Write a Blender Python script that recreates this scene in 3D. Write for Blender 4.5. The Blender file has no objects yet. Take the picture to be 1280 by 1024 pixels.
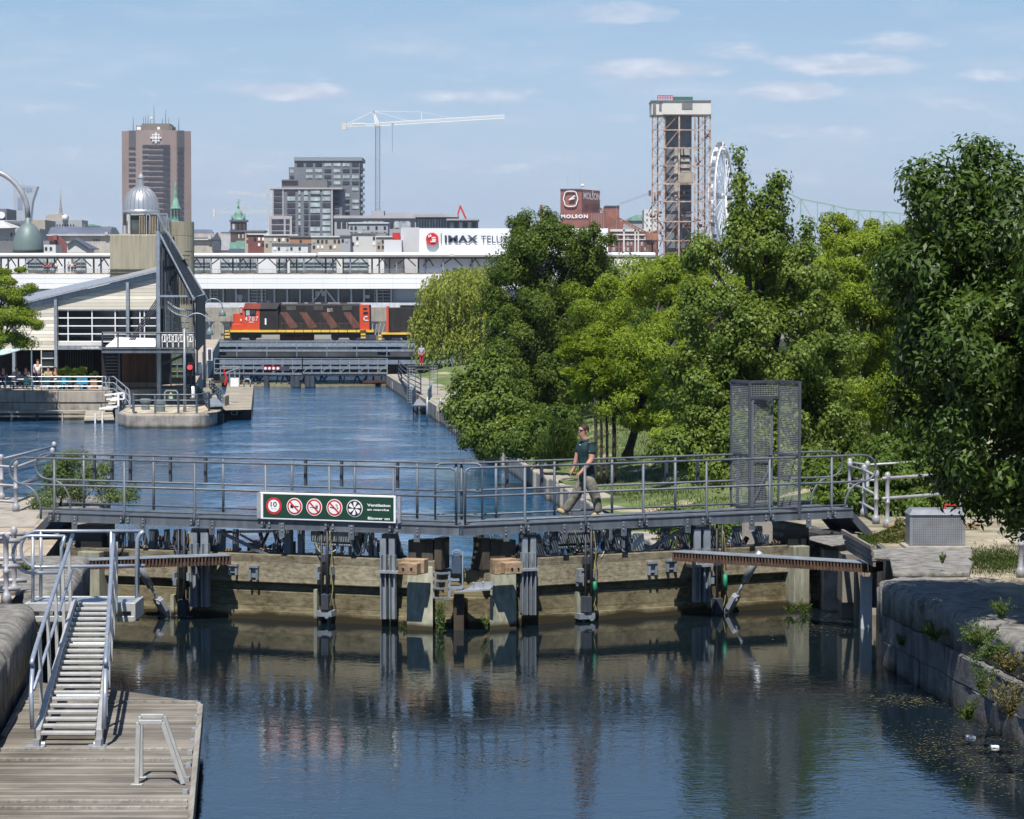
import bpy, math, random
import numpy as np
from mathutils import Vector, Matrix, Quaternion
R = math.radians
SC = bpy.context.scene
COL = SC.collection
rnd = random.Random(7)

# ---------------------------------------------------------------- camera
F, HC, HOR = 3300.0, 6.4, 360.0          # focal length in photo pixels, eye height, horizon row
PIT = math.atan((512 - HOR) / F)
cam_d = bpy.data.cameras.new('camera'); cam = bpy.data.objects.new('camera', cam_d); COL.objects.link(cam)
cam_d.sensor_width = 36; cam_d.lens = F / 1280 * 36; cam_d.clip_start = .5; cam_d.clip_end = 60000
cam.location = (0, 0, HC); cam.rotation_euler = (R(90) - PIT, 0, 0)
SC.camera = cam

# ---------------------------------------------------------------- light
SUN_EL, SUN_AZ = R(61), R(188)
world = bpy.data.worlds.new('World'); SC.world = world; world.use_nodes = True
nt = world.node_tree; nt.nodes.clear()
def N(t, **k):
    n = nt.nodes.new(t)
    for a, b in k.items(): setattr(n, a, b)
    return n
def math_n(op, a, b=None, c=None, clamp=False):
    n = N('ShaderNodeMath', operation=op); n.use_clamp = clamp
    for i, x in enumerate((a, b, c)):
        if x is None: continue
        if isinstance(x, (int, float)): n.inputs[i].default_value = x
        else: nt.links.new(x, n.inputs[i])
    return n.outputs[0]
sky = N('ShaderNodeTexSky', sky_type='NISHITA'); sky.sun_disc = False
sky.sun_elevation = SUN_EL; sky.sun_rotation = SUN_AZ; sky.air_density = 1.0; sky.dust_density = 0; sky.ozone_density = 8; sky.altitude = 0
tc = N('ShaderNodeTexCoord'); sep = N('ShaderNodeSeparateXYZ'); nt.links.new(tc.outputs['Generated'], sep.inputs[0])
hy = math_n('MAXIMUM', math_n('ABSOLUTE', sep.outputs[1]), .05)
ca = math_n('DIVIDE', sep.outputs[0], hy); cb = math_n('DIVIDE', sep.outputs[2], hy)      # bearing and elevation slope
cmb = N('ShaderNodeCombineXYZ'); nt.links.new(math_n('MULTIPLY', ca, 50), cmb.inputs[0]); nt.links.new(math_n('MULTIPLY', cb, 170), cmb.inputs[1])
cn = N('ShaderNodeTexNoise'); cn.inputs['Scale'].default_value = 1; cn.inputs['Detail'].default_value = 7; cn.inputs['Roughness'].default_value = .66; cn.inputs['Distortion'].default_value = .25
nt.links.new(cmb.outputs[0], cn.inputs['Vector'])
tot = None
for (u, v, ru, rv, w) in [(775, 19, 85, 17, 1.0), (370, 116, 85, 14, 1.0), (815, 88, 115, 16, .95), (1060, 82, 110, 17, .95), (985, 115, 75, 16, 1.0), (1120, 55, 70, 14, .7), (600, 122, 110, 14, .5),
        (910, 65, 70, 14, .5), (1180, 130, 60, 14, .5), (770, 150, 60, 8, .45), (330, 88, 45, 8, .35), (65, 137, 45, 9, .5), (320, 214, 55, 11, .55), (600, 210, 80, 10, .5), (100, 108, 45, 6, .35), (1010, 165, 120, 10, .5), (720, 200, 60, 12, .3), (90, 195, 120, 14, .3), (1240, 95, 60, 12, .5)]:
    a0, b0, ra, rb = (u - 640) / F, (HOR - v) / F, ru / F, rv / F
    da = math_n('DIVIDE', math_n('SUBTRACT', ca, a0), ra); db = math_n('DIVIDE', math_n('SUBTRACT', cb, b0), rb)
    g = math_n('MULTIPLY', math_n('SUBTRACT', 1, math_n('ADD', math_n('MULTIPLY', da, da), math_n('MULTIPLY', db, db)), clamp=True), w)
    tot = g if tot is None else math_n('MAXIMUM', tot, g)
dens = math_n('MULTIPLY', math_n('SUBTRACT', math_n('ADD', math_n('MULTIPLY', tot, .72), cn.outputs[0]), .575), 2.4, clamp=True)
cmb2 = N('ShaderNodeCombineXYZ'); nt.links.new(math_n('MULTIPLY', ca, 14), cmb2.inputs[0]); nt.links.new(math_n('MULTIPLY', cb, 75), cmb2.inputs[1])
cn2 = N('ShaderNodeTexNoise'); cn2.inputs['Scale'].default_value = 1; cn2.inputs['Detail'].default_value = 6; nt.links.new(cmb2.outputs[0], cn2.inputs['Vector'])
wisp = math_n('MULTIPLY', math_n('SUBTRACT', cn2.outputs[0], .48, clamp=True), 2.2)
lit = math_n('MULTIPLY', math_n('SUBTRACT', cn.outputs[0], .45, clamp=True), 4, clamp=True)
ccol = N('ShaderNodeMix', data_type='RGBA'); nt.links.new(lit, ccol.inputs[0])
ccol.inputs[6].default_value = (6.0, 6.7, 8.1, 1); ccol.inputs[7].default_value = (8.6, 8.9, 9.8, 1)
CLOUDMIX = N('ShaderNodeMix', data_type='RGBA')
low = math_n('SUBTRACT', 1, math_n('DIVIDE', math_n('ABSOLUTE', cb), .15), clamp=True); low = math_n('MULTIPLY', low, 2.2, clamp=True)
nt.links.new(math_n('MULTIPLY', math_n('MULTIPLY', math_n('MAXIMUM', dens, wisp), .8), low), CLOUDMIX.inputs[0])
hz = N('ShaderNodeMix', data_type='RGBA')     # thin high haze, thickening towards the horizon
nt.links.new(math_n('MULTIPLY', math_n('SUBTRACT', 1, math_n('DIVIDE', math_n('ABSOLUTE', cb), .14), clamp=True), .97), hz.inputs[0])
nt.links.new(sky.outputs[0], hz.inputs[6]); hz.inputs[7].default_value = (4.95, 6.1, 8.2, 1)
nt.links.new(hz.outputs[2], CLOUDMIX.inputs[6]); nt.links.new(ccol.outputs[2], CLOUDMIX.inputs[7])
bg = N('ShaderNodeBackground'); bg.inputs[1].default_value = .070
nt.links.new(CLOUDMIX.outputs[2], bg.inputs[0])
wo = N('ShaderNodeOutputWorld'); nt.links.new(bg.outputs[0], wo.inputs[0])
sun_d = bpy.data.lights.new('sun', 'SUN'); sun_d.energy = 4.7; sun_d.angle = R(.53); sun_d.color = (1, .955, .89)
sun = bpy.data.objects.new('sun', sun_d); COL.objects.link(sun)
sv = Vector((math.sin(SUN_AZ) * math.cos(SUN_EL), math.cos(SUN_AZ) * math.cos(SUN_EL), math.sin(SUN_EL)))
sun.rotation_euler = sv.to_track_quat('Z', 'Y').to_euler(); sun.location = (0, -20, 60)
SC.view_settings.view_transform = 'Standard'; SC.view_settings.look = 'None'; SC.view_settings.gamma = 1; SC.view_settings.exposure = .58
SC.cycles.max_bounces = 6; SC.cycles.diffuse_bounces = 2; SC.cycles.transmission_bounces = 3; SC.cycles.transparent_max_bounces = 12; SC.cycles.caustics_reflective = False; SC.cycles.caustics_refractive = False

# ---------------------------------------------------------------- pixel <-> world
def ray(u, v):
    return Vector((u - 640, F * math.cos(PIT) + (512 - v) * math.sin(PIT), -F * math.sin(PIT) + (512 - v) * math.cos(PIT)))
def P(u, v, Y):
    d = ray(u, v); t = Y / d.y
    return Vector((d.x * t, Y, HC + d.z * t))
def G(u, v, z):
    d = ray(u, v); t = (z - HC) / d.z
    return Vector((d.x * t, d.y * t, z))
def Zv(v, Y): return P(640, v, Y).z
def Xu(u, Y, v=400): return P(u, v, Y).x

# ---------------------------------------------------------------- mesh builder
class MB:
    def __init__(s): s.v = []; s.f = []; s.g = []
    def add(s, vs, fs):
        k = len(s.v); s.g.append(k); s.v += [tuple(p) for p in vs]; s.f += [tuple(i + k for i in f) for f in fs]; return s
    def hexa(s, p): return s.add(p, [(0, 3, 2, 1), (4, 5, 6, 7), (0, 1, 5, 4), (1, 2, 6, 5), (2, 3, 7, 6), (3, 0, 4, 7)])
    def box(s, x0, x1, y0, y1, z0, z1):
        return s.hexa([(x0, y0, z0), (x1, y0, z0), (x1, y1, z0), (x0, y1, z0), (x0, y0, z1), (x1, y0, z1), (x1, y1, z1), (x0, y1, z1)])
    def pb(s, u0, v0, u1, v1, Y, d, zb=None):
        a = P(u0, v0, Y); b = P(u1, v1, Y)
        return s.box(a.x, b.x, Y, Y + d, b.z if zb is None else zb, a.z)
    def prism(s, pts, off):
        n = len(pts); off = Vector(off); a = [Vector(p) for p in pts]
        return s.add(a + [p + off for p in a], [tuple(range(n)), tuple(range(2 * n - 1, n - 1, -1))] + [(i, i + n, (i + 1) % n + n, (i + 1) % n) for i in range(n)])
    def pp(s, pix, Y, d): return s.prism([P(u, v, Y) for u, v in pix], (0, d, 0))
    def bar(s, p, q, w, h=None, up=(0, 0, 1)):
        h = h or w; p = Vector(p); q = Vector(q); d = (q - p).normalized(); up = Vector(up)
        if abs(d.dot(up)) > .95: up = Vector((0, 1, 0))
        x = d.cross(up).normalized() * w / 2; y = x.cross(d).normalized() * h / 2
        return s.hexa([p - x - y, p + x - y, p + x + y, p - x + y, q - x - y, q + x - y, q + x + y, q - x + y])
    def tube(s, pts, r, n=8, r2=None, cap=True):
        pts = [Vector(p) for p in pts]; m = len(pts); rs = r if isinstance(r, (list, tuple)) else [r + ((r2 if r2 is not None else r) - r) * i / max(1, m - 1) for i in range(m)]
        vs = []; prev = None
        for i, p in enumerate(pts):
            d = ((pts[min(i + 1, m - 1)] - p).normalized() + (p - pts[max(i - 1, 0)]).normalized())
            if d.length < 1e-6: d = Vector((0, 0, 1))
            d.normalize()
            if prev is None:
                a = d.cross(Vector((0, 0, 1)) if abs(d.z) < .9 else Vector((0, 1, 0))).normalized()
            else:
                a = (prev - d * prev.dot(d)).normalized()
            prev = a; b = d.cross(a)
            for k in range(n):
                t = 2 * math.pi * k / n; vs.append(p + (a * math.cos(t) + b * math.sin(t)) * rs[i])
        fs = [(i * n + k, i * n + (k + 1) % n, (i + 1) * n + (k + 1) % n, (i + 1) * n + k) for i in range(m - 1) for k in range(n)]
        if cap: fs += [tuple(range(n - 1, -1, -1)), tuple(range((m - 1) * n, m * n))]
        return s.add(vs, fs)
    def lathe(s, c, prof, n=20, axis=(0, 0, 1)):
        c = Vector(c); q = Vector((0, 0, 1)).rotation_difference(Vector(axis)); vs = []; m = len(prof)
        for r, z in prof:
            for k in range(n):
                t = 2 * math.pi * k / n; vs.append(c + q @ Vector((r * math.cos(t), r * math.sin(t), z)))
        fs = [(i * n + k, i * n + (k + 1) % n, (i + 1) * n + (k + 1) % n, (i + 1) * n + k) for i in range(m - 1) for k in range(n)]
        fs += [tuple(range(n - 1, -1, -1)), tuple(range((m - 1) * n, m * n))]
        return s.add(vs, fs)
    def disc(s, c, r, th, axis=(0, -1, 0), n=28): return s.lathe(c, [(r, 0), (r, th)], n, axis)
    def ball(s, c, r, n=12, sq=(1, 1, 1)):
        m = n // 2; c = Vector(c); vs = [c + Vector((0, 0, -r * sq[2]))]; fs = []
        for i in range(1, m):
            ph = math.pi * i / m
            for k in range(n):
                t = 2 * math.pi * k / n; vs.append(c + Vector((math.sin(ph) * math.cos(t) * sq[0], math.sin(ph) * math.sin(t) * sq[1], -math.cos(ph) * sq[2])) * r)
        vs.append(c + Vector((0, 0, r * sq[2])))
        for k in range(n): fs.append((0, 1 + (k + 1) % n, 1 + k)); fs.append((len(vs) - 1, 1 + (m - 2) * n + k, 1 + (m - 2) * n + (k + 1) % n))
        for i in range(m - 2):
            for k in range(n): fs.append((1 + i * n + k, 1 + i * n + (k + 1) % n, 1 + (i + 1) * n + (k + 1) % n, 1 + (i + 1) * n + k))
        return s.add(vs, fs)
    def pieces(s):
        """split into far-apart pieces, each of which becomes a part of its own"""
        V = np.array(s.v); st = s.g + [len(s.v)]; n = len(s.g)
        lo = np.array([V[st[i]:st[i + 1]].min(0) for i in range(n)]); hi = np.array([V[st[i]:st[i + 1]].max(0) for i in range(n)]); sz = (hi - lo).max(1)
        own = list(range(n))
        def find(i):
            while own[i] != i: own[i] = own[own[i]]; i = own[i]
            return i
        for i in range(n):
            gap = np.maximum(0, np.maximum(lo[i] - hi, lo - hi[i])); near = np.sqrt((gap ** 2).sum(1)) <= np.maximum(.02, .5 * np.maximum(sz[i], sz))
            for j in np.nonzero(near)[0]: own[find(int(j))] = find(i)
        gr = {}
        for i in range(n): gr.setdefault(find(i), []).append(i)
        if len(gr) == 1: return [s]
        import bisect
        out = {k: MB() for k in gr}; mp = {}
        for k, ids in gr.items():
            q = out[k]
            for i in ids: mp[i] = (k, len(q.v) - st[i]); q.g.append(len(q.v)); q.v += s.v[st[i]:st[i + 1]]
        for f in s.f:
            i = bisect.bisect_right(s.g, f[0]) - 1; k, d = mp[i]; out[k].f.append(tuple(a + d for a in f))
        return list(out.values())
    def build(s, name, mat, parent=None, loc=None, smooth=False, bevel=0, kind=None):
        if parent and len(s.g) > 1 and sum(len(f) for f in s.f):
            ps = s.pieces()
            if len(ps) > 1: return [q.build(name, mat, parent, loc, smooth, bevel, kind) for q in ps][0]
        o0 = Vector(parent_loc(parent)) if parent else Vector(loc or (0, 0, 0))
        me = bpy.data.meshes.new(name); me.from_pydata([tuple(Vector(p) - o0) for p in s.v], [], s.f)
        me.materials.append(mat); o = bpy.data.objects.new(name, me); COL.objects.link(o)
        if smooth: me.polygons.foreach_set('use_smooth', [True] * len(me.polygons))
        if parent: o.parent = parent
        else: o.location = o0
        if bevel:
            b = o.modifiers.new('bevel', 'BEVEL'); b.width = bevel; b.segments = 2; b.limit_method = 'ANGLE'
        if kind: o['kind'] = kind
        return o
def parent_loc(o):
    l = Vector((0, 0, 0))
    while o: l += Vector(o.location); o = o.parent
    return l
def tag(o, label, cat, group=None, kind=None):
    o['label'] = label; o['category'] = cat
    if group: o['group'] = group
    if kind: o['kind'] = kind
    return o
def thing(name, label, cat, loc=(0, 0, 0), group=None):
    o = bpy.data.objects.new(name, None); COL.objects.link(o); o.location = loc; o.empty_display_size = .3
    return tag(o, label, cat, group)
def struct(o): o['kind'] = 'structure'; return o
KIDS = {}
def copy_tree(o, parent=None):
    c = o.copy(); COL.objects.link(c); c.parent = parent
    for ch in list(o.children): copy_tree(ch, c)
    return c
def smooth_path(pts, k=5):
    pts = [Vector(p) for p in pts]; out = []
    for i in range(len(pts) - 1):
        p0, p1, p2, p3 = pts[max(i - 1, 0)], pts[i], pts[i + 1], pts[min(i + 2, len(pts) - 1)]
        for j in range(k):
            t = j / k; out.append(.5 * ((2 * p1) + (p2 - p0) * t + (2 * p0 - 5 * p1 + 4 * p2 - p3) * t * t + (3 * p1 - p0 - 3 * p2 + p3) * t ** 3))
    return out + [pts[-1]]

# ---------------------------------------------------------------- materials
MT = {}
def mat(name, col, rough=.7, metal=0, var=.2, scale=2.0, bump=0.0, col2=None, streak=0.0, spec=.4, fine=18.0, emit=0):
    m = bpy.data.materials.new(name); m.use_nodes = True; t = m.node_tree; b = t.nodes['Principled BSDF']; L = t.links
    def nn(ty): return t.nodes.new(ty)
    c2 = col2 or tuple(x * (1 - var * 1.6) for x in col); c1 = tuple(min(1, x * (1 + var * .5)) for x in col)
    co = nn('ShaderNodeTexCoord'); n1 = nn('ShaderNodeTexNoise'); n1.inputs['Scale'].default_value = scale; n1.inputs['Detail'].default_value = 8; n1.inputs['Roughness'].default_value = .65
    L.new(co.outputs['Object'], n1.inputs['Vector'])
    fac = n1.outputs[0]
    if streak:
        mp = nn('ShaderNodeMapping'); mp.inputs['Scale'].default_value = (fine / 3, fine / 3, .35); L.new(co.outputs['Object'], mp.inputs[0])
        n2 = nn('ShaderNodeTexNoise'); n2.inputs['Scale'].default_value = 1; n2.inputs['Detail'].default_value = 4; L.new(mp.outputs[0], n2.inputs['Vector'])
        mx = nn('ShaderNodeMix'); mx.inputs[0].default_value = streak; L.new(n1.outputs[0], mx.inputs[2]); L.new(n2.outputs[0], mx.inputs[3]); fac = mx.outputs[0]
    mr = nn('ShaderNodeMapRange'); mr.inputs[1].default_value = .34; mr.inputs[2].default_value = .66; L.new(fac, mr.inputs[0])
    mix = nn('ShaderNodeMix'); mix.data_type = 'RGBA'; L.new(mr.outputs[0], mix.inputs[0]); mix.inputs[6].default_value = (*c2, 1); mix.inputs[7].default_value = (*c1, 1)
    L.new(mix.outputs[2], b.inputs['Base Color']); b.inputs['Roughness'].default_value = rough; b.inputs['Metallic'].default_value = metal; b.inputs['Specular IOR Level'].default_value = spec
    if bump:
        n3 = nn('ShaderNodeTexNoise'); n3.inputs['Scale'].default_value = fine; n3.inputs['Detail'].default_value = 6; L.new(co.outputs['Object'], n3.inputs['Vector'])
        bp = nn('ShaderNodeBump'); bp.inputs['Strength'].default_value = min(1, bump * 12); bp.inputs['Distance'].default_value = bump; L.new(n3.outputs[0], bp.inputs['Height']); L.new(bp.outputs[0], b.inputs['Normal'])
    if emit: b.inputs['Emission Color'].default_value = (*col, 1); b.inputs['Emission Strength'].default_value = emit
    MT[name] = m; return m
def wood_mat(name, c1, c2, axis='X', plank=0, wet=None, grain=(1.2, 22, 22), bump=.004, gap=.014, off=0.0):
    """weathered timber: long grain along an axis, board gaps every `plank` metres, wet dark band below world height `wet`"""
    m = bpy.data.materials.new(name); m.use_nodes = True; t = m.node_tree; b = t.nodes['Principled BSDF']; L = t.links; nn = t.nodes.new
    co = nn('ShaderNodeTexCoord'); geo = nn('ShaderNodeNewGeometry')
    mp = nn('ShaderNodeMapping'); g = {'X': grain, 'Y': (grain[1], grain[0], grain[2]), 'Z': (grain[1], grain[2], grain[0])}[axis]; mp.inputs['Scale'].default_value = g
    L.new(co.outputs['Object'], mp.inputs[0])
    n1 = nn('ShaderNodeTexNoise'); n1.inputs['Scale'].default_value = 1; n1.inputs['Detail'].default_value = 9; n1.inputs['Roughness'].default_value = .72; L.new(mp.outputs[0], n1.inputs['Vector'])
    n2 = nn('ShaderNodeTexNoise'); n2.inputs['Scale'].default_value = 1.1; n2.inputs['Detail'].default_value = 5; L.new(co.outputs['Object'], n2.inputs['Vector'])
    ad = nn('ShaderNodeMath'); ad.operation = 'MULTIPLY_ADD'; ad.inputs[1].default_value = .7; L.new(n1.outputs[0], ad.inputs[0])
    m2 = nn('ShaderNodeMath'); m2.operation = 'MULTIPLY'; m2.inputs[1].default_value = .4; L.new(n2.outputs[0], m2.inputs[0]); L.new(m2.outputs[0], ad.inputs[2])
    mr = nn('ShaderNodeMapRange'); mr.inputs[1].default_value = .42; mr.inputs[2].default_value = .68; L.new(ad.outputs[0], mr.inputs[0])
    mix = nn('ShaderNodeMix'); mix.data_type = 'RGBA'; L.new(mr.outputs[0], mix.inputs[0]); mix.inputs[6].default_value = (*c2, 1); mix.inputs[7].default_value = (*c1, 1)
    out = mix.outputs[2]
    if plank:
        sp = nn('ShaderNodeSeparateXYZ'); L.new(co.outputs['Object'], sp.inputs[0]); idx = {'Y': 0, 'X': 1, 'Z': 2}[plank[1]]
        d = nn('ShaderNodeMath'); d.operation = 'DIVIDE'; d.inputs[1].default_value = plank[0]; L.new(sp.outputs[idx], d.inputs[0])
        fl = nn('ShaderNodeMath'); fl.operation = 'FLOOR'; L.new(d.outputs[0], fl.inputs[0])
        wn = nn('ShaderNodeTexWhiteNoise'); wn.noise_dimensions = '1D'; L.new(fl.outputs[0], wn.inputs['W'])
        fr = nn('ShaderNodeMath'); fr.operation = 'FRACT'; L.new(d.outputs[0], fr.inputs[0])
        gt = nn('ShaderNodeMath'); gt.operation = 'LESS_THAN'; gt.inputs[1].default_value = gap / plank[0]; L.new(fr.outputs[0], gt.inputs[0])
        hv = nn('ShaderNodeHueSaturation'); mv = nn('ShaderNodeMapRange'); mv.inputs[3].default_value = .72; mv.inputs[4].default_value = 1.25; L.new(wn.outputs[0], mv.inputs[0]); L.new(mv.outputs[0], hv.inputs['Value']); L.new(out, hv.inputs['Color'])
        mg = nn('ShaderNodeMix'); mg.data_type = 'RGBA'; L.new(gt.outputs[0], mg.inputs[0]); L.new(hv.outputs[0], mg.inputs[6]); mg.inputs[7].default_value = (.02, .018, .015, 1); out = mg.outputs[2]
    if wet is not None:
        sz = nn('ShaderNodeSeparateXYZ'); L.new(geo.outputs['Position'], sz.inputs[0])
        nz = nn('ShaderNodeMath'); nz.operation = 'MULTIPLY_ADD'; nz.inputs[1].default_value = .22; L.new(n2.outputs[0], nz.inputs[0]); L.new(sz.outputs[2], nz.inputs[2])
        w = nn('ShaderNodeMapRange'); w.inputs[1].default_value = wet + .08; w.inputs[2].default_value = wet + .16; L.new(nz.outputs[0], w.inputs[0])
        mw = nn('ShaderNodeMix'); mw.data_type = 'RGBA'; L.new(w.outputs[0], mw.inputs[0]); mw.inputs[6].default_value = (.035, .028, .014, 1); L.new(out, mw.inputs[7]); out = mw.outputs[2]
    L.new(out, b.inputs['Base Color']); b.inputs['Roughness'].default_value = .85; b.inputs['Specular IOR Level'].default_value = .2
    bp = nn('ShaderNodeBump'); bp.inputs['Strength'].default_value = .6; bp.inputs['Distance'].default_value = bump; L.new(n1.outputs[0], bp.inputs['Height']); L.new(bp.outputs[0], b.inputs['Normal'])
    MT[name] = m; return m
def leaf_mat(name, c1, c2, c3=None, gloss=.35, trans=.35, grad=None):
    m = bpy.data.materials.new(name); m.use_nodes = True; t = m.node_tree; t.nodes.clear(); nn = t.nodes.new; L = t.links
    g = nn('ShaderNodeNewGeometry'); rp = nn('ShaderNodeValToRGB'); e = rp.color_ramp.elements
    e[0].color = (*c1, 1); e[1].color = (*c2, 1); e[1].position = .8
    if c3: x = e.new(.97); x.color = (*c3, 1)
    co = nn('ShaderNodeTexCoord'); nz = nn('ShaderNodeTexNoise'); nz.inputs['Scale'].default_value = .9; nz.inputs['Detail'].default_value = 3; L.new(co.outputs['Object'], nz.inputs['Vector'])
    ad = nn('ShaderNodeMath'); ad.operation = 'MULTIPLY_ADD'; ad.inputs[1].default_value = .55; L.new(g.outputs['Random Per Island'], ad.inputs[0])
    mr = nn('ShaderNodeMapRange'); mr.inputs[1].default_value = .3; mr.inputs[2].default_value = .7; mr.inputs[3].default_value = 0; mr.inputs[4].default_value = .45; L.new(nz.outputs[0], mr.inputs[0]); L.new(mr.outputs[0], ad.inputs[2])
    L.new(ad.outputs[0], rp.inputs[0])
    pr = nn('ShaderNodeBsdfPrincipled'); L.new(rp.outputs[0], pr.inputs['Base Color']); pr.inputs['Roughness'].default_value = .5; pr.inputs['Specular IOR Level'].default_value = gloss
    tr = nn('ShaderNodeBsdfTranslucent'); hs = nn('ShaderNodeHueSaturation'); hs.inputs['Hue'].default_value = .485; hs.inputs['Value'].default_value = 1.5; L.new(rp.outputs[0], hs.inputs['Color']); L.new(hs.outputs[0], tr.inputs[0])
    mx = nn('ShaderNodeMixShader'); mx.inputs[0].default_value = trans * .75; L.new(pr.outputs[0], mx.inputs[1]); L.new(tr.outputs[0], mx.inputs[2])
    o = nn('ShaderNodeOutputMaterial'); L.new(mx.outputs[0], o.inputs[0]); MT[name] = m; return m
def water_mat(name, base, s1, s2, h1, h2, rough=.03, ior=1.36, calm=None):
    m = bpy.data.materials.new(name); m.use_nodes = True; t = m.node_tree; b = t.nodes['Principled BSDF']; L = t.links; nn = t.nodes.new
    co = nn('ShaderNodeTexCoord'); nz = nn('ShaderNodeTexNoise'); nz.inputs['Scale'].default_value = .12; L.new(co.outputs['Object'], nz.inputs['Vector'])
    mx = nn('ShaderNodeMix'); mx.data_type = 'RGBA'; L.new(nz.outputs[0], mx.inputs[0]); mx.inputs[6].default_value = (*base, 1); mx.inputs[7].default_value = (base[0] * 1.4, base[1] * 1.3, base[2] * .9, 1)
    L.new(mx.outputs[2], b.inputs['Base Color']); b.inputs['Roughness'].default_value = rough; b.inputs['IOR'].default_value = ior
    prev = None
    big = nn('ShaderNodeTexNoise'); big.inputs['Scale'].default_value = .22; big.inputs['Detail'].default_value = 3; L.new(co.outputs['Object'], big.inputs['Vector'])
    amp = nn('ShaderNodeMapRange'); amp.inputs[1].default_value = .35; amp.inputs[2].default_value = .65; amp.inputs[3].default_value = .12; amp.inputs[4].default_value = 1; L.new(big.outputs[0], amp.inputs[0])
    if calm:        # sheltered, calmer water close to the gate
        sy = nn('ShaderNodeSeparateXYZ'); L.new(co.outputs['Object'], sy.inputs[0]); cm = nn('ShaderNodeMapRange'); cm.inputs[1].default_value = calm[0]; cm.inputs[2].default_value = calm[1]; cm.inputs[3].default_value = .22; cm.inputs[4].default_value = 1; L.new(sy.outputs[1], cm.inputs[0])
        a2 = nn('ShaderNodeMath'); a2.operation = 'MULTIPLY'; L.new(amp.outputs[0], a2.inputs[0]); L.new(cm.outputs[0], a2.inputs[1]); amp.inputs[3].default_value = .5; amp = a2
    for sc, h, sx in ((s1, h1, .7), (s2, h2, .8)):
        mp = nn('ShaderNodeMapping'); mp.inputs['Scale'].default_value = (sx, 1, 1); mp.inputs['Rotation'].default_value = (0, 0, .2); L.new(co.outputs['Object'], mp.inputs[0])
        n = nn('ShaderNodeTexNoise'); n.inputs['Scale'].default_value = sc; n.inputs['Detail'].default_value = 3; n.inputs['Distortion'].default_value = .6; L.new(mp.outputs[0], n.inputs['Vector'])
        mu = nn('ShaderNodeMath'); mu.operation = 'MULTIPLY'; L.new(n.outputs[0], mu.inputs[0]); L.new(amp.outputs[0], mu.inputs[1])
        bp = nn('ShaderNodeBump'); bp.inputs['Strength'].default_value = 1; bp.inputs['Distance'].default_value = h; L.new(mu.outputs[0], bp.inputs['Height'])
        if prev: L.new(prev.outputs[0], bp.inputs['Normal'])
        prev = bp
    L.new(prev.outputs[0], b.inputs['Normal']); MT[name] = m; return m
def stone_mat(name, c1, c2, c3, sc=1.5, bump=.03, mortar=None, wet=None, streak=.4, moss=None):
    m = bpy.data.materials.new(name); m.use_nodes = True; t = m.node_tree; b = t.nodes['Principled BSDF']; L = t.links; nn = t.nodes.new
    co = nn('ShaderNodeTexCoord'); geo = nn('ShaderNodeNewGeometry'); n1 = nn('ShaderNodeTexNoise'); n1.inputs['Scale'].default_value = sc; n1.inputs['Detail'].default_value = 10; n1.inputs['Roughness'].default_value = .7; L.new(co.outputs['Object'], n1.inputs['Vector'])
    mp = nn('ShaderNodeMapping'); mp.inputs['Scale'].default_value = (5, 5, .5); L.new(co.outputs['Object'], mp.inputs[0])
    n2 = nn('ShaderNodeTexNoise'); n2.inputs['Scale'].default_value = 1; n2.inputs['Detail'].default_value = 6; L.new(mp.outputs[0], n2.inputs['Vector'])
    mx = nn('ShaderNodeMix'); mx.inputs[0].default_value = streak; L.new(n1.outputs[0], mx.inputs[2]); L.new(n2.outputs[0], mx.inputs[3])
    rp = nn('ShaderNodeValToRGB'); e = rp.color_ramp.elements; e[0].position = .33; e[0].color = (*c3, 1); e[1].position = .68; e[1].color = (*c1, 1); x = e.new(.48); x.color = (*c2, 1); L.new(mx.outputs[0], rp.inputs[0]); out = rp.outputs[0]
    if wet is not None:
        sz = nn('ShaderNodeSeparateXYZ'); L.new(geo.outputs['Position'], sz.inputs[0]); nz = nn('ShaderNodeMath'); nz.operation = 'MULTIPLY_ADD'; nz.inputs[1].default_value = .3; L.new(n1.outputs[0], nz.inputs[0]); L.new(sz.outputs[2], nz.inputs[2])
        w = nn('ShaderNodeMapRange'); w.inputs[1].default_value = wet + .1; w.inputs[2].default_value = wet + .3; L.new(nz.outputs[0], w.inputs[0])
        mw = nn('ShaderNodeMix'); mw.data_type = 'RGBA'; L.new(w.outputs[0], mw.inputs[0]); mw.inputs[6].default_value = (.04, .035, .02, 1); L.new(out, mw.inputs[7]); out = mw.outputs[2]
    L.new(out, b.inputs['Base Color']); b.inputs['Roughness'].default_value = .92; b.inputs['Specular IOR Level'].default_value = .2
    n3 = nn('ShaderNodeTexNoise'); n3.inputs['Scale'].default_value = sc * 5; n3.inputs['Detail'].default_value = 8; n3.inputs['Roughness'].default_value = .7; L.new(co.outputs['Object'], n3.inputs['Vector'])
    bp = nn('ShaderNodeBump'); bp.inputs['Strength'].default_value = .8; bp.inputs['Distance'].default_value = bump; L.new(n3.outputs[0], bp.inputs['Height']); L.new(bp.outputs[0], b.inputs['Normal'])
    MT[name] = m; return m

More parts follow.
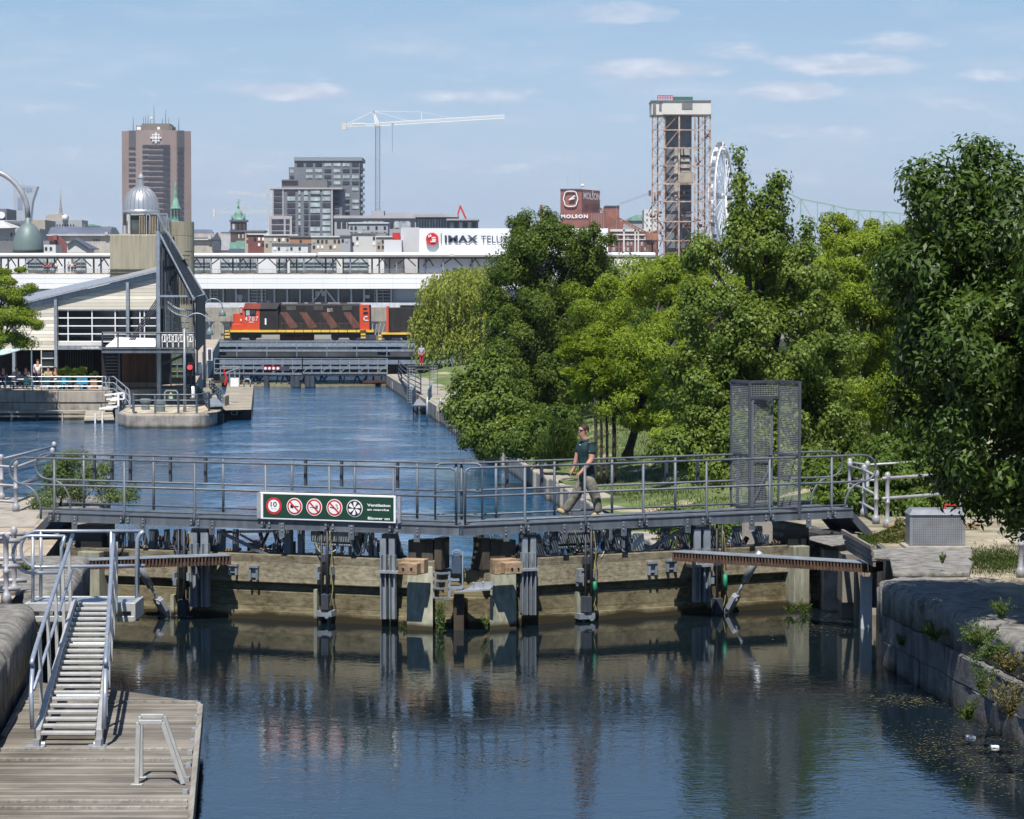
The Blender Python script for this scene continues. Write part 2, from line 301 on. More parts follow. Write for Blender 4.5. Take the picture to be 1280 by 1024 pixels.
bridge_grey = mat('bridge_grey', (.13, .15, .175), .5, .1, .32, 1.3, streak=.5)
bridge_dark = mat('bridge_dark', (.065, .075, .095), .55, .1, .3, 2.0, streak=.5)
galv = mat('galvanised', (.33, .37, .41), .42, .35, .25, 3, streak=.4)
galv_lt = mat('light_galvanised', (.42, .44, .47), .4, .4, .22, 5, streak=.3)
alu = mat('aluminium', (.50, .495, .47), .42, .3, .12, 5)
alu_rail = mat('aluminium_rail', (.32, .36, .43), .35, .35, .12, 5)
rail_paint = mat('rail_paint', (.34, .34, .36), .45, .1, .15, 4)
rust = mat('rust', (.11, .062, .042), .9, .1, .4, 9, bump=.003, col2=(.04, .026, .02))
rusty_lt = mat('rusty_steel', (.44, .37, .31), .8, .1, .5, .35, col2=(.20, .085, .05))
screen_m = mat('screen_dark', (.035, .04, .045), .6, .2, .3, 1)
black = mat('black_metal', (.02, .02, .022), .5, 0, .2)
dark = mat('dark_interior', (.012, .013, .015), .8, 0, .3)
hose_y = mat('yellow_hose', (.36, .31, .10), .6, 0, .4, 9); hose_b = mat('blue_hose', (.02, .04, .16), .5); hose_w = mat('white_rope', (.6, .58, .5), .8); green_p = mat('green_paint', (.01, .2, .1), .5)
white = mat('white_paint', (.78, .78, .78), .5, 0, .04); offwhite = mat('off_white', (.62, .6, .55), .7, 0, .15, .5)
red = mat('red_paint', (.55, .03, .03), .5, 0, .1); sign_green = mat('sign_green', (.012, .05, .032), .35, 0, .05)
glass = mat('dark_glass', (.03, .04, .05), .12, 0, .4, .5, spec=.8); glass_l = mat('pale_glass', (.42, .48, .48), .3, 0, .35, .4, spec=.6)
timber = wood_mat('gate_timber', (.28, .245, .15), (.085, .066, .032), 'X', plank=(.26, 'Z'), wet=.12, grain=(1.0, 14, 14), gap=.006)
timber_b = wood_mat('gate_beam', (.33, .295, .205), (.10, .082, .052), 'X', plank=(.28, 'Z'), grain=(.9, 18, 18), gap=.004)
timber_post = wood_mat('post_timber', (.36, .36, .28), (.15, .15, .11), 'Z', grain=(2, 10, 10), wet=.1)
block_wood = wood_mat('block_wood', (.46, .33, .21), (.17, .11, .065), 'X', grain=(2, 14, 14))
dock_wood = wood_mat('dock_wood', (.27, .245, .21), (.075, .066, .053), 'X', plank=(.15, 'X'), grain=(.8, 26, 26), gap=.008)
dock_wood2 = wood_mat('far_dock_wood', (.42, .38, .31), (.2, .18, .14), 'X', plank=(.2, 'X'), grain=(.8, 20, 20))
dock_edge = wood_mat('dock_edge_wood', (.34, .32, .28), (.13, .12, .1), 'Y', grain=(1, 18, 18))
conc = mat('concrete', (.36, .33, .27), .9, 0, .3, .8, bump=.01, streak=.4)
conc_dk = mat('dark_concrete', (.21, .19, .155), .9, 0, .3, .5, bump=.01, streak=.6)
stone = stone_mat('quay_stone', (.24, .23, .22), (.13, .127, .125), (.045, .045, .045), 1.8, .05, wet=.0)
cope = stone_mat('coping_stone', (.40, .385, .35), (.23, .22, .2), (.06, .058, .054), 3.6, .09)
stone_lt = stone_mat('pale_stone', (.42, .38, .32), (.3, .27, .23), (.12, .11, .1), .9, .03, wet=-1.15)
sand = mat('sandy_path', (.40, .33, .24), .95, 0, .3, 1.2, bump=.02)
paver = mat('paver', (.42, .36, .28), .9, 0, .25, 1.5, bump=.01)
brick = mat('brick', (.26, .1, .075), .9, 0, .2, .2); brick_br = mat('brown_brick', (.30, .225, .2), .9, 0, .12, .03)
slate = mat('slate', (.10, .12, .17), .7, 0, .2, .1); copper = mat('copper_green', (.2, .38, .3), .7, 0, .35, .3); bark = mat('bark', (.055, .045, .035), .95, 0, .3, 6, bump=.02)
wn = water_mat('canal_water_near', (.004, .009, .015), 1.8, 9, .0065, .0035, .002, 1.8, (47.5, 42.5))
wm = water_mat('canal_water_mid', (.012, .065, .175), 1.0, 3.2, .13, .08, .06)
leafA = leaf_mat('leaf_ash', (.018, .042, .005), (.07, .125, .014), (.25, .31, .09), .35, .34)
leafP = leaf_mat('leaf_poplar', (.045, .08, .01), (.15, .215, .03), (.32, .38, .13), .25, .42)
leafL = leaf_mat('leaf_locust', (.075, .125, .008), (.22, .29, .022), (.33, .38, .06), .2, .45)
leafW = leaf_mat('leaf_willow', (.14, .18, .025), (.32, .36, .06), (.44, .46, .14), .2, .45)
leafD = leaf_mat('leaf_dense', (.03, .06, .006), (.10, .15, .016), (.20, .25, .05), .2, .42)
leafB = leaf_mat('leaf_bush', (.035, .07, .01), (.11, .17, .024), (.2, .26, .06), .2, .42)
leafS = leaf_mat('leaf_sparse', (.05, .09, .02), (.12, .17, .04), (.2, .24, .08), .3, .35)
grassM = leaf_mat('grass_blade', (.035, .07, .012), (.08, .125, .02), (.12, .16, .035), .15, .35)
dryM = leaf_mat('dry_weed', (.09, .09, .03), (.2, .17, .07), (.3, .25, .12), .1, .3)
# ================================================================ GROUND, WATER, QUAYS
ZM = -1.2                                   # water level beyond the gate
def wallx(Y): return 6.26 - .1 * (Y - 44.9)      # right lock wall line
def wallxl(Y): return -7.3 - .1 * (Y - 40)       # left lock wall line
def sheet(name, poly, z, m, kind='structure'):
    b = MB(); b.add([(x, y, z) for x, y in poly], [tuple(range(len(poly)))]); o = b.build(name, m); o['kind'] = kind; return o
ground_m = mat('far_ground', (.2, .2, .17), .95, 0, .3, .01)
sheet('ground', [(-30000, 330), (30000, 330), (30000, 50000), (-30000, 50000)], -.2, ground_m)
sheet('lower_ground', [(-3000, -300), (3000, -300), (3000, 330), (-3000, 330)], -7.0, ground_m)
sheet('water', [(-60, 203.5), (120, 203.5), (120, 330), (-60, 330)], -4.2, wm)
b = MB(); b.box(-600, 600, 329.5, 331, -7, -.21); struct(b.build('rail_embankment', mat('embankment', (.07, .075, .08), .9, 0, .4, .3)))
apex = Vector((Xu(576, 49.2, 668), 49.2))
def grid(name, x0f, x1f, ys, nx, zf, m):
    b = MB(); ny = len(ys)
    for y in ys:
        xa, xb = x0f(y), x1f(y)
        for i in range(nx):
            x = xa + (xb - xa) * (i / (nx - 1)) ** 1.6; b.v.append((x, y, zf(x, y, xa)))
    b.f = [(j * nx + i, j * nx + i + 1, (j + 1) * nx + i + 1, (j + 1) * nx + i) for j in range(ny - 1) for i in range(nx - 1)]
    o = b.build(name, m, smooth=True); return struct(o)
# right bank terrain beyond the lock: low stone ledge at the water, grass rising behind
def bank_mat():
    m = mat('bank_grass', (.12, .15, .045), .95, 0, .45, .5, bump=.03, col2=(.05, .075, .02)); t = m.node_tree; b = t.nodes['Principled BSDF']; L = t.links; nn = t.nodes.new
    src = b.inputs['Base Color'].links[0].from_socket
    co = nn('ShaderNodeTexCoord'); n = nn('ShaderNodeTexNoise'); n.inputs['Scale'].default_value = .35; n.inputs['Detail'].default_value = 6; L.new(co.outputs['Object'], n.inputs['Vector'])
    mr = nn('ShaderNodeMapRange'); mr.inputs[1].default_value = .58; mr.inputs[2].default_value = .64; L.new(n.outputs[0], mr.inputs[0])
    mx = nn('ShaderNodeMix'); mx.data_type = 'RGBA'; L.new(mr.outputs[0], mx.inputs[0]); L.new(src, mx.inputs[6]); mx.inputs[7].default_value = (.36, .31, .2, 1); L.new(mx.outputs[2], b.inputs['Base Color']); return m
bank_m = bank_mat()
def zr(x, y, xa):
    d = x - xa; base = -.42 + .12 * math.sin(y * .7) * math.sin(y * .23)
    h = base + max(0, min(1, (d - 1.5) / 9)) * 1.5 + .1 * math.sin(x * 1.3 + y * .4) * min(1, d)
    return h
grid('bank_ground', lambda y: wallx(y) + .15, lambda y: wallx(y) + 90, [57.5 + i * 1.7 for i in range(90)], 26, zr, bank_m)
# ledge wall along the water (right) with rough blocks
b = MB(); y = 58.0; rr = random.Random(3)
while y < 200:
    L_ = rr.uniform(1.0, 2.6); x = wallx(y) + rr.uniform(-.12, .12); h = -.45 + rr.uniform(-.15, .12); w = rr.uniform(.8, 1.2)
    x2 = wallx(y + L_)
    b.hexa([(x, y, -3), (x + w, y, -3), (x2 + w, y + L_ - .06, -3), (x2, y + L_ - .06, -3), (x, y, h), (x + w, y, h), (x2 + w, y + L_ - .06, h), (x2, y + L_ - .06, h)]); y += L_
struct(b.build('bank_wall', stone_lt, bevel=.06))
# near quay right: ground + wall of large blocks with rounded coping
QZ = 1.40
sheet('quay_ground_right', [(wallx(28) + .9, 28), (wallx(44.5) + .9, 44.5), (wallx(44.5) + .9, 52.5), (6.9, 54), (wallx(57.5) + .4, 57.6), (60, 57.6), (60, 28)], QZ, mat('quay_dirt', (.34, .29, .21), .95, 0, .35, 1.1, bump=.03, col2=(.13, .12, .07)))
b = MB(); b.prism([(wallx(57.6), 57.6, QZ - .02), (60, 57.6, QZ - .02), (60, 57.6, -4), (wallx(57.6), 57.6, -4)], (0, -.5, 0)); struct(b.build('quay_end_wall', stone_lt))
def block(b, p0, p1, depth, z0, z1, rnd_=.1, jit=.03, seg=7):
    rnd_ = rnd_ * .7; seg = seg * 2 if rnd_ > .1 else seg
    """one dressed stone between p0 and p1 (front top edge), rounded front edge, slightly irregular"""
    p0 = Vector((*p0, 0)); p1 = Vector((*p1, 0)); e = (p1 - p0); n = Vector((e.y, -e.x, 0)).normalized()
    if n.x > 0 and p0.x > 0 or n.x < 0 and p0.x < 0: n = -n      # n points to the water
    prof = [(-depth, z1)] + [(-rnd_ + rnd_ * math.sin(a), z1 - rnd_ + rnd_ * math.cos(a)) for a in [math.pi / 2 * k / 5 for k in range(6)]] + [(0, z0), (-depth, z0)]
    vs = []
    for i in range(seg + 1):
        f = i / seg; en = .96 if i in (0, seg) else 1
        for (a, z) in prof: vs.append(p0 + e * f + n * (a * en + rr.uniform(-jit, jit) - (.03 if i in (0, seg) else 0)) + Vector((0, 0, z + rr.uniform(-jit, jit) * .6)))
    m = len(prof); fs = [(i * m + k, (i + 1) * m + k, (i + 1) * m + (k + 1) % m, i * m + (k + 1) % m) for i in range(seg) for k in range(m)]
    fs += [tuple(range(m)), tuple(range(seg * m + m - 1, seg * m - 1, -1))]; b.add(vs, fs)
rr = random.Random(11)
wr = MB(); cr = MB(); y = 20.0
for row, (z0, z1) in enumerate([(-3, -.02), (-.02, .42), (.42, .86)]):
    y = 20 + row * .7
    while y < 44.6:
        L_ = rr.uniform(1.3, 2.3); y2 = min(y + L_, 44.7); block(wr, (wallx(y) + rr.uniform(-.03, .03), y), (wallx(y2 - .03), y2 - .03), .9, z0 + .012, z1, .035, .018, 5); y = y2
struct(wr.build('quay_wall_right', stone, smooth=False))
for (y0, y1, zt, xo) in [(20, 24, 1.5, .1), (24.1, 28.5, 1.55, -.05), (28.6, 33.0, 1.6, 0), (33.06, 36.3, 1.74, -.05), (36.4, 38.9, 1.42, .12), (38.98, 42.1, 1.44, .05), (42.2, 44.75, 1.42, .0)]:
    c = MB(); block(c, (wallx(y0) + xo, y0), (wallx(y1) + xo, y1), 1.5, .88, zt, .2, .02, 8)
    o = c.build('coping_stone', cope, smooth=True); struct(o)
# backing of the right quay
b = MB(); b.prism([(wallx(20) + .8, 20, -4), (wallx(44.6) + .8, 44.6, -4), (wallx(44.6) + .85, 52.4, -4), (6.95, 53.9, -4), (wallx(57.1) + .9, 57.1, -4), (60, 57.1, -4), (60, 20, -4)], (0, 0, 4 + QZ - .01)); struct(b.build('quay_mass_right', stone))
# gate recess on the right: stone coping behind the step, concrete pier faces
b = MB()
block(b, (wallx(44.9) - .02, 45.0), (wallx(44.9) + .9, 46.2), 1.6, .5, 1.40, .2, .03, 5)
struct(b.build('recess_coping', cope, smooth=True))
rc = MB(); a = P(1031, 765, 51.9); 
rc.box(Xu(1031, 52, 730), Xu(1053, 52, 730), 52.2, 54.0, -1, 1.2)
rc.box(Xu(1053, 51.5, 730), 12, 51.5, 54.0, -1, 1.38)
struct(rc.build('recess_wall', mat('recess_concrete', (.38, .33, .27), .9, 0, .3, 3, bump=.01)))
rd = MB(); rd.box(Xu(1053, 50.6, 730), Xu(1076, 50.6, 730), 50.6, 51.4, .35, 1.28); rd.box(Xu(1053, 50.9, 730), Xu(1076, 50.9, 730), 51.0, 51.45, -1, .35); struct(rd.build('recess_beam', conc_dk))
b = MB()
for i in range(4):
    b.bar(P(1053 + i * 2, 664 + i * 7, 50.4), P(1090 + i, 685 + i * 7, 48.0), .05, .07)
tag(b.build('timber_slat_rack', wood_mat('slat', (.3, .27, .22), (.12, .1, .08), 'X')), 'short stack of dark timber slats in the recess right of the gate', 'timber slats')
# near quay left
sheet('quay_ground_left', [(wallxl(20) - .5, 20), (-60, 20), (-60, 63), (wallxl(63) - .5, 63), (wallxl(46) - .5, 46)], QZ, sand)
b = MB(); b.prism([(wallxl(20) - .9, 20, -4), (-60, 20, -4), (-60, 63, -4), (wallxl(63) - .52, 63, -4), (wallxl(52.5) - .52, 52.5, -4), (wallxl(52.5) - .85, 46.5, -4), (wallxl(46.5) - .85, 46.5, -4)], (0, 0, 4 + QZ - .01)); struct(b.build('quay_mass_left', mat('quay_core', (.12, .115, .1), .95, 0, .3, 1.5, bump=.02)))
rr = random.Random(5)
for (y0, y1, zt, xo, rd_) in [(30.5, 36.0, 1.48, 0, .35), (36.05, 40.9, 1.5, 0, .38), (43.2, 46.4, 1.42, -.35, .3), (46.5, 49, 1.42, -.35, .25), (57, 60, 1.44, 0, .2), (60.1, 63.1, 1.44, 0, .2)]:
    c = MB(); block(c, (wallxl(y0) - xo, y0), (wallxl(y1) - xo, y1), 1.3, .72, zt, rd_ * .85, .012, 8); struct(c.build('coping_stone', cope, smooth=True))
c = MB()
for z0, z1 in [(-1, .1), (.1, .7)]:
    y = 28.
    while y < 46:
        y2 = min(46.4, y + rr.uniform(1.2, 2.2)); block(c, (wallxl(y) - .06, y), (wallxl(y2 - .03) - .06, y2 - .03), .9, z0, z1 - .02, .03, .015, 4); y = y2
struct(c.build('quay_wall_left', stone))
sheet('stone_flags', [(-13.5, 44.0), (-8.7, 44.0), (-9.3, 50.6), (-14, 50.6)], QZ + .01, paver)
sheet('stone_flags', [(-16.5, 55), (-10.0, 55), (-10.8, 62.8), (-18, 62.8)], QZ + .01, stone_lt)

# ================================================================ GATE LEAVES
shaded_timber = wood_mat('shaded_timber', (.10, .085, .065), (.04, .034, .028), 'Z', grain=(2, 10, 10))  # timber colour darkened to imitate the shade under the walkway
def cz(v, Y): return Zv(v, Y)
class Leaf:
    def __init__(s, uA, YA):
        s.C = apex.copy(); A = Vector((Xu(uA, YA, 655), YA)); s.L = (A - s.C).length; s.e = (A - s.C) / s.L; s.n = Vector((s.e.y, -s.e.x))
        if s.n.y > 0: s.n = -s.n
        s.A = A
    def w(s, S, t, z): p = s.C + s.e * S + s.n * t; return Vector((p.x, p.y, z))
    def s_u(s, u, v, t):
        d = ray(u, v); r = d.x / d.y
        return (r * (s.C.y + s.n.y * t) - s.C.x - s.n.x * t) / (s.e.x - r * s.e.y)
    def W(s, u, v, t):
        S = s.s_u(u, v, t); p = s.C + s.e * S + s.n * t; return Vector((p.x, p.y, Zv(v, p.y)))
    def bx(s, b, u0, v0, u1, v1, t0, t1):
        """box between pixels, front plane t0, back plane t1"""
        vm = (v0 + v1) / 2; a = s.s_u(u0, vm, t0); c = s.s_u(u1, vm, t0); Y = (s.C + s.e * ((a + c) / 2) + s.n * t0).y
        return s.sb(b, a, c, t1, t0, Zv(v1, Y), Zv(v0, Y))
    def sb(s, b, S0, S1, t0, t1, z0, z1):
        if (S1 < S0): S0, S1 = S1, S0
        q = [(S0, t1), (S1, t1), (S1, t0), (S0, t0)]
        return b.hexa([s.w(a, t, z0) for a, t in q] + [s.w(a, t, z1) for a, t in q])
    def wedge(s, b, pix, t0, t1):
        pts = [s.W(u, v, t0) for u, v in pix]; off = s.n * (t1 - t0); return b.prism(pts, (off.x, off.y, 0))
LL = Leaf(70, 52.15); LR = Leaf(1057, 53.0)
ZD, ZF, ZT, ZMd, ZL = 1.96, 1.79, 3.03, 2.50, 2.03          # deck top, fascia bottom, three rails
def water_poly():
    return [(-60, 10), (60, 10), (60, 54), (8, 54), (LR.w(LR.L - .2, -.5, 0).x, LR.w(LR.L, -.5, 0).y), tuple(LR.w(0, -.55, 0).xy), (LL.w(LL.L - .0, -.5, 0).x, LL.w(LL.L, -.5, 0).y), (-12, 52.6), (-60, 52.6)]
sheet('water', water_poly(), 0, wn)
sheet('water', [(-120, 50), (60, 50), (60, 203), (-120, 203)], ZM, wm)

def make_gate(lf, label, name='lock_gate', left=True):
    root = thing(name, label, 'lock gate', tuple(lf.w(lf.L, -.5, 0)), 'two leaves of the near lock gate')
    B = lambda n, b, m, **k: b.build(n, m, root, **k)
    E = lf.L
    # walkway: fascias, grating, kick rails
    b = MB(); lf.sb(b, .02, E + .15, -.02, .04, ZF, ZD - .01); lf.sb(b, .02, E + .15, -1.24, -1.18, ZF, ZD - .01)
    lf.sb(b, .02, E + .15, -.06, .06, ZF - .012, ZF + .0026); lf.sb(b, .02, E + .15, -.04, .06, ZD - .012, ZD + .0026)
    for k in range(6): S = .7 + k * 1.45; lf.sb(b, S, S + .08, -1.17, -.03, ZF, ZD - .05)
    B('fascia', b, bridge_grey)
    b = MB(); S = .04
    while S < E + .1: lf.sb(b, S, S + .018, -1.17, -.03, ZD - .035, ZD); S += .05
    for k in range(9): t = -.08 - k * .13; lf.sb(b, .04, E + .1, t - .01, t, ZD - .033, ZD - .004)
    B('deck_grating', b, galv)
    # rails
    def rails(t, us, uend, loop, r, nm):
        b = MB(); z3 = (ZT, ZMd, ZL) if t == 0 else (ZT + .01, ZMd + .01, ZL + .01)
        s1 = lf.s_u(uend, 600, t); s0 = .09 if t == 0 else .03
        top = lf.w(s1, t, z3[0])
        pts = [lf.w(s0, t, ZL - .2), lf.w(s0, t, z3[0] - .1), lf.w(s0 + .03, t, z3[0] - .03), lf.w(s0 + .1, t, z3[0])] + [lf.w(s1, t, z3[0])]
        R_ = (z3[0] - z3[1]) / 2; cx = s1; zc = (z3[0] + z3[1]) / 2
        pts += [lf.w(cx + R_ * 1.25 * math.sin(a), t, zc + R_ * math.cos(a)) for a in [math.pi * k / 10 for k in range(1, 11)]]
        pts += [lf.w(s0 + .02, t, z3[1])]
        b.tube(pts, r, 8)
        s2 = lf.s_u(loop, 640, t)
        q = [lf.w(s2 + .5, t, z3[1] - .01)] + [lf.w(s2 + .5 * math.cos(a), t, z3[1] - .45 + .45 * math.sin(a) if False else z3[1] - .5 + .49 * math.sin(a)) for a in [math.pi / 2 - math.pi / 2 * k / 8 for k in range(9)]]
        q = [lf.w(s2 + .5 * math.sin(a), t, z3[1] - .5 + .49 * math.cos(a)) for a in [math.pi / 2 * k / 8 for k in range(9)]]
        # quarter curve from mid rail down to the fascia
        q = [lf.w(s2 + .48 - .48 * math.sin(a), t, z3[1] - .5 + .5 * math.cos(a)) for a in [math.pi / 2 * k / 8 for k in range(9)]] + [lf.w(s2, t, ZF + .03)]
        b.tube(q, r, 8); b.tube([lf.w(s0 + .02, t, z3[2]), lf.w(s2, t, z3[2])], r, 8)
        o = B(nm, b, bridge_grey, smooth=True)
        for u in us:
            p = MB(); S = lf.s_u(u, 610, t); p.tube([lf.w(S, t + .05, ZF + .01), lf.w(S, t + .03, ZD + .02), lf.w(S, t, ZD + .1), lf.w(S, t, z3[0] - .02)] if t == 0 else [lf.w(S, t, ZF), lf.w(S, t, z3[0] - .02)], .027, 8)
            p.build('rail_post', bridge_grey, o, smooth=True)
    if left:
        rails(0, [68, 155.5, 243.5, 332, 411.5, 491.5], 30, 51, .023, 'front_handrail')
        rails(-1.21, [105, 192, 279, 365, 443.5, 521.5, 570], 62, 88, .021, 'rear_handrail')
        shorts = [118, 140, 163, 213, 257, 382, 427, 497]
    else:
        rails(0, [656, 731, 804, 883, 962, 1039.5], 1078, 1056, .023, 'front_handrail')
        rails(-1.21, [577, 620, 693, 765, 844, 922], 1036, 1014, .021, 'rear_handrail')
        shorts = [633.5, 677, 833, 872]
    for u in shorts:
        p = MB(); S = lf.s_u(u, 590, -1.42); lf.sb(p, S - .025, S + .025, -1.45, -1.39, ZMd - .02, ZT + .0); B('short_post', p, bridge_dark)
    b = MB(); sA, sB = lf.s_u(shorts[0] if left else 633, 590, -1.42), lf.s_u(shorts[-1], 590, -1.42)
    b.tube([lf.w(sA, -1.42, ZT - .01), lf.w(sB, -1.42, ZT - .01)], .018, 6); b.tube([lf.w(sA, -1.42, ZMd - .02), lf.w(lf.s_u(188 if left else 677, 590, -1.42), -1.42, ZMd - .02)], .015, 6)
    B('inner_rail', b, bridge_grey, smooth=True)
    # bolted plates on the fascia
    b = MB(); bolts = MB()
    us = [93, 178, 265, 352, 439, 521] if left else [633, 706, 780, 860, 940, 1011]
    for u in us:
        S = lf.s_u(u, 650, .07); lf.sb(b, S - .06, S + .06, .06, .075, ZF - .16, ZF + .12)
        for z in (ZF - .02, ZF + .05, ZF + .1): bolts.box(*[c for p in [lf.w(S - .015, .085, z)] for c in (p.x - .012, p.x + .012, p.y - .012, p.y + .012, p.z - .012, p.z + .012)])
    for u in ([68, 155.5, 243.5, 332, 411.5, 491.5] if left else [656, 731, 804, 883, 962, 1039.5]):
        for du in (-4.5, 4.5):
            S = lf.s_u(u + du, 650, .07); lf.sb(b, S - .022, S + .022, .06, .07, ZF + .01, ZD - .03)
            for z in (ZF + .045, ZF + .1): q = lf.w(S, .075, z); bolts.box(q.x - .012, q.x + .012, q.y - .012, q.y + .012, q.z - .012, q.z + .012)
    B('bracket_plate', b, bridge_grey); B('bolt', bolts, galv_lt)
    # end ramp
    b = MB()
    for t0 in (.0, -1.22):
        b.prism([lf.w(E + .08, t0, ZF + .17), lf.w(E + .62, t0, QZ + .07), lf.w(E + .62, t0, QZ + .0), lf.w(E + .45, t0, QZ + .0), lf.w(E + .08, t0, ZF - .01)], tuple(Vector((lf.n.x, lf.n.y, 0)) * .03))
    b.prism([lf.w(E + .1, -1.2, ZD - .04), lf.w(E + .62, -1.2, QZ + .05), lf.w(E + .62, -1.2, QZ + .02), lf.w(E + .1, -1.2, ZD - .08)], tuple(Vector((lf.n.x, lf.n.y, 0)) * 1.2))
    B('ramp', b, bridge_dark)
    # timber body
    b = MB(); lf.sb(b, .55, E - .2, -.62, -.13, .72, 1.27); B('top_beam', b, timber_b, bevel=.02)
    b = MB(); lf.sb(b, .5, E - .1, -.64, -.38, .3, .74)
    lf.sb(b, .25, E - .05, -.66, -.23, -1.2, .56); B('planking', b, timber)
    b = MB(); lf.sb(b, .25, E - .05, -.23, -.17, -.2, .17); B('plank_rib', b, timber)
    b = MB(); lf.sb(b, E - .12, E + .25, -1.1, -.5, -1.5, 1.3); B('heel_post', b, timber_post, bevel=.03)
    b = MB()
    if left: lf.bx(b, 97, 690, 124, 772, .1, -.3)
    else: lf.bx(b, 993, 683, 1012, 776, .1, -.3)
    B('pier_post', b, timber_post, bevel=.015)
    b = MB()
    if left: lf.bx(b, 94, 657, 127, 692, -.15, -.7); lf.bx(b, 128, 690, 160, 695, -.1, -.5)
    else: lf.bx(b, 985, 657, 1011, 683, -.12, -.7); lf.bx(b, 1013, 672, 1050, 700, -.9, -1.4)
    B('steel_cap', b, black)
    # centre pier by the mitre, its face leaning out towards the water line
    def pier(b, ua, ub, uc, ud):
        q = [lf.W(uc, 796, .34), lf.W(ud, 796, .34), lf.W(ud, 790, -.4), lf.W(uc, 790, -.4), lf.W(ua, 708, .0), lf.W(ub, 708, .0), lf.W(ub, 704, -.4), lf.W(ua, 704, -.4)]
        for k in range(4): q[k].z = -.3; q[k + 4].z = q[4].z
        b.hexa(q)
    b = MB(); pt_ = MB()
    if left: lf.wedge(pt_, [(510, 675), (541, 675), (541, 708), (510, 708)], -.14, -.5); pier(b, 509, 541, 508, 541)
    else: lf.wedge(pt_, [(613, 675), (645, 675), (645, 708), (613, 708)], -.14, -.5); pier(b, 613, 645, 612, 646)
    B('mitre_pier', b, timber_post, bevel=.012); B('pier_top', pt_, shaded_timber, bevel=.01)  # pier top coloured darker, as if shaded by the deck above
    b = MB()
    if left: lf.bx(b, 497, 704, 521, 719, .75, .33); lf.bx(b, 501, 699, 530, 717, .55, .325)
    else: lf.bx(b, 619, 699, 646, 718, .55, .325); lf.bx(b, 632, 703, 653, 718, .75, .33)
    B('wood_block', b, block_wood, bevel=.015)
    b = MB()
    for u in ((504, 514) if left else (640, 648)):
        b.disc(lf.W(u, 711, .755), .022, .012, (lf.n.x, lf.n.y, 0), 10)
    B('block_bolt', b, black)
    b = MB()
    if left: lf.bx(b, 543, 673, 552, 712, -.1, -.5); lf.wedge(b, [(541, 675), (544, 675), (553, 712), (543, 712)], -.3, -.5)
    else: lf.bx(b, 603, 673, 612, 712, -.1, -.5); lf.wedge(b, [(599, 675), (602, 675), (604, 712), (594, 712)], -.3, -.5)
    B('steel_wing', b, shaded_timber)
    # paired steel channels down the face
    for (u0, u1, vt, vb, vl) in ([(475, 494, 668, 774, 714), (237, 261, 661, 759, 700)] if left else [(653, 671, 667, 769, 711), (868, 889, 657, 753, 706)]):
        b = MB(); w = (u1 - u0)
        for a in (0, .58):
            ua = u0 + a * w
            lf.bx(b, ua, vt + 5, ua + w * .38, vb, -.0, -.04)
            lf.bx(b, ua, vl - 20, ua + w * .07, vb, .10, -.0); lf.bx(b, ua + w * .31, vl - 20, ua + w * .38, vb, .10, -.0)
        B('channel', b, galv)
        b = MB(); lf.bx(b, u0 - 3, vl, u1 + 3, vl + 3, .15, -.1); B('shelf_plate', b, galv_lt)
        b = MB(); lf.bx(b, u0 + 2, vt, u1 - 2, vl - 1, -.17, -.4); lf.wedge(b, [(u1, vt), (u1 + 3, vt), (u1 + 15, vl - 2), (u1, vl - 2)], -.4, -.44); B('column', b, bridge_grey)
    # valve gear columns
    for (uc, vt, vb) in ([(405, 663, 783), (226, 662, 790)] if left else [(735, 660, 786), (899, 655, 788)]):
        b = MB(); b.tube([lf.W(uc - 3, vt, .0), lf.W(uc - 3, vb, .0)], .022, 8); b.tube([lf.W(uc + 4, vt, .03), lf.W(uc + 4, vb - 22, .03)], .03, 8); B('valve_rod', b, black, smooth=True)
        b = MB(); lf.bx(b, uc - 4, vb - 40, uc + 5, vb - 20, .08, -.1); lf.bx(b, uc - 4, vb - 90, uc + 4, vb - 80, .02, -.1); lf.bx(b, uc - 3, vb - 20, uc + 4, vb - 8, -.05, -.3)
        lf.bx(b, uc - 7, vb - 18, uc - 3, vb - 2, .0, -.4); lf.bx(b, uc + 3, vb - 18, uc + 7, vb - 2, .0, -.4); B('valve_guide', b, bridge_dark, bevel=.01)
        b = MB(); lf.bx(b, uc - 10, vb - 19, uc + 9, vb - 12, .05, -.25); lf.bx(b, uc - 10, vb - 66, uc - 6, vb - 58, .06, -.2); lf.bx(b, uc - 11, vb - 74, uc - 8, vb - 64, .03, -.1); lf.bx(b, uc + 7, vb - 74, uc + 10, vb - 64, .03, -.1)
        b.disc(lf.W(uc + 4, vb - 13, .06), .05, .03, (lf.n.x, lf.n.y, 0), 12); B('valve_bracket', b, galv)
        b = MB(); lf.bx(b, uc - 17, vb - 4, uc + 16, vb + 2, -.05, -.35); lf.bx(b, uc - 13, vb - 46, uc - 9, vb, -.1, -.38); B('guide_timber', b, timber_post)
    if not left:
        b = MB(); b.tube([lf.W(743.5, 727, .08), lf.W(743.5, 741, .08)], .04, 10); b.tube([lf.W(906.5, 718, .08), lf.W(906.5, 738, .08)], .045, 10); B('green_cylinder', b, green_p, smooth=True)
    # small brackets on the top beam
    b = MB()
    for (u0, u1, v0, v1) in ([(285, 296, 706, 719), (311, 322, 708, 725)] if left else [(811, 822, 703, 719), (834, 846, 700, 715), (722, 730, 712, 733)]):
        lf.bx(b, u0, v0, u0 + 2.5, v1, -.06, -.13); lf.bx(b, u1 - 2.5, v0, u1, v1, -.06, -.13); lf.bx(b, u0, v0 - 1, u1, v0 + 2, -.04, -.13); lf.bx(b, u0 + 2.5, v0 + 2, u1 - 2.5, v1 - 3, -.10, -.13)
    B('beam_bracket', b, galv)
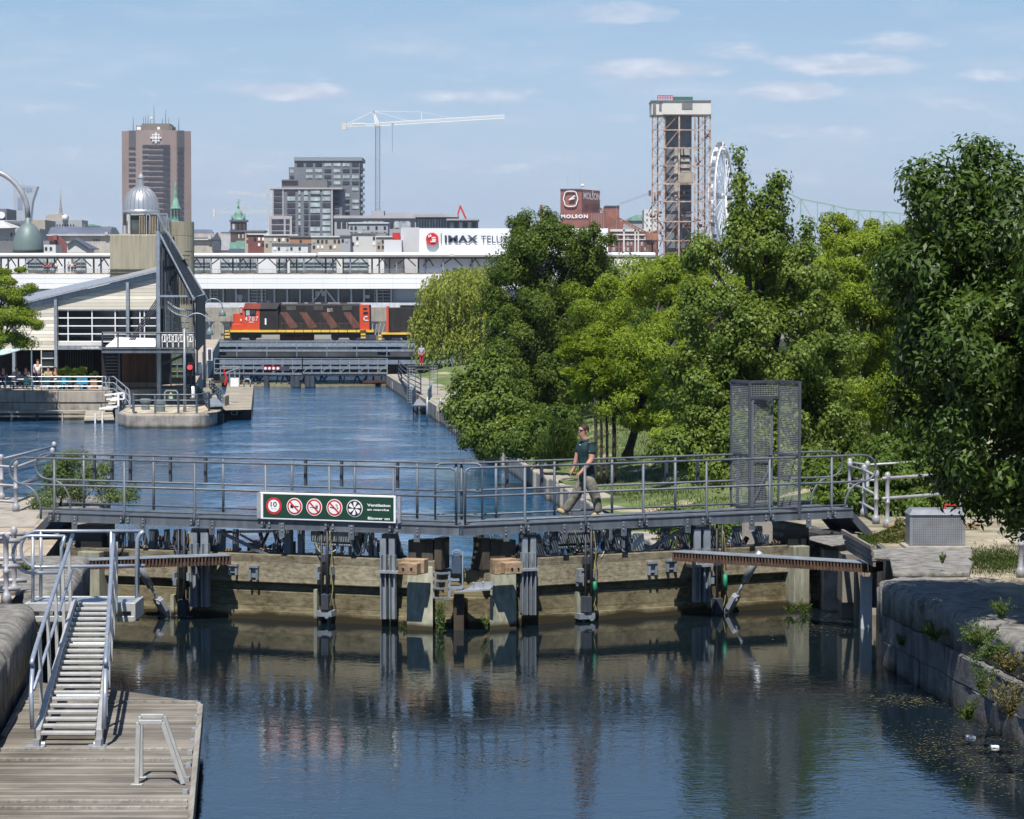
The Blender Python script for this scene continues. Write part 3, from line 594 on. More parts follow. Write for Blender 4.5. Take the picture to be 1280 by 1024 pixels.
    # posts, braces and plant between beam and walkway
    for u, w in ([(190, 8), (207, 4), (222, 3), (275, 8), (293, 5), (359, 9), (375, 6), (445, 8), (463, 4), (132, 6), (162, 5)] if left else [(668, 4), (694, 8), (773, 8), (787, 4), (834, 7), (857, 6), (878, 6), (923, 9), (950, 6), (760, 3), (603, 4)]):
        b = MB(); lf.bx(b, u - w / 2, 662 if left else 658, u + w / 2, 700, -.38, -.5); B('web_post', b, bridge_grey)
    for (p, q, w, t) in ([((275, 665), (360, 706), .06, -.2), ((448, 664), (466, 698), .05, -.55), ((195, 700), (208, 666), .05, -.6), ((208, 668), (220, 700), .04, -.6), ((300, 668), (350, 695), .04, -.9), ((300, 704), (356, 674), .07, -1.0), ((276, 665), (350, 664), .05, -.7)] if left else
                         [((857, 660), (778, 705), .06, -.2), ((672, 668), (690, 700), .06, -.6), ((655, 700), (668, 667), .05, -.6), ((778, 672), (842, 696), .08, -1.0), ((862, 700), (874, 660), .07, -.6), ((785, 662), (857, 657), .04, -.15), ((790, 700), (834, 676), .05, -.9)]):
        b = MB(); b.bar(lf.W(*p, t), lf.W(*q, t), w); B('brace', b, bridge_dark if t < -.5 else bridge_grey)
    b = MB()
    if left: lf.bx(b, 388, 664, 440, 678, -.75, -1.5); lf.bx(b, 392, 680, 443, 683, -.7, -1.5); [lf.bx(b, u, 683, u + 3, 700, -.8, -.9) for u in (415, 425, 435)]
    else: lf.bx(b, 700, 664, 752, 680, -.75, -1.5); lf.bx(b, 698, 682, 750, 686, -.7, -1.5); [lf.bx(b, u, 686, u + 3, 702, -.8, -.9) for u in (703, 715, 727)]
    B('pump_cabinet', b, galv, bevel=.02)
    b = MB(); u0 = 470 if left else 766; b.disc(lf.W(u0 - (3 if left else 0), 684, -.55), .12, .3, (-lf.n.x, -lf.n.y, 0), 18); B('winch_drum', b, bridge_dark, smooth=False)
    # hoses
    rr2 = random.Random(3 if left else 4)
    for k in range(16):
        base = rr2.choice([405, 226, 150, 440, 205] if left else [735, 899, 765, 925, 700]); u1 = base + rr2.uniform(-18, 22); u2 = u1 + rr2.uniform(-22, 30); t = rr2.uniform(-.5, -.05)
        pts = smooth_path([lf.W(u1, 663, t), lf.W(u1 + rr2.uniform(-4, 4), 682, t + .05), lf.W((u1 + u2) / 2, rr2.uniform(684, 699), t + .1), lf.W(u2, rr2.uniform(664, 694), t)])
        b = MB(); b.tube(pts, rr2.uniform(.008, .016), 5); B('hose', b, rr2.choice([black, black, hose_y, hose_b, hose_w]), smooth=True)
    for uc in ((406, 230) if left else (736, 898)):
        b = MB(); b.tube(smooth_path([lf.W(uc + 6, 664, .06), lf.W(uc + 9, 690, .08), lf.W(uc + 7, 712, .08), lf.W(uc + 10, 735, .08), lf.W(uc + 6, 760, .06)]), .009, 6); B('hose', b, hose_y, smooth=True)
    for k in range(28):
        u1 = rr2.uniform(130 if left else 590, 530 if left else 960); t = rr2.uniform(-1.15, -.45); b = MB()
        q0 = lf.W(u1, rr2.uniform(662, 672), t); q1 = lf.W(u1 + rr2.uniform(-16, 16), rr2.uniform(688, 703), t + rr2.uniform(-.1, .1))
        if k % 3 == 0: b.box(q0.x - rr2.uniform(.04, .14), q0.x + rr2.uniform(.04, .14), q0.y, q0.y + .15, q1.z, q0.z - rr2.uniform(0, .25))
        else: b.bar(q0, q1, rr2.uniform(.03, .08))
        B('truss_bar', b, rr2.choice([bridge_dark, galv, rust, bridge_grey, galv_lt]))
    # debris lying on the beam, little plants at the water line
    b = MB()
    for k in range(26):
        S = rr2.uniform(.8, E - .6); t = rr2.uniform(-.7, -.4); q = lf.w(S, t, 1.28); a = rr2.uniform(0, 3); l = rr2.uniform(.06, .22)
        b.bar(q, q + Vector((math.cos(a) * l, math.sin(a) * l * .5, rr2.uniform(0, .05))), rr2.uniform(.02, .07))
    B('debris', b, block_wood)
    return root
gateL = make_gate(LL, 'left leaf of the near timber lock gate, its footbridge carrying the green warning sign', left=True)
gateR = make_gate(LR, 'right leaf of the near timber lock gate, under the walking man and mesh cage', left=False)

# strut rods from the quay to the gate foot
def strut(pts, label):
    r = thing('gate_strut', label, 'push rod', tuple(pts[0]), 'push rods of the near lock gate'); p, q = Vector(pts[0]), Vector(pts[1]); d = q - p
    b = MB(); b.tube([p, p + d * .42], .075, 10); b.build('cylinder', galv_lt, r, smooth=True)
    b = MB(); b.tube([p + d * .42, p + d * .62], .03, 10); b.build('piston_rod', galv, r, smooth=True)
    b = MB(); b.bar(p + d * .60, q, .18, .12); b.bar(p + d * .62, p + d * .8, .27, .1); b.disc(p + d * .66 + Vector((0, -.05, 0)), .05, .06); b.build('clevis', galv_lt, r, bevel=.01)
strut([LL.W(170, 701, .5), LL.W(214, 778, -.2)], 'white push rod slanting down to the foot of the left gate leaf, beside the gangway')
strut([LR.W(951, 690, .5), LR.W(902, 778, -.2)], 'white push rod slanting down to the right gate leaf, left of the pale post')
# rack beams
def rack(lf, u0, v0, u1, v1, t, Yf, label):
    p = lf.W(u0, v0, t); q = P(u1, v1, Yf); q.z = p.z
    r = thing('rack_beam', label, 'rack beam', tuple(q), 'rusty toothed beams of the near gate'); d = (q - p); L = d.length; d.normalize(); n = Vector((d.y, -d.x, 0)); n = n if n.y < 0 else -n
    b = MB(); b.bar(p, q, .46, .16); b.build('beam', rust, r)
    b = MB(); k = 0
    while k * .068 < L: c = p + d * (k * .068) + n * .25; b.bar(c - Vector((0, 0, .085)), c + Vector((0, 0, .085)), .034, .05); k += 1
    b.build('toothing', rust, r); b = MB(); b.bar(p + Vector((0, 0, .092)) + n * .05, q + Vector((0, 0, .092)) + n * .05, .46, .012); b.build('top_plate', galv, r)
rack(LL, 284, 699, 55, 706, .1, 49.6, 'rusty toothed beam from the left quay to the left gate leaf, behind the gangway handrails')
rack(LR, 849, 694.5, 1098, 702, .1, 49.0, 'rusty toothed beam from the right quay to the gate, across the pale timber post')

# mitre furniture in the middle
r = thing('mitre_ladder', 'grey steel ladder cage and latch box where the two gate leaves meet', 'ladder', tuple(LL.W(565, 750, .2)))
b = MB(); Ya = apex.y - .15
for v in (716, 725.5, 735, 747):
    a = P(541, v, Ya); c = P(562, v, Ya); m = P(551, v + 1, Ya); b.prism([(a.x, a.y, a.z - .02), (m.x, m.y - .16, a.z - .02), (c.x, c.y - .05, a.z - .02), (c.x, c.y, a.z - .02), (m.x, m.y - .1, a.z - .02), (a.x, a.y + .05, a.z - .02)], (0, 0, .035))
b.pb(541, 715, 543, 748, Ya + .02, .04); b.pb(560, 715, 563, 748, Ya - .05, .05); b.build('ladder_rung', galv, r)
b = MB(); b.pb(564.5, 693, 577, 718, Ya - .1, .22); b.build('latch_box', mat('latch_blue', (.06, .09, .14), .5), r, bevel=.02)
b = MB(); b.pb(577.5, 690, 579, 735, Ya - .08, .1); b.pb(563, 733, 578, 737, Ya - .1, .25); b.pb(563, 724, 574, 726.5, Ya - .1, .2)
b.tube(smooth_path([P(566, 694, Ya - .12), P(566, 690, Ya - .12), P(571, 688, Ya - .12), P(576, 690, Ya - .12), P(576, 694, Ya - .12)]), .012, 6); b.build('latch_frame', galv, r)
b = MB(); b.hexa([P(568, 741, Ya - .15), P(613, 738, Ya - .15), P(616, 735, Ya + .2), P(572, 738, Ya + .2), P(568, 739, Ya - .15), P(613, 736, Ya - .15), P(616, 733, Ya + .2), P(572, 736, Ya + .2)]); b.pp([(583, 737), (616, 734), (616, 727), (594, 728)], Ya + .05, .03)
for u, v in ((592, 729), (604, 728)): b.tube([P(u, v + 5, Ya - .05), P(u, v, Ya - .05)], .015, 6); b.ball(P(u, v, Ya - .05), .025, 8)
b.build('shelf', galv_lt, r)
b = MB(); b.pb(567, 745, 580, 800, Ya + .1, .35, zb=-1); b.build('mitre_post', mat('wet_timber', (.06, .045, .03), .8, 0, .3, 4), r, bevel=.01)
b = MB(); b.pb(543, 713, 612, 728, apex.y + .55, .35); b.pb(541, 728, 614, 800, apex.y + .5, .3, zb=-1); b.build('sill_timber', timber, r)

# ================================================================ SAFETY SIGN (on the footbridge)
def text(s, width, h, p, mt, name, parent=None, bold=.0, ex=.004, rot=(R(90), 0, 0), space=1.0, sx=None, align='LEFT'):
    """flat lettering mesh: lower-left corner at p, cap height h, stretched to width"""
    c = bpy.data.curves.new(name, 'FONT'); c.body = s; c.size = 1; c.extrude = 0; c.offset = bold; c.space_character = space; c.resolution_u = 3
    o = bpy.data.objects.new(name, c); me = bpy.data.meshes.new_from_object(o); bpy.data.objects.remove(o)
    n = len(me.vertices); co = np.zeros(n * 3); me.vertices.foreach_get('co', co); co = co.reshape(-1, 3)
    mn, mx = co.min(0), co.max(0); co[:, 0] = (co[:, 0] - mn[0]) / (mx[0] - mn[0]) * width; co[:, 1] = (co[:, 1] - mn[1]) / (mx[1] - mn[1]) * h
    me.vertices.foreach_set('co', co.ravel()); me.materials.clear(); me.materials.append(mt); me.name = name
    o = bpy.data.objects.new(name, me); COL.objects.link(o); o.rotation_euler = rot
    o.location = Vector(p) - (parent_loc(parent) if parent else Vector((0, 0, 0)))
    if parent: o.parent = parent
    return o
tS = .10
a = LL.W(329, 617, tS); z_t, z_b = a.z, LL.W(329, 647, tS).z; sa, sb_ = LL.s_u(323, 632, tS), LL.s_u(497, 640, tS)
sign = thing('warning_sign', 'long green warning sign with five round pictograms fixed to the footbridge rail', 'sign', tuple(LL.w((sa + sb_) / 2, tS, z_b)))
angS = math.atan2(-LL.e.y, -LL.e.x)
def SP(fx, fz, t=0): # sign coordinates: fraction from left, metres above bottom
    return LL.w(sa + (sb_ - sa) * fx, tS + t, z_b + fz)
SH = z_t - z_b; SW = abs(sa - sb_)
b = MB(); LL.sb(b, sa - .02, sb_ + .04, tS - .03, tS, z_b - .03, z_t + .03); b.build('backing', white, sign, bevel=.01)
b = MB(); LL.sb(b, sa + (sb_ - sa) * .035, sa + (sb_ - sa) * .972, tS - .01, tS + .004, z_b + .005, z_t - .005); b.build('panel', sign_green, sign)
b = MB(); LL.sb(b, sa + .03, sa - .05, tS - .04, tS + .006, z_b - .01, z_t + .02); LL.sb(b, sb_ - .06, sb_ - .0, tS - .04, tS + .006, z_b - .02, z_t + .02); b.build('end_bracket', galv_lt, sign)
nrm = (LL.n.x, LL.n.y, 0)
cir = [(.115, 'no'), (.265, 'x1'), (.407, 'x2'), (.553, 'x3'), (.697, 'fan')]
for fx, kd in cir:
    c = SP(fx, SH * .5, .005)
    b = MB(); b.disc(c, .165, .006, nrm, 32); dsc = b.build('disc', red if kd == 'no' else white, sign)
    if kd != 'no' and kd != 'fan':
        b = MB(); b.disc(c + Vector(nrm) * .005, .150, .004, nrm, 32); b.build('ring', red, dsc)
    b = MB(); b.disc(c + Vector(nrm) * .009, .118 if kd != 'fan' else .148, .004, nrm, 32); b.build('face', white if kd != 'fan' else black, dsc)
    ex = Vector((-LL.e.x, -LL.e.y, 0)); ez = Vector((0, 0, 1)); cc = c + Vector(nrm) * .014
    def pl(pts, m, nm='symbol', off=.0):
        b = MB(); b.prism([cc + Vector(nrm) * off + ex * x + ez * z for x, z in pts], tuple(Vector(nrm) * .002)); b.build(nm, m, dsc)
    if kd == 'no':
        text('10', .13, .10, cc + ex * -.065 + ez * -.02, black, 'lettering', sign, bold=.02, rot=(R(90), 0, angS))
        text('MAX. km/h', .11, .022, cc + ex * -.055 + ez * -.065, black, 'lettering', sign, rot=(R(90), 0, angS))
    elif kd == 'x1': pl([(-.08, -.03), (-.02, -.03), (-.02, -.008), (.09, -.008), (.09, .012), (-.02, .012), (-.03, .04), (-.07, .045), (-.085, .01)], black)
    elif kd == 'x2': pl([(-.09, -.005), (-.0, -.02), (.08, -.03), (.08, -.018), (0, -.008), (-.09, .005)], black); pl([(.02, .0), (.05, -.015), (.085, .0), (.08, .05), (.06, .02), (.05, .06), (.035, .02)], mat('sign_grey', (.15, .15, .15), .5))
    elif kd == 'x3': pl([(-.095, .005), (.03, -.03), (.04, -.012), (-.09, .022)], black); pl([(.05, -.03), (.07, -.03), (.085, .0), (.06, .02), (.07, .05), (.04, .07), (.02, .05), (.05, .045), (.045, .015), (.065, -.005)], MT['sign_grey'])
    else:
        for k in range(6):
            a = k * math.pi / 3 + .2; pl([(.025 * math.cos(a), .025 * math.sin(a)), (.125 * math.cos(a - .1), .125 * math.sin(a - .1)), (.13 * math.cos(a + .3), .13 * math.sin(a + .3)), (.11 * math.cos(a + .55), .11 * math.sin(a + .55)), (.03 * math.cos(a + .7), .03 * math.sin(a + .7))], white, 'fan_blade')
    if kd.startswith('x'): pl([(-.105, .085), (-.085, .105), (.105, -.085), (.085, -.105)], red, 'slash', .0026)
text('Ventilation', .165 * SW, .052, SP(.785, SH * .60, .006), white, 'lettering', sign, .03, rot=(R(90), 0, angS))
text('en marche', .155 * SW, .04, SP(.785, SH * .43, .006), white, 'lettering', sign, .03, rot=(R(90), 0, angS))
text('Blower on', .155 * SW, .052, SP(.79, SH * .06, .006), white, 'lettering', sign, .03, rot=(R(90), 0, angS))

# ================================================================ MESH CAGE on the right leaf
def mesh_mat():
    m = bpy.data.materials.new('wire_mesh'); m.use_nodes = True; t = m.node_tree; b = t.nodes['Principled BSDF']; L = t.links; nn = t.nodes.new
    b.inputs['Base Color'].default_value = (.36, .37, .40, 1); b.inputs['Metallic'].default_value = .2; b.inputs['Roughness'].default_value = .5
    return m
meshm = mesh_mat(); MT['wire_mesh'] = meshm
def mesh_panel(b, o, ex, ez, w, h, pitch=.045, r=0.0026):
    """woven wire panel: two sets of thin real wires, corner o, unit axes ex, ez"""
    o = Vector(o); n = ex.cross(ez)
    k = int(w / pitch)
    for i in range(k + 1): x = ex * (i * w / k); b.bar(o + x, o + x + ez * h, r * 2, r * 2)
    k = int(h / pitch)
    for i in range(k + 1): z = ez * (i * h / k); b.bar(o + z + n * .004, o + z + ex * w + n * .004, r * 2, r * 2)
cage = thing('mesh_cage', 'tall grey wire mesh cage with a gate on the right end of the footbridge', 'safety cage', tuple(LR.W(957, 640, -.6)))
t1 = -.62
def cg(u, v, t=t1): return LR.W(u, v, t)
zt = LR.W(957, 477, t1).z; s_ = [LR.s_u(u, 560, t1) for u in (913, 937, 974, 1000)]
# the cage wraps the walkway: back wing (left), door frame, front wing (right)
b = MB(); h0 = ZD
tb, tf = -1.3, .12
pts = [LR.w(LR.s_u(u_, 560, t_), t_, h0) for u_, t_ in ((914, tb), (937, t1), (973.5, t1 + .05), (999.5, tf))]
for i, p in enumerate(pts): b.bar(p + Vector((0, 0, -.15 if i == 3 else 0)), Vector((p.x, p.y, zt)), .05)
for i in range(3): b.bar(Vector((pts[i].x, pts[i].y, zt)), Vector((pts[i + 1].x, pts[i + 1].y, zt)), .05)
for z in (h0 + .05, h0 + 1.1): b.bar(pts[2] + Vector((0, 0, z - h0)), pts[3] + Vector((0, 0, z - h0)), .035); b.bar(pts[0] + Vector((0, 0, z - h0)), pts[1] + Vector((0, 0, z - h0)), .035)
zd = LR.W(957, 497, t1).z; b.bar(Vector((pts[1].x, pts[1].y, zd)), Vector((pts[2].x, pts[2].y, zd)), .06); b.build('frame', bridge_dark, cage)
for i in (0, 2):
    ex = Vector((pts[i + 1].x - pts[i].x, pts[i + 1].y - pts[i].y, 0)); w = ex.length; ex.normalize(); b = MB(); mesh_panel(b, pts[i] + Vector((0, 0, .02)), ex, Vector((0, 0, 1)), w, zt - h0 - .02, .036); b.build('mesh_panel', meshm, cage)
ex = Vector((pts[2].x - pts[1].x, pts[2].y - pts[1].y, 0)); w = ex.length; ex.normalize(); b = MB(); mesh_panel(b, Vector((pts[1].x, pts[1].y, zd)), ex, Vector((0, 0, 1)), w, zt - zd, .036); b.build('mesh_panel', meshm, cage)
# the gate itself standing ajar
hd = Vector((pts[1].x, pts[1].y, 0)) + ex * .06; dx = (ex + Vector((.0, .35, 0))).normalized(); w2 = w - .12
gt = MB(); 
for z in (h0 + .08, h0 + .95, zd - .06): gt.bar(hd + Vector((0, 0, z)), hd + dx * w2 + Vector((0, 0, z)), .045)
for k in (0, w2): gt.bar(hd + dx * k + Vector((0, 0, h0 + .06)), hd + dx * k + Vector((0, 0, zd - .04)), .045)
gt.bar(hd + Vector((0, 0, h0 + .1)), hd + dx * w2 + Vector((0, 0, h0 + .9)), .03)
gd = gt.build('gate', bridge_grey, cage)
b = MB(); mesh_panel(b, hd + Vector((0, 0, h0 + .1)), dx, Vector((0, 0, 1)), w2, zd - h0 - .2, .036); m_ = b.build('mesh', meshm, cage); 
b = MB(); b.box(hd.x + dx.x * (w2 - .1), hd.x + dx.x * w2, hd.y + dx.y * w2 - .08, hd.y + dx.y * w2 + .02, h0 + .92, h0 + 1.08); b.build('lock_case', black, cage)
# ================================================================ NEAR LEFT: dock, gangway, landing, quay railings, lamp
ZK = .48
dock = thing('floating_dock', 'weathered grey plank dock floating by the left wall, under the gangway', 'dock', tuple(G(120, 960, 0)))
dk = [G(39, 852, ZK), G(170, 866, ZK), G(247, 878, ZK), G(237, 1040, ZK), G(225, 1200, ZK), G(-90, 1200, ZK), G(-40, 985, ZK), G(3, 921, ZK)]
b = MB(); b.prism([p - Vector((0, 0, .16)) for p in dk], (0, 0, .16)); b.build('deck', dock_wood, dock)
b = MB(); e = [G(247, 878, ZK + .05), G(254, 880, ZK + .05), G(238, 1060, ZK + .05), G(231, 1060, ZK + .05)]; b.prism([p - Vector((0, 0, .26)) for p in e], (0, 0, .26)); b.build('edge_beam', dock_edge, dock, bevel=.01)
b = MB(); e = [G(37, 852, ZK + .03), G(42, 853, ZK + .03), G(6, 920, ZK + .03), G(1, 919, ZK + .03)]; b.prism([p - Vector((0, 0, .05)) for p in e], (0, 0, .05)); b.build('edge_strip', dock_edge, dock)
b = MB()
for u, v in ((248, 882), (246, 898), (243, 914), (241, 928), (238, 942), (236, 958), (234, 976), (232, 992)):
    q = G(u, v, ZK); b.box(q.x - .03, q.x + .03, q.y - .06, q.y + .06, ZK, ZK + .045); b.disc(q + Vector((0, 0, .03)), .035, .02, (0, 0, 1), 10)
b.build('cleat', galv_lt, dock)
b = MB()
for (v, h) in ((878.5, .02), (938, .02), (951, .02), (1003, .025), (1011, .02)):
    p, q = G(28 if v < 900 else -30, v, ZK), G(247 - (v - 878) * .1, v, ZK); b.bar(p + Vector((0, 0, .012)), q + Vector((0, 0, .012)), .07, .03)
b.build('batten', dock_edge, dock)
b = MB(); q = G(165, 980, 0); b.box(-9.2, -5.6, 29, 39.0, -.25, ZK - .2); p0, p1 = G(252, 900, .0), G(236, 1060, .0)
b.hexa([(-6, p0.y, -.3), (p0.x - .12, p0.y - .3, -.3), (p1.x - .12, p1.y, -.3), (-6, p1.y, -.3), (-6, p0.y, ZK - .18), (p0.x - .12, p0.y - .3, ZK - .18), (p1.x - .12, p1.y, ZK - .18), (-6, p1.y, ZK - .18)]); b.build('float', black, dock)

# gangway
g0 = [G(47, 921, ZK + .12), G(124, 921, ZK + .12)]; Yt = 41.6; g1 = [P(93, 757, Yt), P(141, 757, Yt)]
gang = thing('gangway', 'aluminium gangway with ribbed treads and handrails sloping down to the dock', 'gangway', tuple(G(85, 921, ZK)))
def gl(f, k, up=0.): p = g0[k].lerp(g1[k], f); return p + Vector((0, 0, up))
for k in (0, 1):
    b = MB(); b.bar(gl(0, k, .0), gl(1, k, .0), .08, .20); b.build('stringer', alu, gang, bevel=.008)
    s = -1 if k == 0 else 1
    hp = [gl(-.01, k, .12) + Vector((s * .06, 0, 0)), gl(.0, k, .55) + Vector((s * .08, 0, 0)), gl(.04, k, .83) + Vector((s * .08, 0, 0)), gl(.12, k, .96) + Vector((s * .08, 0, 0))]
    top = gl(1, k, 1.12) + Vector((s * .02, 0, 0))
    b = MB(); b.tube(hp[:1] + smooth_path(hp[1:] + [top]), .030, 10); hr_ = b.build('handrail', alu_rail, gang, smooth=True)
    b = MB(); b.tube([gl(.06, k, .5) + Vector((s * .08, 0, 0)), gl(.98, k, .6) + Vector((s * .02, 0, 0))], .024, 8); b.build('mid_rail', alu_rail, gang, smooth=True)
    for f in (.18, .38, .58, .78, .98):
        b = MB(); q = gl(f, k, 0) + Vector((s * .05, 0, 0)); b.bar(q - Vector((0, 0, .1)), q + Vector((s * .02, 0, 1.04)), .045); b.build('rail_post', alu, hr_)
    b = MB(); q = gl(0, k, -.12); b.box(q.x - .04, q.x + .04, q.y - .12, q.y + .1, q.z - .03, q.z + .1); b.disc(q + Vector((s * -.06, -.05, .02)), .05, .05, (1, 0, 0), 12); b.box(q.x - .14, q.x + .1, q.y - .18, q.y + .05, ZK + .0, ZK + .015); b.build('foot', galv_lt, gang)
b = MB(); ns = 23
for i in range(ns):
    f = i / (ns - 1) * .985 + .005; p, q = gl(f, 0, .04), gl(f, 1, .04); b.bar(p + Vector((.045, 0, 0)), q - Vector((.045, 0, 0)), .11, .045)
b.build('tread', alu, gang, bevel=.008)
b = MB()
for f in (.1, .3, .5, .7, .9): b.tube([gl(f, 0, -.06), gl(f, 1, -.06)], .025, 6)
b.build('cross_tube', galv, gang)

# landing platform
land = thing('landing_platform', 'white framed steel landing with rounded handrails at the top of the gangway', 'platform', tuple(P(100, 790, 42.2)))
ZP = P(100, 757, Yt).z + .03
b = MB(); xa, xb = Xu(36, 41.9, 757), Xu(171, 41.9, 757); b.box(xa, xb, 41.7, 42.5, ZP - .03, ZP); b.build('deck_grating', galv, land)
b = MB(); b.box(xa, xb, 41.62, 41.7, ZP - .13, ZP + .01); b.box(xa, xb, 42.5, 42.56, ZP - .13, ZP + .01); b.box(xa - .02, xa + .05, 41.6, 42.56, ZP - .3, ZP + .005); b.box(xb - .05, xb + .02, 41.6, 42.56, ZP - .28, ZP + .005)
b.box(xa, Xu(82, 41.9, 770), 41.58, 41.66, ZP - .29, ZP - .2); b.box(Xu(150, 41.9, 770), xb, 41.58, 41.66, ZP - .29, ZP - .2)
b.build('frame', alu, land, bevel=.008)
b = MB(); b.pb(33, 780, 40, 866, 41.9, .12); b.pb(36, 866, 39, 868, 41.9, .12); b.pb(154, 757, 163, 775, 42.4, .1); b.build('leg', galv, land)
b = MB(); b.pb(43, 788, 70, 860, 42.7, .1); b.build('shade_sheet', black, land)  # black sheet standing in for the shade below the landing
def pl_(pts, Y): return [P(u, v, Y) for u, v in pts]
Yb = 42.5; Yf = 41.75
b = MB(); arc = [(45 - 19 * math.sin(a), 686.5 - 22 * math.cos(a)) for a in [math.pi * k / 10 for k in range(11)]]
b.tube(pl_([(178, 664), (45, 664)] + arc[1:-1] + [(45, 709), (181, 707)], Yb), .028, 8); b.tube(pl_([(180, 664), (175, 668), (172, 675), (171, 776)], Yb - .1), .038, 8)
b.build('rear_handrail', alu_rail, land, smooth=True)
b = MB(); arc = [(38 - 22 * math.sin(a), 693 - 23 * math.cos(a)) for a in [math.pi * k / 10 for k in range(11)]]
b.tube(pl_([(76, 682), (81, 672), (80, 670), (38, 670)] + arc[1:-1] + [(38, 716), (72, 716)], Yf), .028, 8); b.tube(pl_([(81, 670), (77, 684), (77, 775)], Yf), .03, 8); b.build('front_handrail', alu_rail, land, smooth=True)
for u, v0, v1, Y in ((51, 664, 752, Yb), (139, 664, 750, Yb), (41, 671, 768, Yf)):
    b = MB(); b.tube([P(u, v0, Y), P(u, v1, Y)], .028, 8); b.build('rail_post', alu_rail, land, smooth=True)

# boarding ladder frame on the dock
lad = thing('dock_ladder', 'aluminium grab rail of the boarding ladder at the right edge of the dock', 'ladder', tuple(G(175, 975, ZK)))
for (ub, vb, ut, vt, u2, v2, u3, v3) in ((171, 981, 173, 903, 203, 903, 229, 980), (176, 972, 176, 895.5, 205, 895.5, 231, 972)):
    Yl = G(ub, vb, ZK).y; b = MB(); pts = [P(ub, vb, Yl), P(ut, vt, Yl), P(u2, v2, Yl), P(u3, v3, Yl)]; pts[0].z = ZK
    for i in range(3): b.bar(pts[i], pts[i + 1], .055, .05, up=(0, 1, 0))
    b.box(pts[0].x - .07, pts[0].x + .07, Yl - .05, Yl + .05, ZK, ZK + .012); b.build('rail', alu, lad, bevel=.006)

# cast tube railings on the quays
def post(root, p, h, base=True, r=.043):
    b = MB(); pr = [(r * 1.9, 0), (r * 1.9, .13), (r * 1.55, .16), (r, .2), (r, h * .45), (r * 1.3, h * .46), (r * 1.3, h * .5), (r, h * .51), (r, h - .1), (r * 1.35, h - .08), (r * 1.45, h - .02), (r * 1.1, h + .03), (.01, h + .05)]
    b.lathe(p, pr, 14); b.build('post', rail_paint, root, smooth=True)
def railing(name, label, pts, h=1.1, zs=(1.0, .62, .25), r=.032, cat='railing', group=None, ext0=0, ext1=0):
    root = thing(name, label, cat, tuple(pts[0]), group)
    for p in pts: post(root, p, h)
    for z in zs:
        b = MB(); q = [Vector(p) + Vector((0, 0, z)) for p in pts]
        if ext0: q.insert(0, q[0] + (q[0] - q[1]).normalized() * ext0)
        if ext1: q.append(q[-1] + (q[-1] - q[-2]).normalized() * ext1)
        b.tube(q, r, 8); b.build('rail', rail_paint, root, smooth=True)
    return root
def gq(u, v): return G(u, v, QZ)
railing('quay_railing', 'front pale tube railing post at the left photo edge, beside the gangway landing', [gq(-60, 757), gq(8, 755)], 1.08, (1.0, .6, .24), .04, group='pale tube railings on the near quays', ext1=.22)
railing('quay_railing', 'second pale tube railing post, just behind and right of the front one', [gq(-60, 746), gq(18, 744)], 1.08, (1.0, .6, .24), .04, group='pale tube railings on the near quays', ext1=.2)
railing('quay_railing', 'pale tube railing on the left quay behind the looped bridge handrail', [gq(-60, 633), gq(20, 640), gq(66, 620)], 1.12, (1.0, .58, .22), .032, group='pale tube railings on the near quays')
railing('quay_railing', 'pale tube railing at the far left corner of the left quay, by the water', [gq(-70, 620), gq(2, 626), gq(68, 606)], 1.05, (.98, .6, .25), .03, group='pale tube railings on the near quays')
railing('quay_railing', 'nearer pale tube railing along the right quay, ending by the foot of the bridge ramp', [gq(1109, 660), gq(1200, 652), gq(1330, 648)], 1.12, (1.04, .62), .034, group='pale tube railings on the near quays', ext0=.15)
railing('quay_railing', 'pale tube railing along the right quay, rear one in front of the ivy', [gq(1062, 636), gq(1084, 640), gq(1190, 632), gq(1300, 630)], 1.1, (1.05, .7, .3), .03, group='pale tube railings on the near quays')
railing('quay_railing', 'short pale railing returning from the rear rail to the bridge end post', [gq(1062, 640), gq(1080, 646), gq(1095, 655)], 1.1, (1.02, .62, .28), .03, group='pale tube railings on the near quays')
railing('quay_railing', 'pale railing post beneath the big tree at the right edge of the photo', [gq(1276, 722), gq(1345, 716)], 1.2, (1.0, .62), .034, group='pale tube railings on the near quays')

def street_lamp(name, label, base, zc, r_arc, side, shade, mt, group, pole_r=.06, thick=.035):
    root = thing(name, label, 'street lamp', tuple(base), group); base = Vector(base)
    b = MB(); b.tube([base, base + Vector((0, 0, zc - base.z - r_arc * .2))], pole_r, 12, pole_r * .75); b.build('pole', mt, root, smooth=True)
    c = Vector((base.x + side * r_arc, base.y, zc)); b = MB()
    pts = [c + Vector((-side * r_arc * math.cos(a), 0, r_arc * math.sin(a))) for a in [math.pi * k / 18 for k in range(-8, 18)]]; pts.append(c + Vector((side * r_arc, 0, -.05)))
    b.tube(pts, thick, 10); b.build('arm', mt, root, smooth=True); e = c + Vector((side * r_arc, 0, -.05)); s = shade
    b = MB(); b.lathe(e + Vector((0, 0, -s * 1.12)), [(s * .5, 0), (s * .503, s * .12), (s * .49, s * .3), (s * .45, s * .5), (s * .37, s * .7), (s * .27, s * .84), (s * .13, s * .95), (s * .1, s * .97), (s * .1, s * 1.12), (s * .07, s * 1.14)], 24); sh = b.build('shade', mat('lamp_' + name, (.15, .20, .20), .5, .1, .12, 3) if 'lamp_' + name not in MT else MT['lamp_' + name], root, smooth=True)
    return root
Yl = 39.0; e = P(35, 277, Yl)
ra = .67; street_lamp('street_lamp', 'large grey-green bell lamp hanging from a curved arm at the upper left, nearest lamp', (e.x - 2 * ra, Yl, QZ), e.z + .05 + .05 - .0, ra, 1, .455, galv_lt, 'curved arm street lamps', .08, .04)
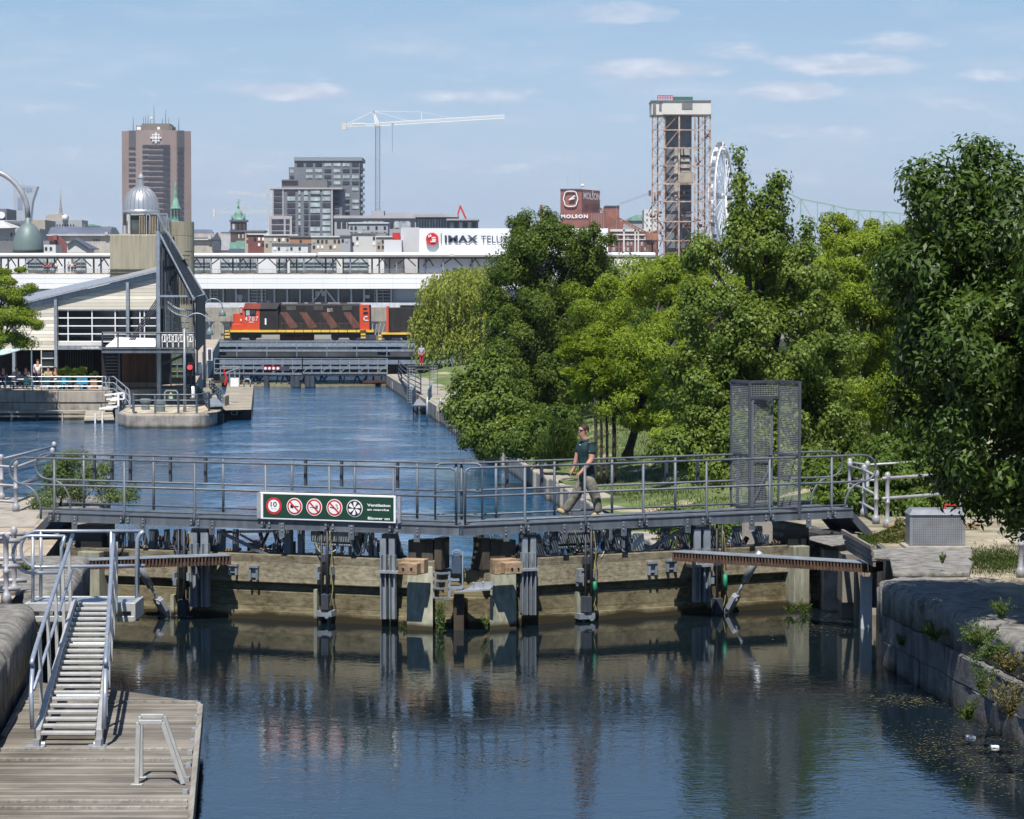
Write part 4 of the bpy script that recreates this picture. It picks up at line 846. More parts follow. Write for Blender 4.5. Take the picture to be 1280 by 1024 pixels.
# adjust: arm top near row 219
# mesh cabinet and concrete base on the right quay
cab = thing('mesh_cabinet', 'square utility cabinet with punched grey metal front on the right quay', 'cabinet', tuple(G(1168, 686, QZ)))
Yc = G(1140, 686, QZ).y; x0, x1 = Xu(1138, Yc, 660), Xu(1206, Yc, 660); z1 = Zv(644, Yc)
b = MB(); b.box(x0 + .03, x1 - .03, Yc + .03, Yc + .62, QZ + .06, z1 - .02); b.build('core', dark, cab)
b = MB(); nx, nz = 26, 18; wx = (x1 - x0) / nx; wz = (z1 - QZ - .06) / nz
for i in range(nx + 1): x = x0 + i * wx; b.box(x - wx * .3, x + wx * .3, Yc, Yc + .02, QZ + .06, z1)
for i in range(nz + 1): z = QZ + .06 + i * wz; b.box(x0, x1, Yc + .002, Yc + .022, z - wz * .3, z + wz * .3)
b.box(x0 - .0, x0 + .03, Yc - .003, Yc + .64, QZ + .05, z1 + .003); b.build('punched_panel', mat('punched_metal', (.26, .27, .29), .5, .3, .15, 3), cab)
b = MB(); b.hexa([(x0 - .02, Yc - .03, z1 + .004), (x1 + .02, Yc - .03, z1 + .004), (x1 + .02, Yc + .68, z1 + .004), (x0 - .02, Yc + .68, z1 + .004), (x0 + .05, Yc + .1, z1 + .1), (x1, Yc + .1, z1 + .1), (x1, Yc + .6, z1 + .1), (x0 + .05, Yc + .6, z1 + .1)]); b.build('lid', MT['punched_metal'], cab)
b = MB(); b.tube([(x0 + .7, Yc + .2, z1 + .1), (x0 + .7, Yc + .2, z1 + .18), (x0 + .9, Yc + .2, z1 + .18), (x0 + .9, Yc + .2, z1 + .1)], .02, 6); b.build('handle', red, cab)
b = MB(); b.box(x0 - .1, x1 + .1, Yc - .12, Yc + .75, QZ, QZ + .05); b.build('plinth', conc, cab, bevel=.01)
b = MB(); q = G(1100, 668, QZ); b.bar(q + Vector((.3, 1, .08)), q + Vector((2.2, 1.1, .08)), .12, .1); tag(b.build('timber_beam', block_wood, bevel=.01), 'pale squared timber lying on the quay left of the punched metal cabinet', 'timber')
# slabs on the right quay
for (pts, z) in (([(1085, 690), (1150, 688), (1215, 690), (1215, 700), (1130, 702), (1086, 700)], .06), ([(1112, 703), (1205, 699), (1216, 708), (1212, 722), (1116, 722)], .09), ([(1010, 660), (1062, 660), (1080, 678), (1040, 684), (1012, 676)], .03)):
    b = MB(); b.prism([G(u, v, QZ) for u, v in pts], (0, 0, z)); struct(b.build('stone_slab', cope, bevel=.03))
# white steel fender post at the right recess
fp = thing('fender_post', 'pale steel post standing in the water at the right wall, below the toothed beam end', 'post', tuple(G(1083, 786, 0)))
Yq = G(1083, 786, 0).y; b = MB(); b.pb(1077, 721, 1089.5, 800, Yq, .03, zb=-1); b.pb(1088.5, 720, 1090, 800, Yq + .02, .16, zb=-1); b.pb(1076.5, 720, 1078, 800, Yq + .02, .16, zb=-1)
b.build('web', mat('fender_steel', (.55, .57, .6), .5, .1, .15, 3, streak=.5), fp)
# ruler-like dark steel behind
b = MB(); b.pb(1070, 705, 1078, 800, Yq + .4, .3, zb=-1); b.pb(1091, 710, 1096, 760, Yq + .2, .3); b.build('guide', conc_dk, fp)
# left wall ladder guide
b = MB(); b.tube([P(1.5, 836, 37), P(1.5, 930, 37)], .03, 8); tag(b.build('mooring_pole', galv, smooth=True), 'thin grey pole at the left photo edge before the dark quay wall', 'pole')
# floating litter, weeds mats near the right wall
for u, v, w in ((1213, 922, .13), (1243, 934, .11)):
    b = MB(); q = G(u, v, 0); b.box(q.x - w / 2, q.x + w / 2, q.y - .08, q.y + .08, -.01, .03); tag(b.build('litter', white, bevel=.01), 'white scrap of foam floating by the right wall, %s of the two' % ('left' if u < 1230 else 'right'), 'litter', 'foam scraps on the water')
b = MB(); rr = random.Random(9)
def algae(b, u0, u1, v0, v1, n, smin, smax):
    for k in range(n):
        u = rr.gauss((u0 + u1) / 2, (u1 - u0) / 4); v = rr.gauss((v0 + v1) / 2, (v1 - v0) / 4); q = G(u, v, .006); a = rr.uniform(0, 3.14); s = rr.uniform(smin, smax); s2 = s * rr.uniform(.15, .5)
        ca, sa_ = math.cos(a), math.sin(a); b.add([(q.x + ca * s, q.y + sa_ * s, .006), (q.x - sa_ * s2, q.y + ca * s2, .009), (q.x - ca * s, q.y - sa_ * s, .006), (q.x + sa_ * s2, q.y - ca * s2, .009)], [(0, 1, 2, 3)])
algae(b, 1090, 1280, 905, 960, 1100, .008, .035); algae(b, 1075, 1200, 864, 886, 420, .01, .045); algae(b, 940, 1070, 768, 796, 500, .01, .04); algae(b, 560, 680, 942, 960, 260, .008, .03); algae(b, 270, 400, 900, 916, 160, .006, .025); algae(b, 1180, 1300, 900, 1000, 500, .01, .04)
tag(b.build('algae', mat('algae_m', (.11, .10, .045), .9, 0, .4, 5)), 'scattered brown-green weed and scum floating on the near water', 'algae', kind='stuff')
# ================================================================ MID LEFT: café quay
YC = 153.0; ZC = .45
sheet('cafe_quay_ground', [(-90, YC + .4), (Xu(134, YC, 500), YC + .4), (Xu(150, 158, 500), 158), (-19.3, 158), (-20.6, 172), (-25.9, 225), (-33.9, 305), (-140, 305), (-140, YC + .4)], ZC, paver)
def wall_of_blocks(b, x0, x1, Y, z0, z1, rows, lmin, lmax, depth=1.0, seed=1, gap=.03):
    rr = random.Random(seed); h = (z1 - z0) / rows
    for r_ in range(rows):
        x = x0 - rr.uniform(0, lmin)
        while x < x1:
            L_ = rr.uniform(lmin, lmax); a, c = max(x, x0), min(x + L_ - gap, x1)
            if c > a + .1: b.box(a, c, Y + rr.uniform(-.04, .04), Y + depth, z0 + r_ * h, z0 + (r_ + 1) * h - gap)
            x += L_
b = MB(); wall_of_blocks(b, -50, Xu(140, YC, 500), YC, -3, ZC, 5, 1.6, 4.0, 1.2, 4); b.box(-50, Xu(140, YC, 500), YC + .3, YC + 1.2, -3, ZC - .05); struct(b.build('cafe_quay_wall', stone_lt, bevel=.03))
b = MB(); b.prism([(-19.2, 157.5, -6), (-19.3, 160, -6), (-25.8, 225, -6), (-33.8, 305, -6), (-140, 305, -6), (-140, YC + 1, -6), (Xu(140, YC, 500), YC + 1, -6)], (0, 0, 6 + ZC - .02)); struct(b.build('cafe_quay_mass', stone_lt))
# low timber walkway along the wall
wk = thing('waterside_walkway', 'long low timber walkway along the foot of the café quay wall', 'walkway', (-26, 150, ZM))
b = MB(); b.pb(-40, 514, 106, 516.5, 151.2, 1.5); b.build('deck', dock_wood2, wk)
b = MB(); b.pb(-40, 519.5, 106, 521.5, 151.25, .2); b.build('waler', dock_wood2, wk)
for u, m, w in ((14, dock_wood2, 2), (46, black, 3), (78, dock_wood2, 2), (-18, black, 3)):
    b = MB(); b.pb(u - w / 2, 516, u + w / 2, 530, 151.2, .3, zb=-2.5); b.build('pile', m, wk)
fl = thing('swim_float', 'small square timber float with white ladder rails beside the round pier', 'float', tuple(P(125, 524, 149)))
b = MB(); b.hexa([P(105, 527, 148.6), P(142, 526, 148.6), P(140, 514, 151), P(107, 514, 151), P(105, 526, 148.6), P(143, 525, 148.6), P(140, 513.2, 151), P(107, 513.2, 151)]); b.pb(105, 526, 142, 532, 148.7, .6); b.build('deck', dock_wood2, fl)
for u in (119, 128):
    b = MB(); b.tube([P(u, 518, 148.7), P(u, 517, 148.5), P(u, 535, 148.5)], .05, 6); b.build('ladder_rail', white, fl)
st = thing('access_stair', 'white-railed stair going down from the café quay to the small float', 'stair', tuple(P(146, 520, 150)))
for k in range(6):
    b = MB(); b.pb(130 + k * 2.5, 511 - k * 3.6, 141 + k * 1.6, 512.5 - k * 3.6, 150.5 + k * .45, .5); b.build('tread', offwhite, st)
b = MB(); b.bar(P(124, 511, 150), P(147, 508, 150), .12); b.bar(P(131, 494, 151), P(155, 491, 151), .1); b.bar(P(155, 491, 151), P(155, 499, 151), .1); b.bar(P(148, 491, 151), P(148, 530, 151), .12); b.bar(P(133, 499, 151), P(155, 499, 151), .08); b.build('rail', white, st)
b = MB(); b.pb(144, 508, 149, 532, 150, .35, zb=-2); b.build('pile', galv, st)
# round pier
def zpier(): return Zv(519, 143)
ZPi = G(206, 535, ZM); YPf = ZPi.y; zp = Zv(517.5, YPf); 
ring = []
cx0, cx1 = Xu(163, YPf, 520), Xu(253, YPf, 520)
for k in range(0, 13): a = math.pi * k / 12; ring.append((cx0 - 1.3 * math.sin(a * .5) * 0 - (1.0 * math.sin(a)) * .5 - .0, YPf + 1.6 - 1.6 * math.cos(math.pi / 2 * 0)))
prof = [(Xu(149, YPf + 6, 520), YPf + 9), (Xu(149, YPf + 3, 520), YPf + 2.6), (Xu(151, YPf, 520), YPf + 1.2), (Xu(156, YPf, 520), YPf + .35), (Xu(166, YPf, 520), YPf), (Xu(245, YPf, 520), YPf), (Xu(256, YPf, 520), YPf + .4), (Xu(262, YPf, 520), YPf + 1.4), (Xu(264, YPf, 520), YPf + 3.0), (Xu(264, YPf + 8, 520), YPf + 11), (-19.1, 160), (Xu(150, 160, 520), 160)]
b = MB(); b.prism([(x, y, -3) for x, y in prof], (0, 0, 3 + zp)); struct(b.build('round_pier', stone_lt, bevel=.12))
pc = [(x * .985 - .1, y + .5) for x, y in prof[:10]] + prof[10:]
sheet('pier_paving', pc, zp + .01, wood_mat('pier_planks', (.5, .44, .33), (.3, .25, .18), 'X', plank=(.5, 'Y'), grain=(.6, 4, 4)))
b = MB(); b.box(Xu(150, 156.5, 500), -17.0, 156.3, 158.5, -2, Zv(495, 156.4)); struct(b.build('pier_steps', stone_lt, bevel=.05))
def thin_rail(name, label, pts, h, zs, m=galv, r=.035, cat='railing', group=None, pr=None):
    root = thing(name, label, cat, tuple(pts[0]), group)
    for p in pts:
        b = MB(); b.tube([p, Vector(p) + Vector((0, 0, h))], pr or r, 6); b.build('post', m, root)
    for z in zs:
        b = MB(); b.tube([Vector(p) + Vector((0, 0, z)) for p in pts], r, 6); b.build('rail', m, root)
    return root
thin_rail('pier_railing', 'grey railing around the water edge of the round stone pier', [Vector((x, y + .35, zp)) for x, y in [(prof[2][0] + .4, prof[2][1] + .4), (prof[4][0], prof[4][1]), (Xu(193, YPf, 520), YPf), (Xu(222, YPf, 520), YPf), (prof[5][0], prof[5][1]), (prof[8][0] - .5, prof[8][1])]], 1.05, (1.03, .72, .4), bridge_grey, .04, pr=.06)
b = MB()
thin_rail('terrace_railing', 'pale grey three-bar railing along the edge of the café terrace', [P(u, 488, YC + .4) for u in (-20, 7, 41, 52, 100, 128)], 17 / 21.6, (17 / 21.6, 11 / 21.6, 5 / 21.6), galv, .04)
def stair_rail(name, label, pts, n=5):
    root = thing(name, label, 'railing', tuple(pts[0]))
    for dz in (0, .35, .7):
        b = MB(); b.tube([Vector(p) + Vector((0, 0, -dz)) for p in pts], .04, 6); b.build('rail', galv, root)
    for i in range(n + 1):
        f = i / n; L_ = f * (len(pts) - 1); k = min(int(L_), len(pts) - 2); q = Vector(pts[k]).lerp(Vector(pts[k + 1]), L_ - k); b = MB(); b.tube([q, q - Vector((0, 0, 1.0))], .035, 6); b.build('post', galv, root)
stair_rail('stair_railing', 'grey railing sloping down the steps from the terrace to the round pier', [P(128, 471, YC + .4), P(142, 471, YC + .2), P(161, 487, YC - 2), P(163, 499, YC - 4)])
stair_rail('stair_railing', 'grey lower railing of the terrace steps, behind the sloping one', [P(132, 472, YC + 2), P(136, 478, YC + 1.6), P(152, 489, YC), P(156, 492, YC - .5)], 4)
for u, nm in ((182, 'left'), (201, 'right')):
    Yb_ = 148; q = P(u, 517 if u > 190 else 511, Yb_ if u < 190 else 145.5); s = .28
    b = MB(); b.lathe(Vector((q.x, q.y, zp)), [(s * .85, 0), (s * .85, .42), (s * 1.1, .44), (s * 1.1, .6), (s * .9, .64)], 14); tag(b.build('bollard', MT['lamp_street_lamp'], smooth=False), 'grey-green mooring bollard on the round pier, %s of the two' % nm, 'bollard', 'bollards on the round pier')
# hazard sign fence
hs = thing('hazard_sign', 'small green sign with yellow triangle on a rounded grey rail under the balcony', 'sign', tuple(P(213, 500, 152)))
b = MB(); b.pb(208, 489, 219, 501, 152, .05); b.build('panel', sign_green, hs)
b = MB(); b.pp([(210.5, 494.5), (213.5, 489.8), (216.5, 494.5)], 151.93, .04); b.build('triangle', mat('sign_yellow', (.7, .55, .05), .5), hs)
b = MB(); b.pb(211, 496, 216, 497, 151.95, .03); b.pb(211, 498, 216, 498.6, 151.95, .03); b.build('lettering', white, hs)
b = MB(); b.tube([P(206, 502, 152), P(206, 491, 152), P(208, 488.5, 152), P(220, 488.5, 152), P(222, 491, 152), P(222, 502, 152)], .05, 6); b.build('rail', galv, hs)
for (u, v0, v1, Y, nm) in ((240.5, 483, 498, 150, 'by the lamp pole on the pier'), (249, 453, 467, 158, 'higher one under the mesh wall')):
    b = MB(); w = 3.4 if v0 > 470 else 3.6; c = P(u, v1, Y); rr_ = w / F * Y; hh = (v1 - v0) / F * Y
    b.lathe(c, [(rr_ * .9, 0), (rr_, .1), (rr_, hh - .2), (rr_ * .7, hh)], 16); tag(b.build('white_drum', white, smooth=True), 'white rounded cover standing upright, ' + nm, 'cover', 'white covers by the pier')
sg = thing('signal_light', 'red signal light in a black housing beside the pier lamp pole', 'signal light', tuple(P(238, 500, 146)))
b = MB(); b.pb(234.5, 453, 240.5, 470, 146.2, .4); b.pb(237, 470, 239, 497, 146.3, .15); b.build('housing', black, sg)
b = MB(); b.disc(P(237.3, 459.2, 146.15), .135, .06, (0, -1, 0), 16); b.build('lens', mat('signal_red', (.9, .04, .05), .4, emit=1.2), sg)
for (u, vb, vt, Y, nm) in ((231, 515, 399, 145, 'slim pale curved arm lamp on the round pier'), (256, 505, 384, 158, 'curved arm lamp behind the mesh wall, left of the locomotive')):
    e = P(u, vb, Y); hd_ = P(u + 31 if u < 240 else u + 22, 411 if u < 240 else 388, Y); ra_ = (hd_.x - e.x) / 2
    street_lamp('street_lamp', nm, (e.x, Y, zp if u < 240 else ZC), hd_.z + .15, ra_, 1, .40, galv, 'curved arm street lamps', .09, .035)

# ================================================================ CAFÉ BUILDING
YB = 160.0
cafe = thing('cafe_building', 'pale sided café hall with sloping roof, wide gridded windows and dark open ground floor', 'building', (-24, YB, ZC))
siding = wood_mat('siding', (.74, .70, .59), (.64, .60, .50), 'X', plank=(.21, 'Z'), grain=(.4, 2, 2), gap=.012)
b = MB(); b.pp([(-25, 398), (60, 378), (195, 347), (195, 387), (72, 387), (72, 427), (-25, 427)], YB, .3); b.pp([(66, 386), (72, 386), (72, 427), (66, 427)], YB - .02, .3); b.pb(-25, 427, 70, 437.5, YB, .3)
b.build('wall', siding, cafe)
b = MB(); b.hexa([P(-30, 394, YB - .35), P(197, 340, YB - .35), P(197, 335, YB + 12), P(-30, 385, YB + 12), P(-30, 391.5, YB - .35), P(197, 337.5, YB - .35), P(197, 332.5, YB + 12), P(-30, 382, YB + 12)]); b.build('roof', galv_lt, cafe)
b = MB(); b.pp([(-30, 394.5), (197, 340.5), (197, 347), (-30, 401)], YB - .16, .14); b.build('eave', galv, cafe)
for u in (69.5, 159.5, 17):
    b = MB(); b.pb(u - 2.3, 350 + (160 - u) * .238 if u < 150 else 351, u + 2.3, 488, YB - .25, .4); b.build('column', galv, cafe)
b = MB(); b.pb(72, 387, 195, 427, YB + .6, .1); glz = b.build('glazing', glass, cafe)
b = MB()
for u in (85, 115, 144, 175, 180.5): b.pb(u - .8, 387, u + .8, 427, YB + .1, .12)
for v in (388, 397.5, 407.5, 417.5, 427): b.pb(72, v - .7, 195, v + .7, YB + .12, .1)
b.build('window_frame', white, glz)
b = MB(); b.pb(72, 427.5, 128, 432, YB + .0, .3); b.build('sill_band', offwhite, cafe)
b = MB(); b.pb(72, 432.3, 128, 437.2, YB - .3, .5); b.build('fascia_board', galv, cafe)
text('marchande', .0303 * 25 * 48.6 / 36, .16, P(102.5, 436, YB - .35), white, 'lettering', cafe, bold=.02)
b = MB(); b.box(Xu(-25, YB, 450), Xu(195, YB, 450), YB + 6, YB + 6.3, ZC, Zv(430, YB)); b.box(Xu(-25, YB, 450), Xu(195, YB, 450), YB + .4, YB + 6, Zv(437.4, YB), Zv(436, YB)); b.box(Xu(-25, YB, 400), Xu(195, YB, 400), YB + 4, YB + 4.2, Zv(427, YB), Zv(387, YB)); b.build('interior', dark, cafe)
b = MB(); b.pb(52, 440, 67, 488, YB + .05, .1); b.build('door_glass', glass, cafe)
b = MB()
for v in (448, 458.5, 468): b.pb(52, v - .6, 67, v + .6, YB - .05, .1)
b.pb(51, 438, 52.5, 488, YB - .05, .12); b.build('door_frame', offwhite, cafe)
b = MB()
for u in range(82, 118, 3): b.pb(u, 439, u + .6, 486, YB + 1.2, .1)
b.build('screen_slat', bridge_dark, cafe)
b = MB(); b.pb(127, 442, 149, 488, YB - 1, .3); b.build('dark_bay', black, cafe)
b = MB()
for v in range(446, 486, 4): b.pb(132, v, 147, v + .6, YB - 1.1, .08)
b.build('louvre', galv, cafe)
b = MB(); b.pb(152, 441, 195, 478, YB - 1.2, .3); b.build('door_panel', mat('brown_panel', (.19, .105, .07), .7, 0, .25, .5, streak=.5), cafe)
b = MB(); b.pb(152, 478.2, 195, 496, YB - 1.25, .3); b.build('door_base', mat('tan_panel', (.52, .38, .25), .7, 0, .15, .8), cafe)
b = MB()
for u in (162, 172.5, 183): b.pb(u - .3, 441, u + .3, 496, YB - 1.3, .06)
b.build('door_joint', black, cafe)
b = MB(); b.pb(200, 441, 244, 498, YB + 3, .3); b.build('back_wall', bridge_dark, cafe)
b = MB(); b.pb(213, 443, 231, 472, YB + 2.8, .1); b.build('window', mat('green_glass', (.10, .14, .08), .2), cafe)
b = MB(); b.pb(221, 443, 222, 472, YB + 2.7, .08); b.pb(213, 455, 231, 456, YB + 2.7, .08); b.pb(213, 464, 231, 465, YB + 2.7, .08); b.build('window_bar', galv, cafe)
# balcony
YBal = 152.5
b = MB(); b.hexa([P(127, 438, YBal), P(244, 437, YBal), P(244, 436, YB), P(127, 436, YB), P(127, 435, YBal), P(244, 434, YBal), P(244, 433.5, YB), P(127, 433.5, YB)]); b.build('balcony_deck', bridge_dark, cafe)
b = MB(); b.pb(127, 438.5, 243.5, 441.5, YBal - .05, .3); b.pb(127, 434.6, 244, 436.5, YBal - .06, .25); b.build('balcony_beam', bridge_grey, cafe)
b = MB(); b.tube([P(128, 416, YBal), P(243, 416.5, YBal)], .06, 6); b.tube([P(128, 416, YBal), P(128, 434, YBal)], .05, 6); b.tube([P(147.5, 416, YBal), P(147.5, 435, YBal)], .045, 6)
b.build('balcony_rail', bridge_dark, cafe)
b = MB()
for v in range(419, 434, 3): b.tube([P(128, v, YBal), P(243, v + .5, YBal)], .008, 4)
b.build('balcony_wire', bridge_grey, cafe)
for u0, u1, v0 in ((134, 195, 426), ):
    rt = thing('white_canopy', 'folded white canvas lying in a heap on the café balcony', 'canvas', tuple(P(165, 433, 154)))
    b = MB(); b.hexa([P(131, 434, 153.5), P(195, 434, 153.5), P(195, 433, 157), P(140, 433, 157), P(133, 432, 153.6), P(195, 430, 153.6), P(195, 423, 157), P(145, 421, 157)]); b.build('fabric', white, rt, bevel=.1)
for u in (206, 212, 220, 226, 238):
    rt = thing('patio_chair', 'white plastic armchair on the café balcony', 'chair', tuple(P(u, 434, 154)), 'white balcony chairs'); Y = 153.8; k = F / Y
    b = MB(); b.pb(u - 4, 426.5, u + 4, 427.6, Y, .5); b.build('seat', white, rt)
    b = MB(); b.pb(u - 3.6, 418, u + 3.6, 419.6, Y + .5, .05); b.pb(u - 3.8, 418.5, u - 2.6, 427, Y + .5, .05); b.pb(u + 2.6, 418.5, u + 3.8, 427, Y + .5, .05); b.pb(u - .6, 419, u + .6, 427, Y + .5, .05); b.pb(u - 4.4, 422, u - 3.6, 423, Y, .5); b.pb(u + 3.6, 422, u + 4.4, 423, Y, .5); b.build('backrest', white, rt)
    for du in (-3.6, 3):
        for dy in (0, .45): b = MB(); b.pb(u + du, 422 if dy == 0 else 427, u + du + .8, 434.5, Y + dy, .05); b.build('leg', white, rt)
# stair tower
tw = thing('stair_tower', 'tall grey steel stair frame with a dark slatted screen leaning against the concrete tower', 'stair tower', tuple(P(200, 497, 155)))
b = MB(); b.pb(195, 289, 200.5, 498, 154.6, .45, zb=zp); b.build('main_post', galv, tw)
b = MB(); 
for (u, v0, v1, Y) in ((204, 296, 434, 156), (207, 300, 434, 157), (213, 300, 497, 158), (242, 370, 437, 154), (199, 441, 497, 155.4), (148.5, 441, 497, 155), (246, 437, 470, 155)): b.pb(u - 1, v0, u + 1, v1, Y, .3)
b.build('post', bridge_grey, tw)
# leaning screen (slats)
b = MB(); a0, a1, c0, c1 = P(200, 293, 156.5), P(208, 291, 159.5), P(241, 374, 153.0), P(255, 368, 157.5)
for i in range(34):
    f0, f1 = i / 34, (i + .8) / 34
    p, q, r_, s_2 = a0.lerp(c0, f0), a1.lerp(c1, f0), a1.lerp(c1, f1), a0.lerp(c0, f1); b.prism([p, q, r_, s_2], (-.1, -.05, -.1))
b.build('screen_slat', screen_m, tw)
b = MB(); b.bar(P(199, 291, 156), P(242, 374, 152.7), .07); b.bar(P(209, 290, 159.6), P(255, 369, 157.4), .12); b.pb(196, 369, 242, 371.5, 153.5, .15); b.bar(P(242, 374, 152.7), P(255, 369, 157.4), .14); b.build('frame', galv, tw)
b = MB(); q0, q1 = P(244, 371, 153), P(254.5, 369, 157.4)
for i in range(12): 
    f = i / 12; p = q0.lerp(q1, f); b.hexa([(p.x, p.y, Zv(437 + f * -8, 153 + 4.4 * f)), (p.x + .06, p.y + .22, Zv(437 - f * 8, 153 + 4.4 * f)), (p.x + .1, p.y + .22, Zv(437 - 8 * f, 153)), (p.x + .04, p.y, Zv(437 - 8 * f, 153)), (p.x, p.y, p.z), (p.x + .06, p.y + .22, p.z), (p.x + .1, p.y + .22, p.z), (p.x + .04, p.y, p.z)])
b.hexa([(q0.x + .08, q0.y, Zv(440, 153)), (q1.x + .08, q1.y, Zv(428, 157)), (q1.x + .1, q1.y, Zv(428, 157)), (q0.x + .1, q0.y, Zv(440, 153)), (q0.x + .08, q0.y, q0.z), (q1.x + .08, q1.y, q1.z), (q1.x + .1, q1.y, q1.z), (q0.x + .1, q0.y, q0.z)])
b.build('side_screen', screen_m, tw)
b = MB()
for k in range(22): u = 201 + k * 1.85; b.bar(P(u, 380 - 0, 157), P(u, 305 + max(0, (u - 207)) * 1.75, 157), .05)
for k in range(14): f = k / 14; b.bar(P(200 + k * 3, 382, 155.5), P(200 + k * 3, 370.5, 155.5), .04)
for k in range(7): b.bar(P(157 + k * 2 + 0, 432, 156 + k * .1), P(196, 374 + k * 3.5, 155), .05) if k < 4 else None
b.build('rod', bridge_dark, tw)
b = MB()
for k in range(12): p = P(200 + k * 2.8, 372 - k * 5.2, 158); b.box(p.x, p.x + .35, p.y, p.y + 1.0, p.z, p.z + .05)
b.bar(P(199, 371, 158), P(228, 331, 158), .14); b.bar(P(199, 338, 158), P(223, 333, 158), .25); b.build('stair_flight', bridge_dark, tw)
b = MB(); pts = smooth_path([P(210, 378, 156), P(220, 385, 155.5), P(232, 388, 155), P(243, 389, 154.5)]); b.tube(pts, .07, 6); b.tube([p - Vector((0, 0, .35)) for p in pts], .05, 6)
for p in pts: b.tube([p, p - Vector((0, 0, .35))], .025, 4)
for v in (395, 403, 410): b.pb(208, v, 236, v + 1, 158, .1)
b.build('landing_guard', galv, tw)
b = MB(); b.bar(P(200, 456, 156), P(236, 442, 156), .16); b.build('brace', bridge_grey, tw)
# concrete tower
ct = thing('concrete_tower', 'square and round concrete tower with a glass lookout room on top, rising behind the café', 'tower', (Xu(186, 172, 400), 172, ZC))
concv = mat('board_concrete', (.34, .31, .23), .9, 0, .22, .25, bump=.02, streak=.6)
b = MB(); b.pb(137, 293, 197, 339, 170, 9, zb=ZC); b.build('square_shaft', concv, ct, bevel=.08)
b = MB(); b.pb(136.6, 336.2, 196.6, 337, 169.9, .1); b.pb(136.6, 340, 197, 341, 169.9, .1); b.pb(136.6, 345, 197, 346, 169.9, .1); b.build('joint', conc_dk, ct)
b = MB(); c = P(216, 276, 176); r_ = 19.7 / F * 176; b.lathe((c.x, c.y + 3, ZC), [(r_, 0), (r_, Zv(295.5, 176) - ZC), (r_ * .985, Zv(295.2, 176) - ZC), (r_ * .985, Zv(294.2, 176) - ZC), (r_, Zv(294, 176) - ZC), (r_, c.z - ZC)], 40); b.build('round_shaft', concv, ct)
b = MB(); b.pb(162.5, 269, 197, 293, 170.3, 7); b.build('lookout_glass', mat('lookout_glass', (.10, .11, .10), .2, 0, .4, .8), ct)
b = MB()
for u in (162.5, 183, 187, 197): b.pb(u - .7, 267, u + .7, 293, 170.1, .25)
b.pb(162, 266.5, 209, 268, 170.1, .25)
for u in (200, 204, 208): b.pb(u - .3, 267, u + .3, 295, 172, .1)
b.build('lookout_frame', galv, ct)
for u0, u1 in ((174, 182), (188, 196)):
    b = MB()
    for k in range(4): b.pb(u0 + k * 2, 270, u0 + k * 2 + 1.2, 292, 170.15, .08)
    b.build('curtain', mat('curtain', (.32, .26, .18), .9, 0, .2, 2) if 'curtain' not in MT else MT['curtain'], ct)
b = MB(); b.bar(P(197, 267, 170), P(214, 302, 170), .08); b.bar(P(209, 267, 174), P(213, 300, 174), .06)
for k in range(9): b.bar(P(198 + k * 1.5, 270 + k * 0, 171), P(198 + k * 1.5, 290 + k * 1.5, 171), .03)
b.build('guard', galv, ct)
# terrace furniture and planters
def planter(u0, u1, v, Y, label):
    root = thing('planter', label, 'planter', tuple(P((u0 + u1) / 2, 486, Y)), 'leafy planters on the terrace')
    b = MB(); b.pb(u0, 474, u1, 486, Y, .5, zb=ZC); b.build('box', mat('planter_wood', (.3, .17, .1), .8) if 'planter_wood' not in MT else MT['planter_wood'], root); return root
PL = [planter(74, 91, 470, 155.5, 'leafy green planter by the café column, left of the two big ones'), planter(92, 108, 470, 155.5, 'leafy green planter on the terrace, right of the two big ones'), planter(113, 121, 472, 155.3, 'small leafy planter at the end of the terrace by the bay')]
tbl = []
for i, (u, w, m, lb) in enumerate([(25, 22, offwhite, 'pale table at the left end of the terrace'), (72, 14, offwhite, 'table in front of the café column'), (62, 10, bridge_dark, 'dark table between the seated guests')]):
    r_ = thing('terrace_table', lb, 'table', tuple(P(u, 488, 155.5)), 'tables on the café terrace'); b = MB(); b.pb(u - w / 2, 473.5, u + w / 2, 475, 155, .8); b.build('top', m, r_)
    b = MB(); b.pb(u - w / 2 + 3, 475, u - w / 2 + 4, 489, 155.3, .1, zb=ZC); b.pb(u + w / 2 - 4, 475, u + w / 2 - 3, 489, 155.3, .1, zb=ZC); b.build('leg', m, r_)
blue = mat('blue_plastic', (.03, .28, .5), .5); teal = mat('teal_plastic', (.02, .1, .11), .5)
for i, (u, m, lb) in enumerate([(99, blue, 'bright blue plastic chair, left one'), (106, blue, 'bright blue plastic chair, right one'), (81, blue, 'bright blue chair by the pale table'), (58, teal, 'dark teal chair left of the café column'), (74, teal, 'dark teal chair right of the café column'), (86, teal, 'dark teal chair nearest the planters'), (33, teal, 'dark teal chair by the long pale table'), (10, teal, 'dark teal chair at the far left of the terrace')]):
    r_ = thing('terrace_chair', lb + ' on the café terrace', 'chair', tuple(P(u, 488, 154.6)), 'plastic chairs on the café terrace')
    b = MB(); b.pb(u - 3.5, 479, u + 3.5, 480, 154.6, .6); b.build('seat', m, r_); b = MB(); b.pb(u - 3.3, 472, u + 3.3, 479, 154.6, .06); b.build('backrest', m, r_)
    for du in (-3.4, 2.6): b = MB(); b.pb(u + du, 480, u + du + .8, 488, 154.6, .06, zb=ZC); b.build('leg', m, r_)
aw = thing('parasol', 'pale teal square parasol at the left edge over the café terrace', 'parasol', tuple(P(5, 488, 155)))
b = MB(); c = P(-2, 434, 155); e = [P(-40, 443, 153), P(32, 438, 153), P(36, 436, 158), P(-40, 440, 158)]; e2 = [P(-40, 447, 153), P(8, 446, 153)]
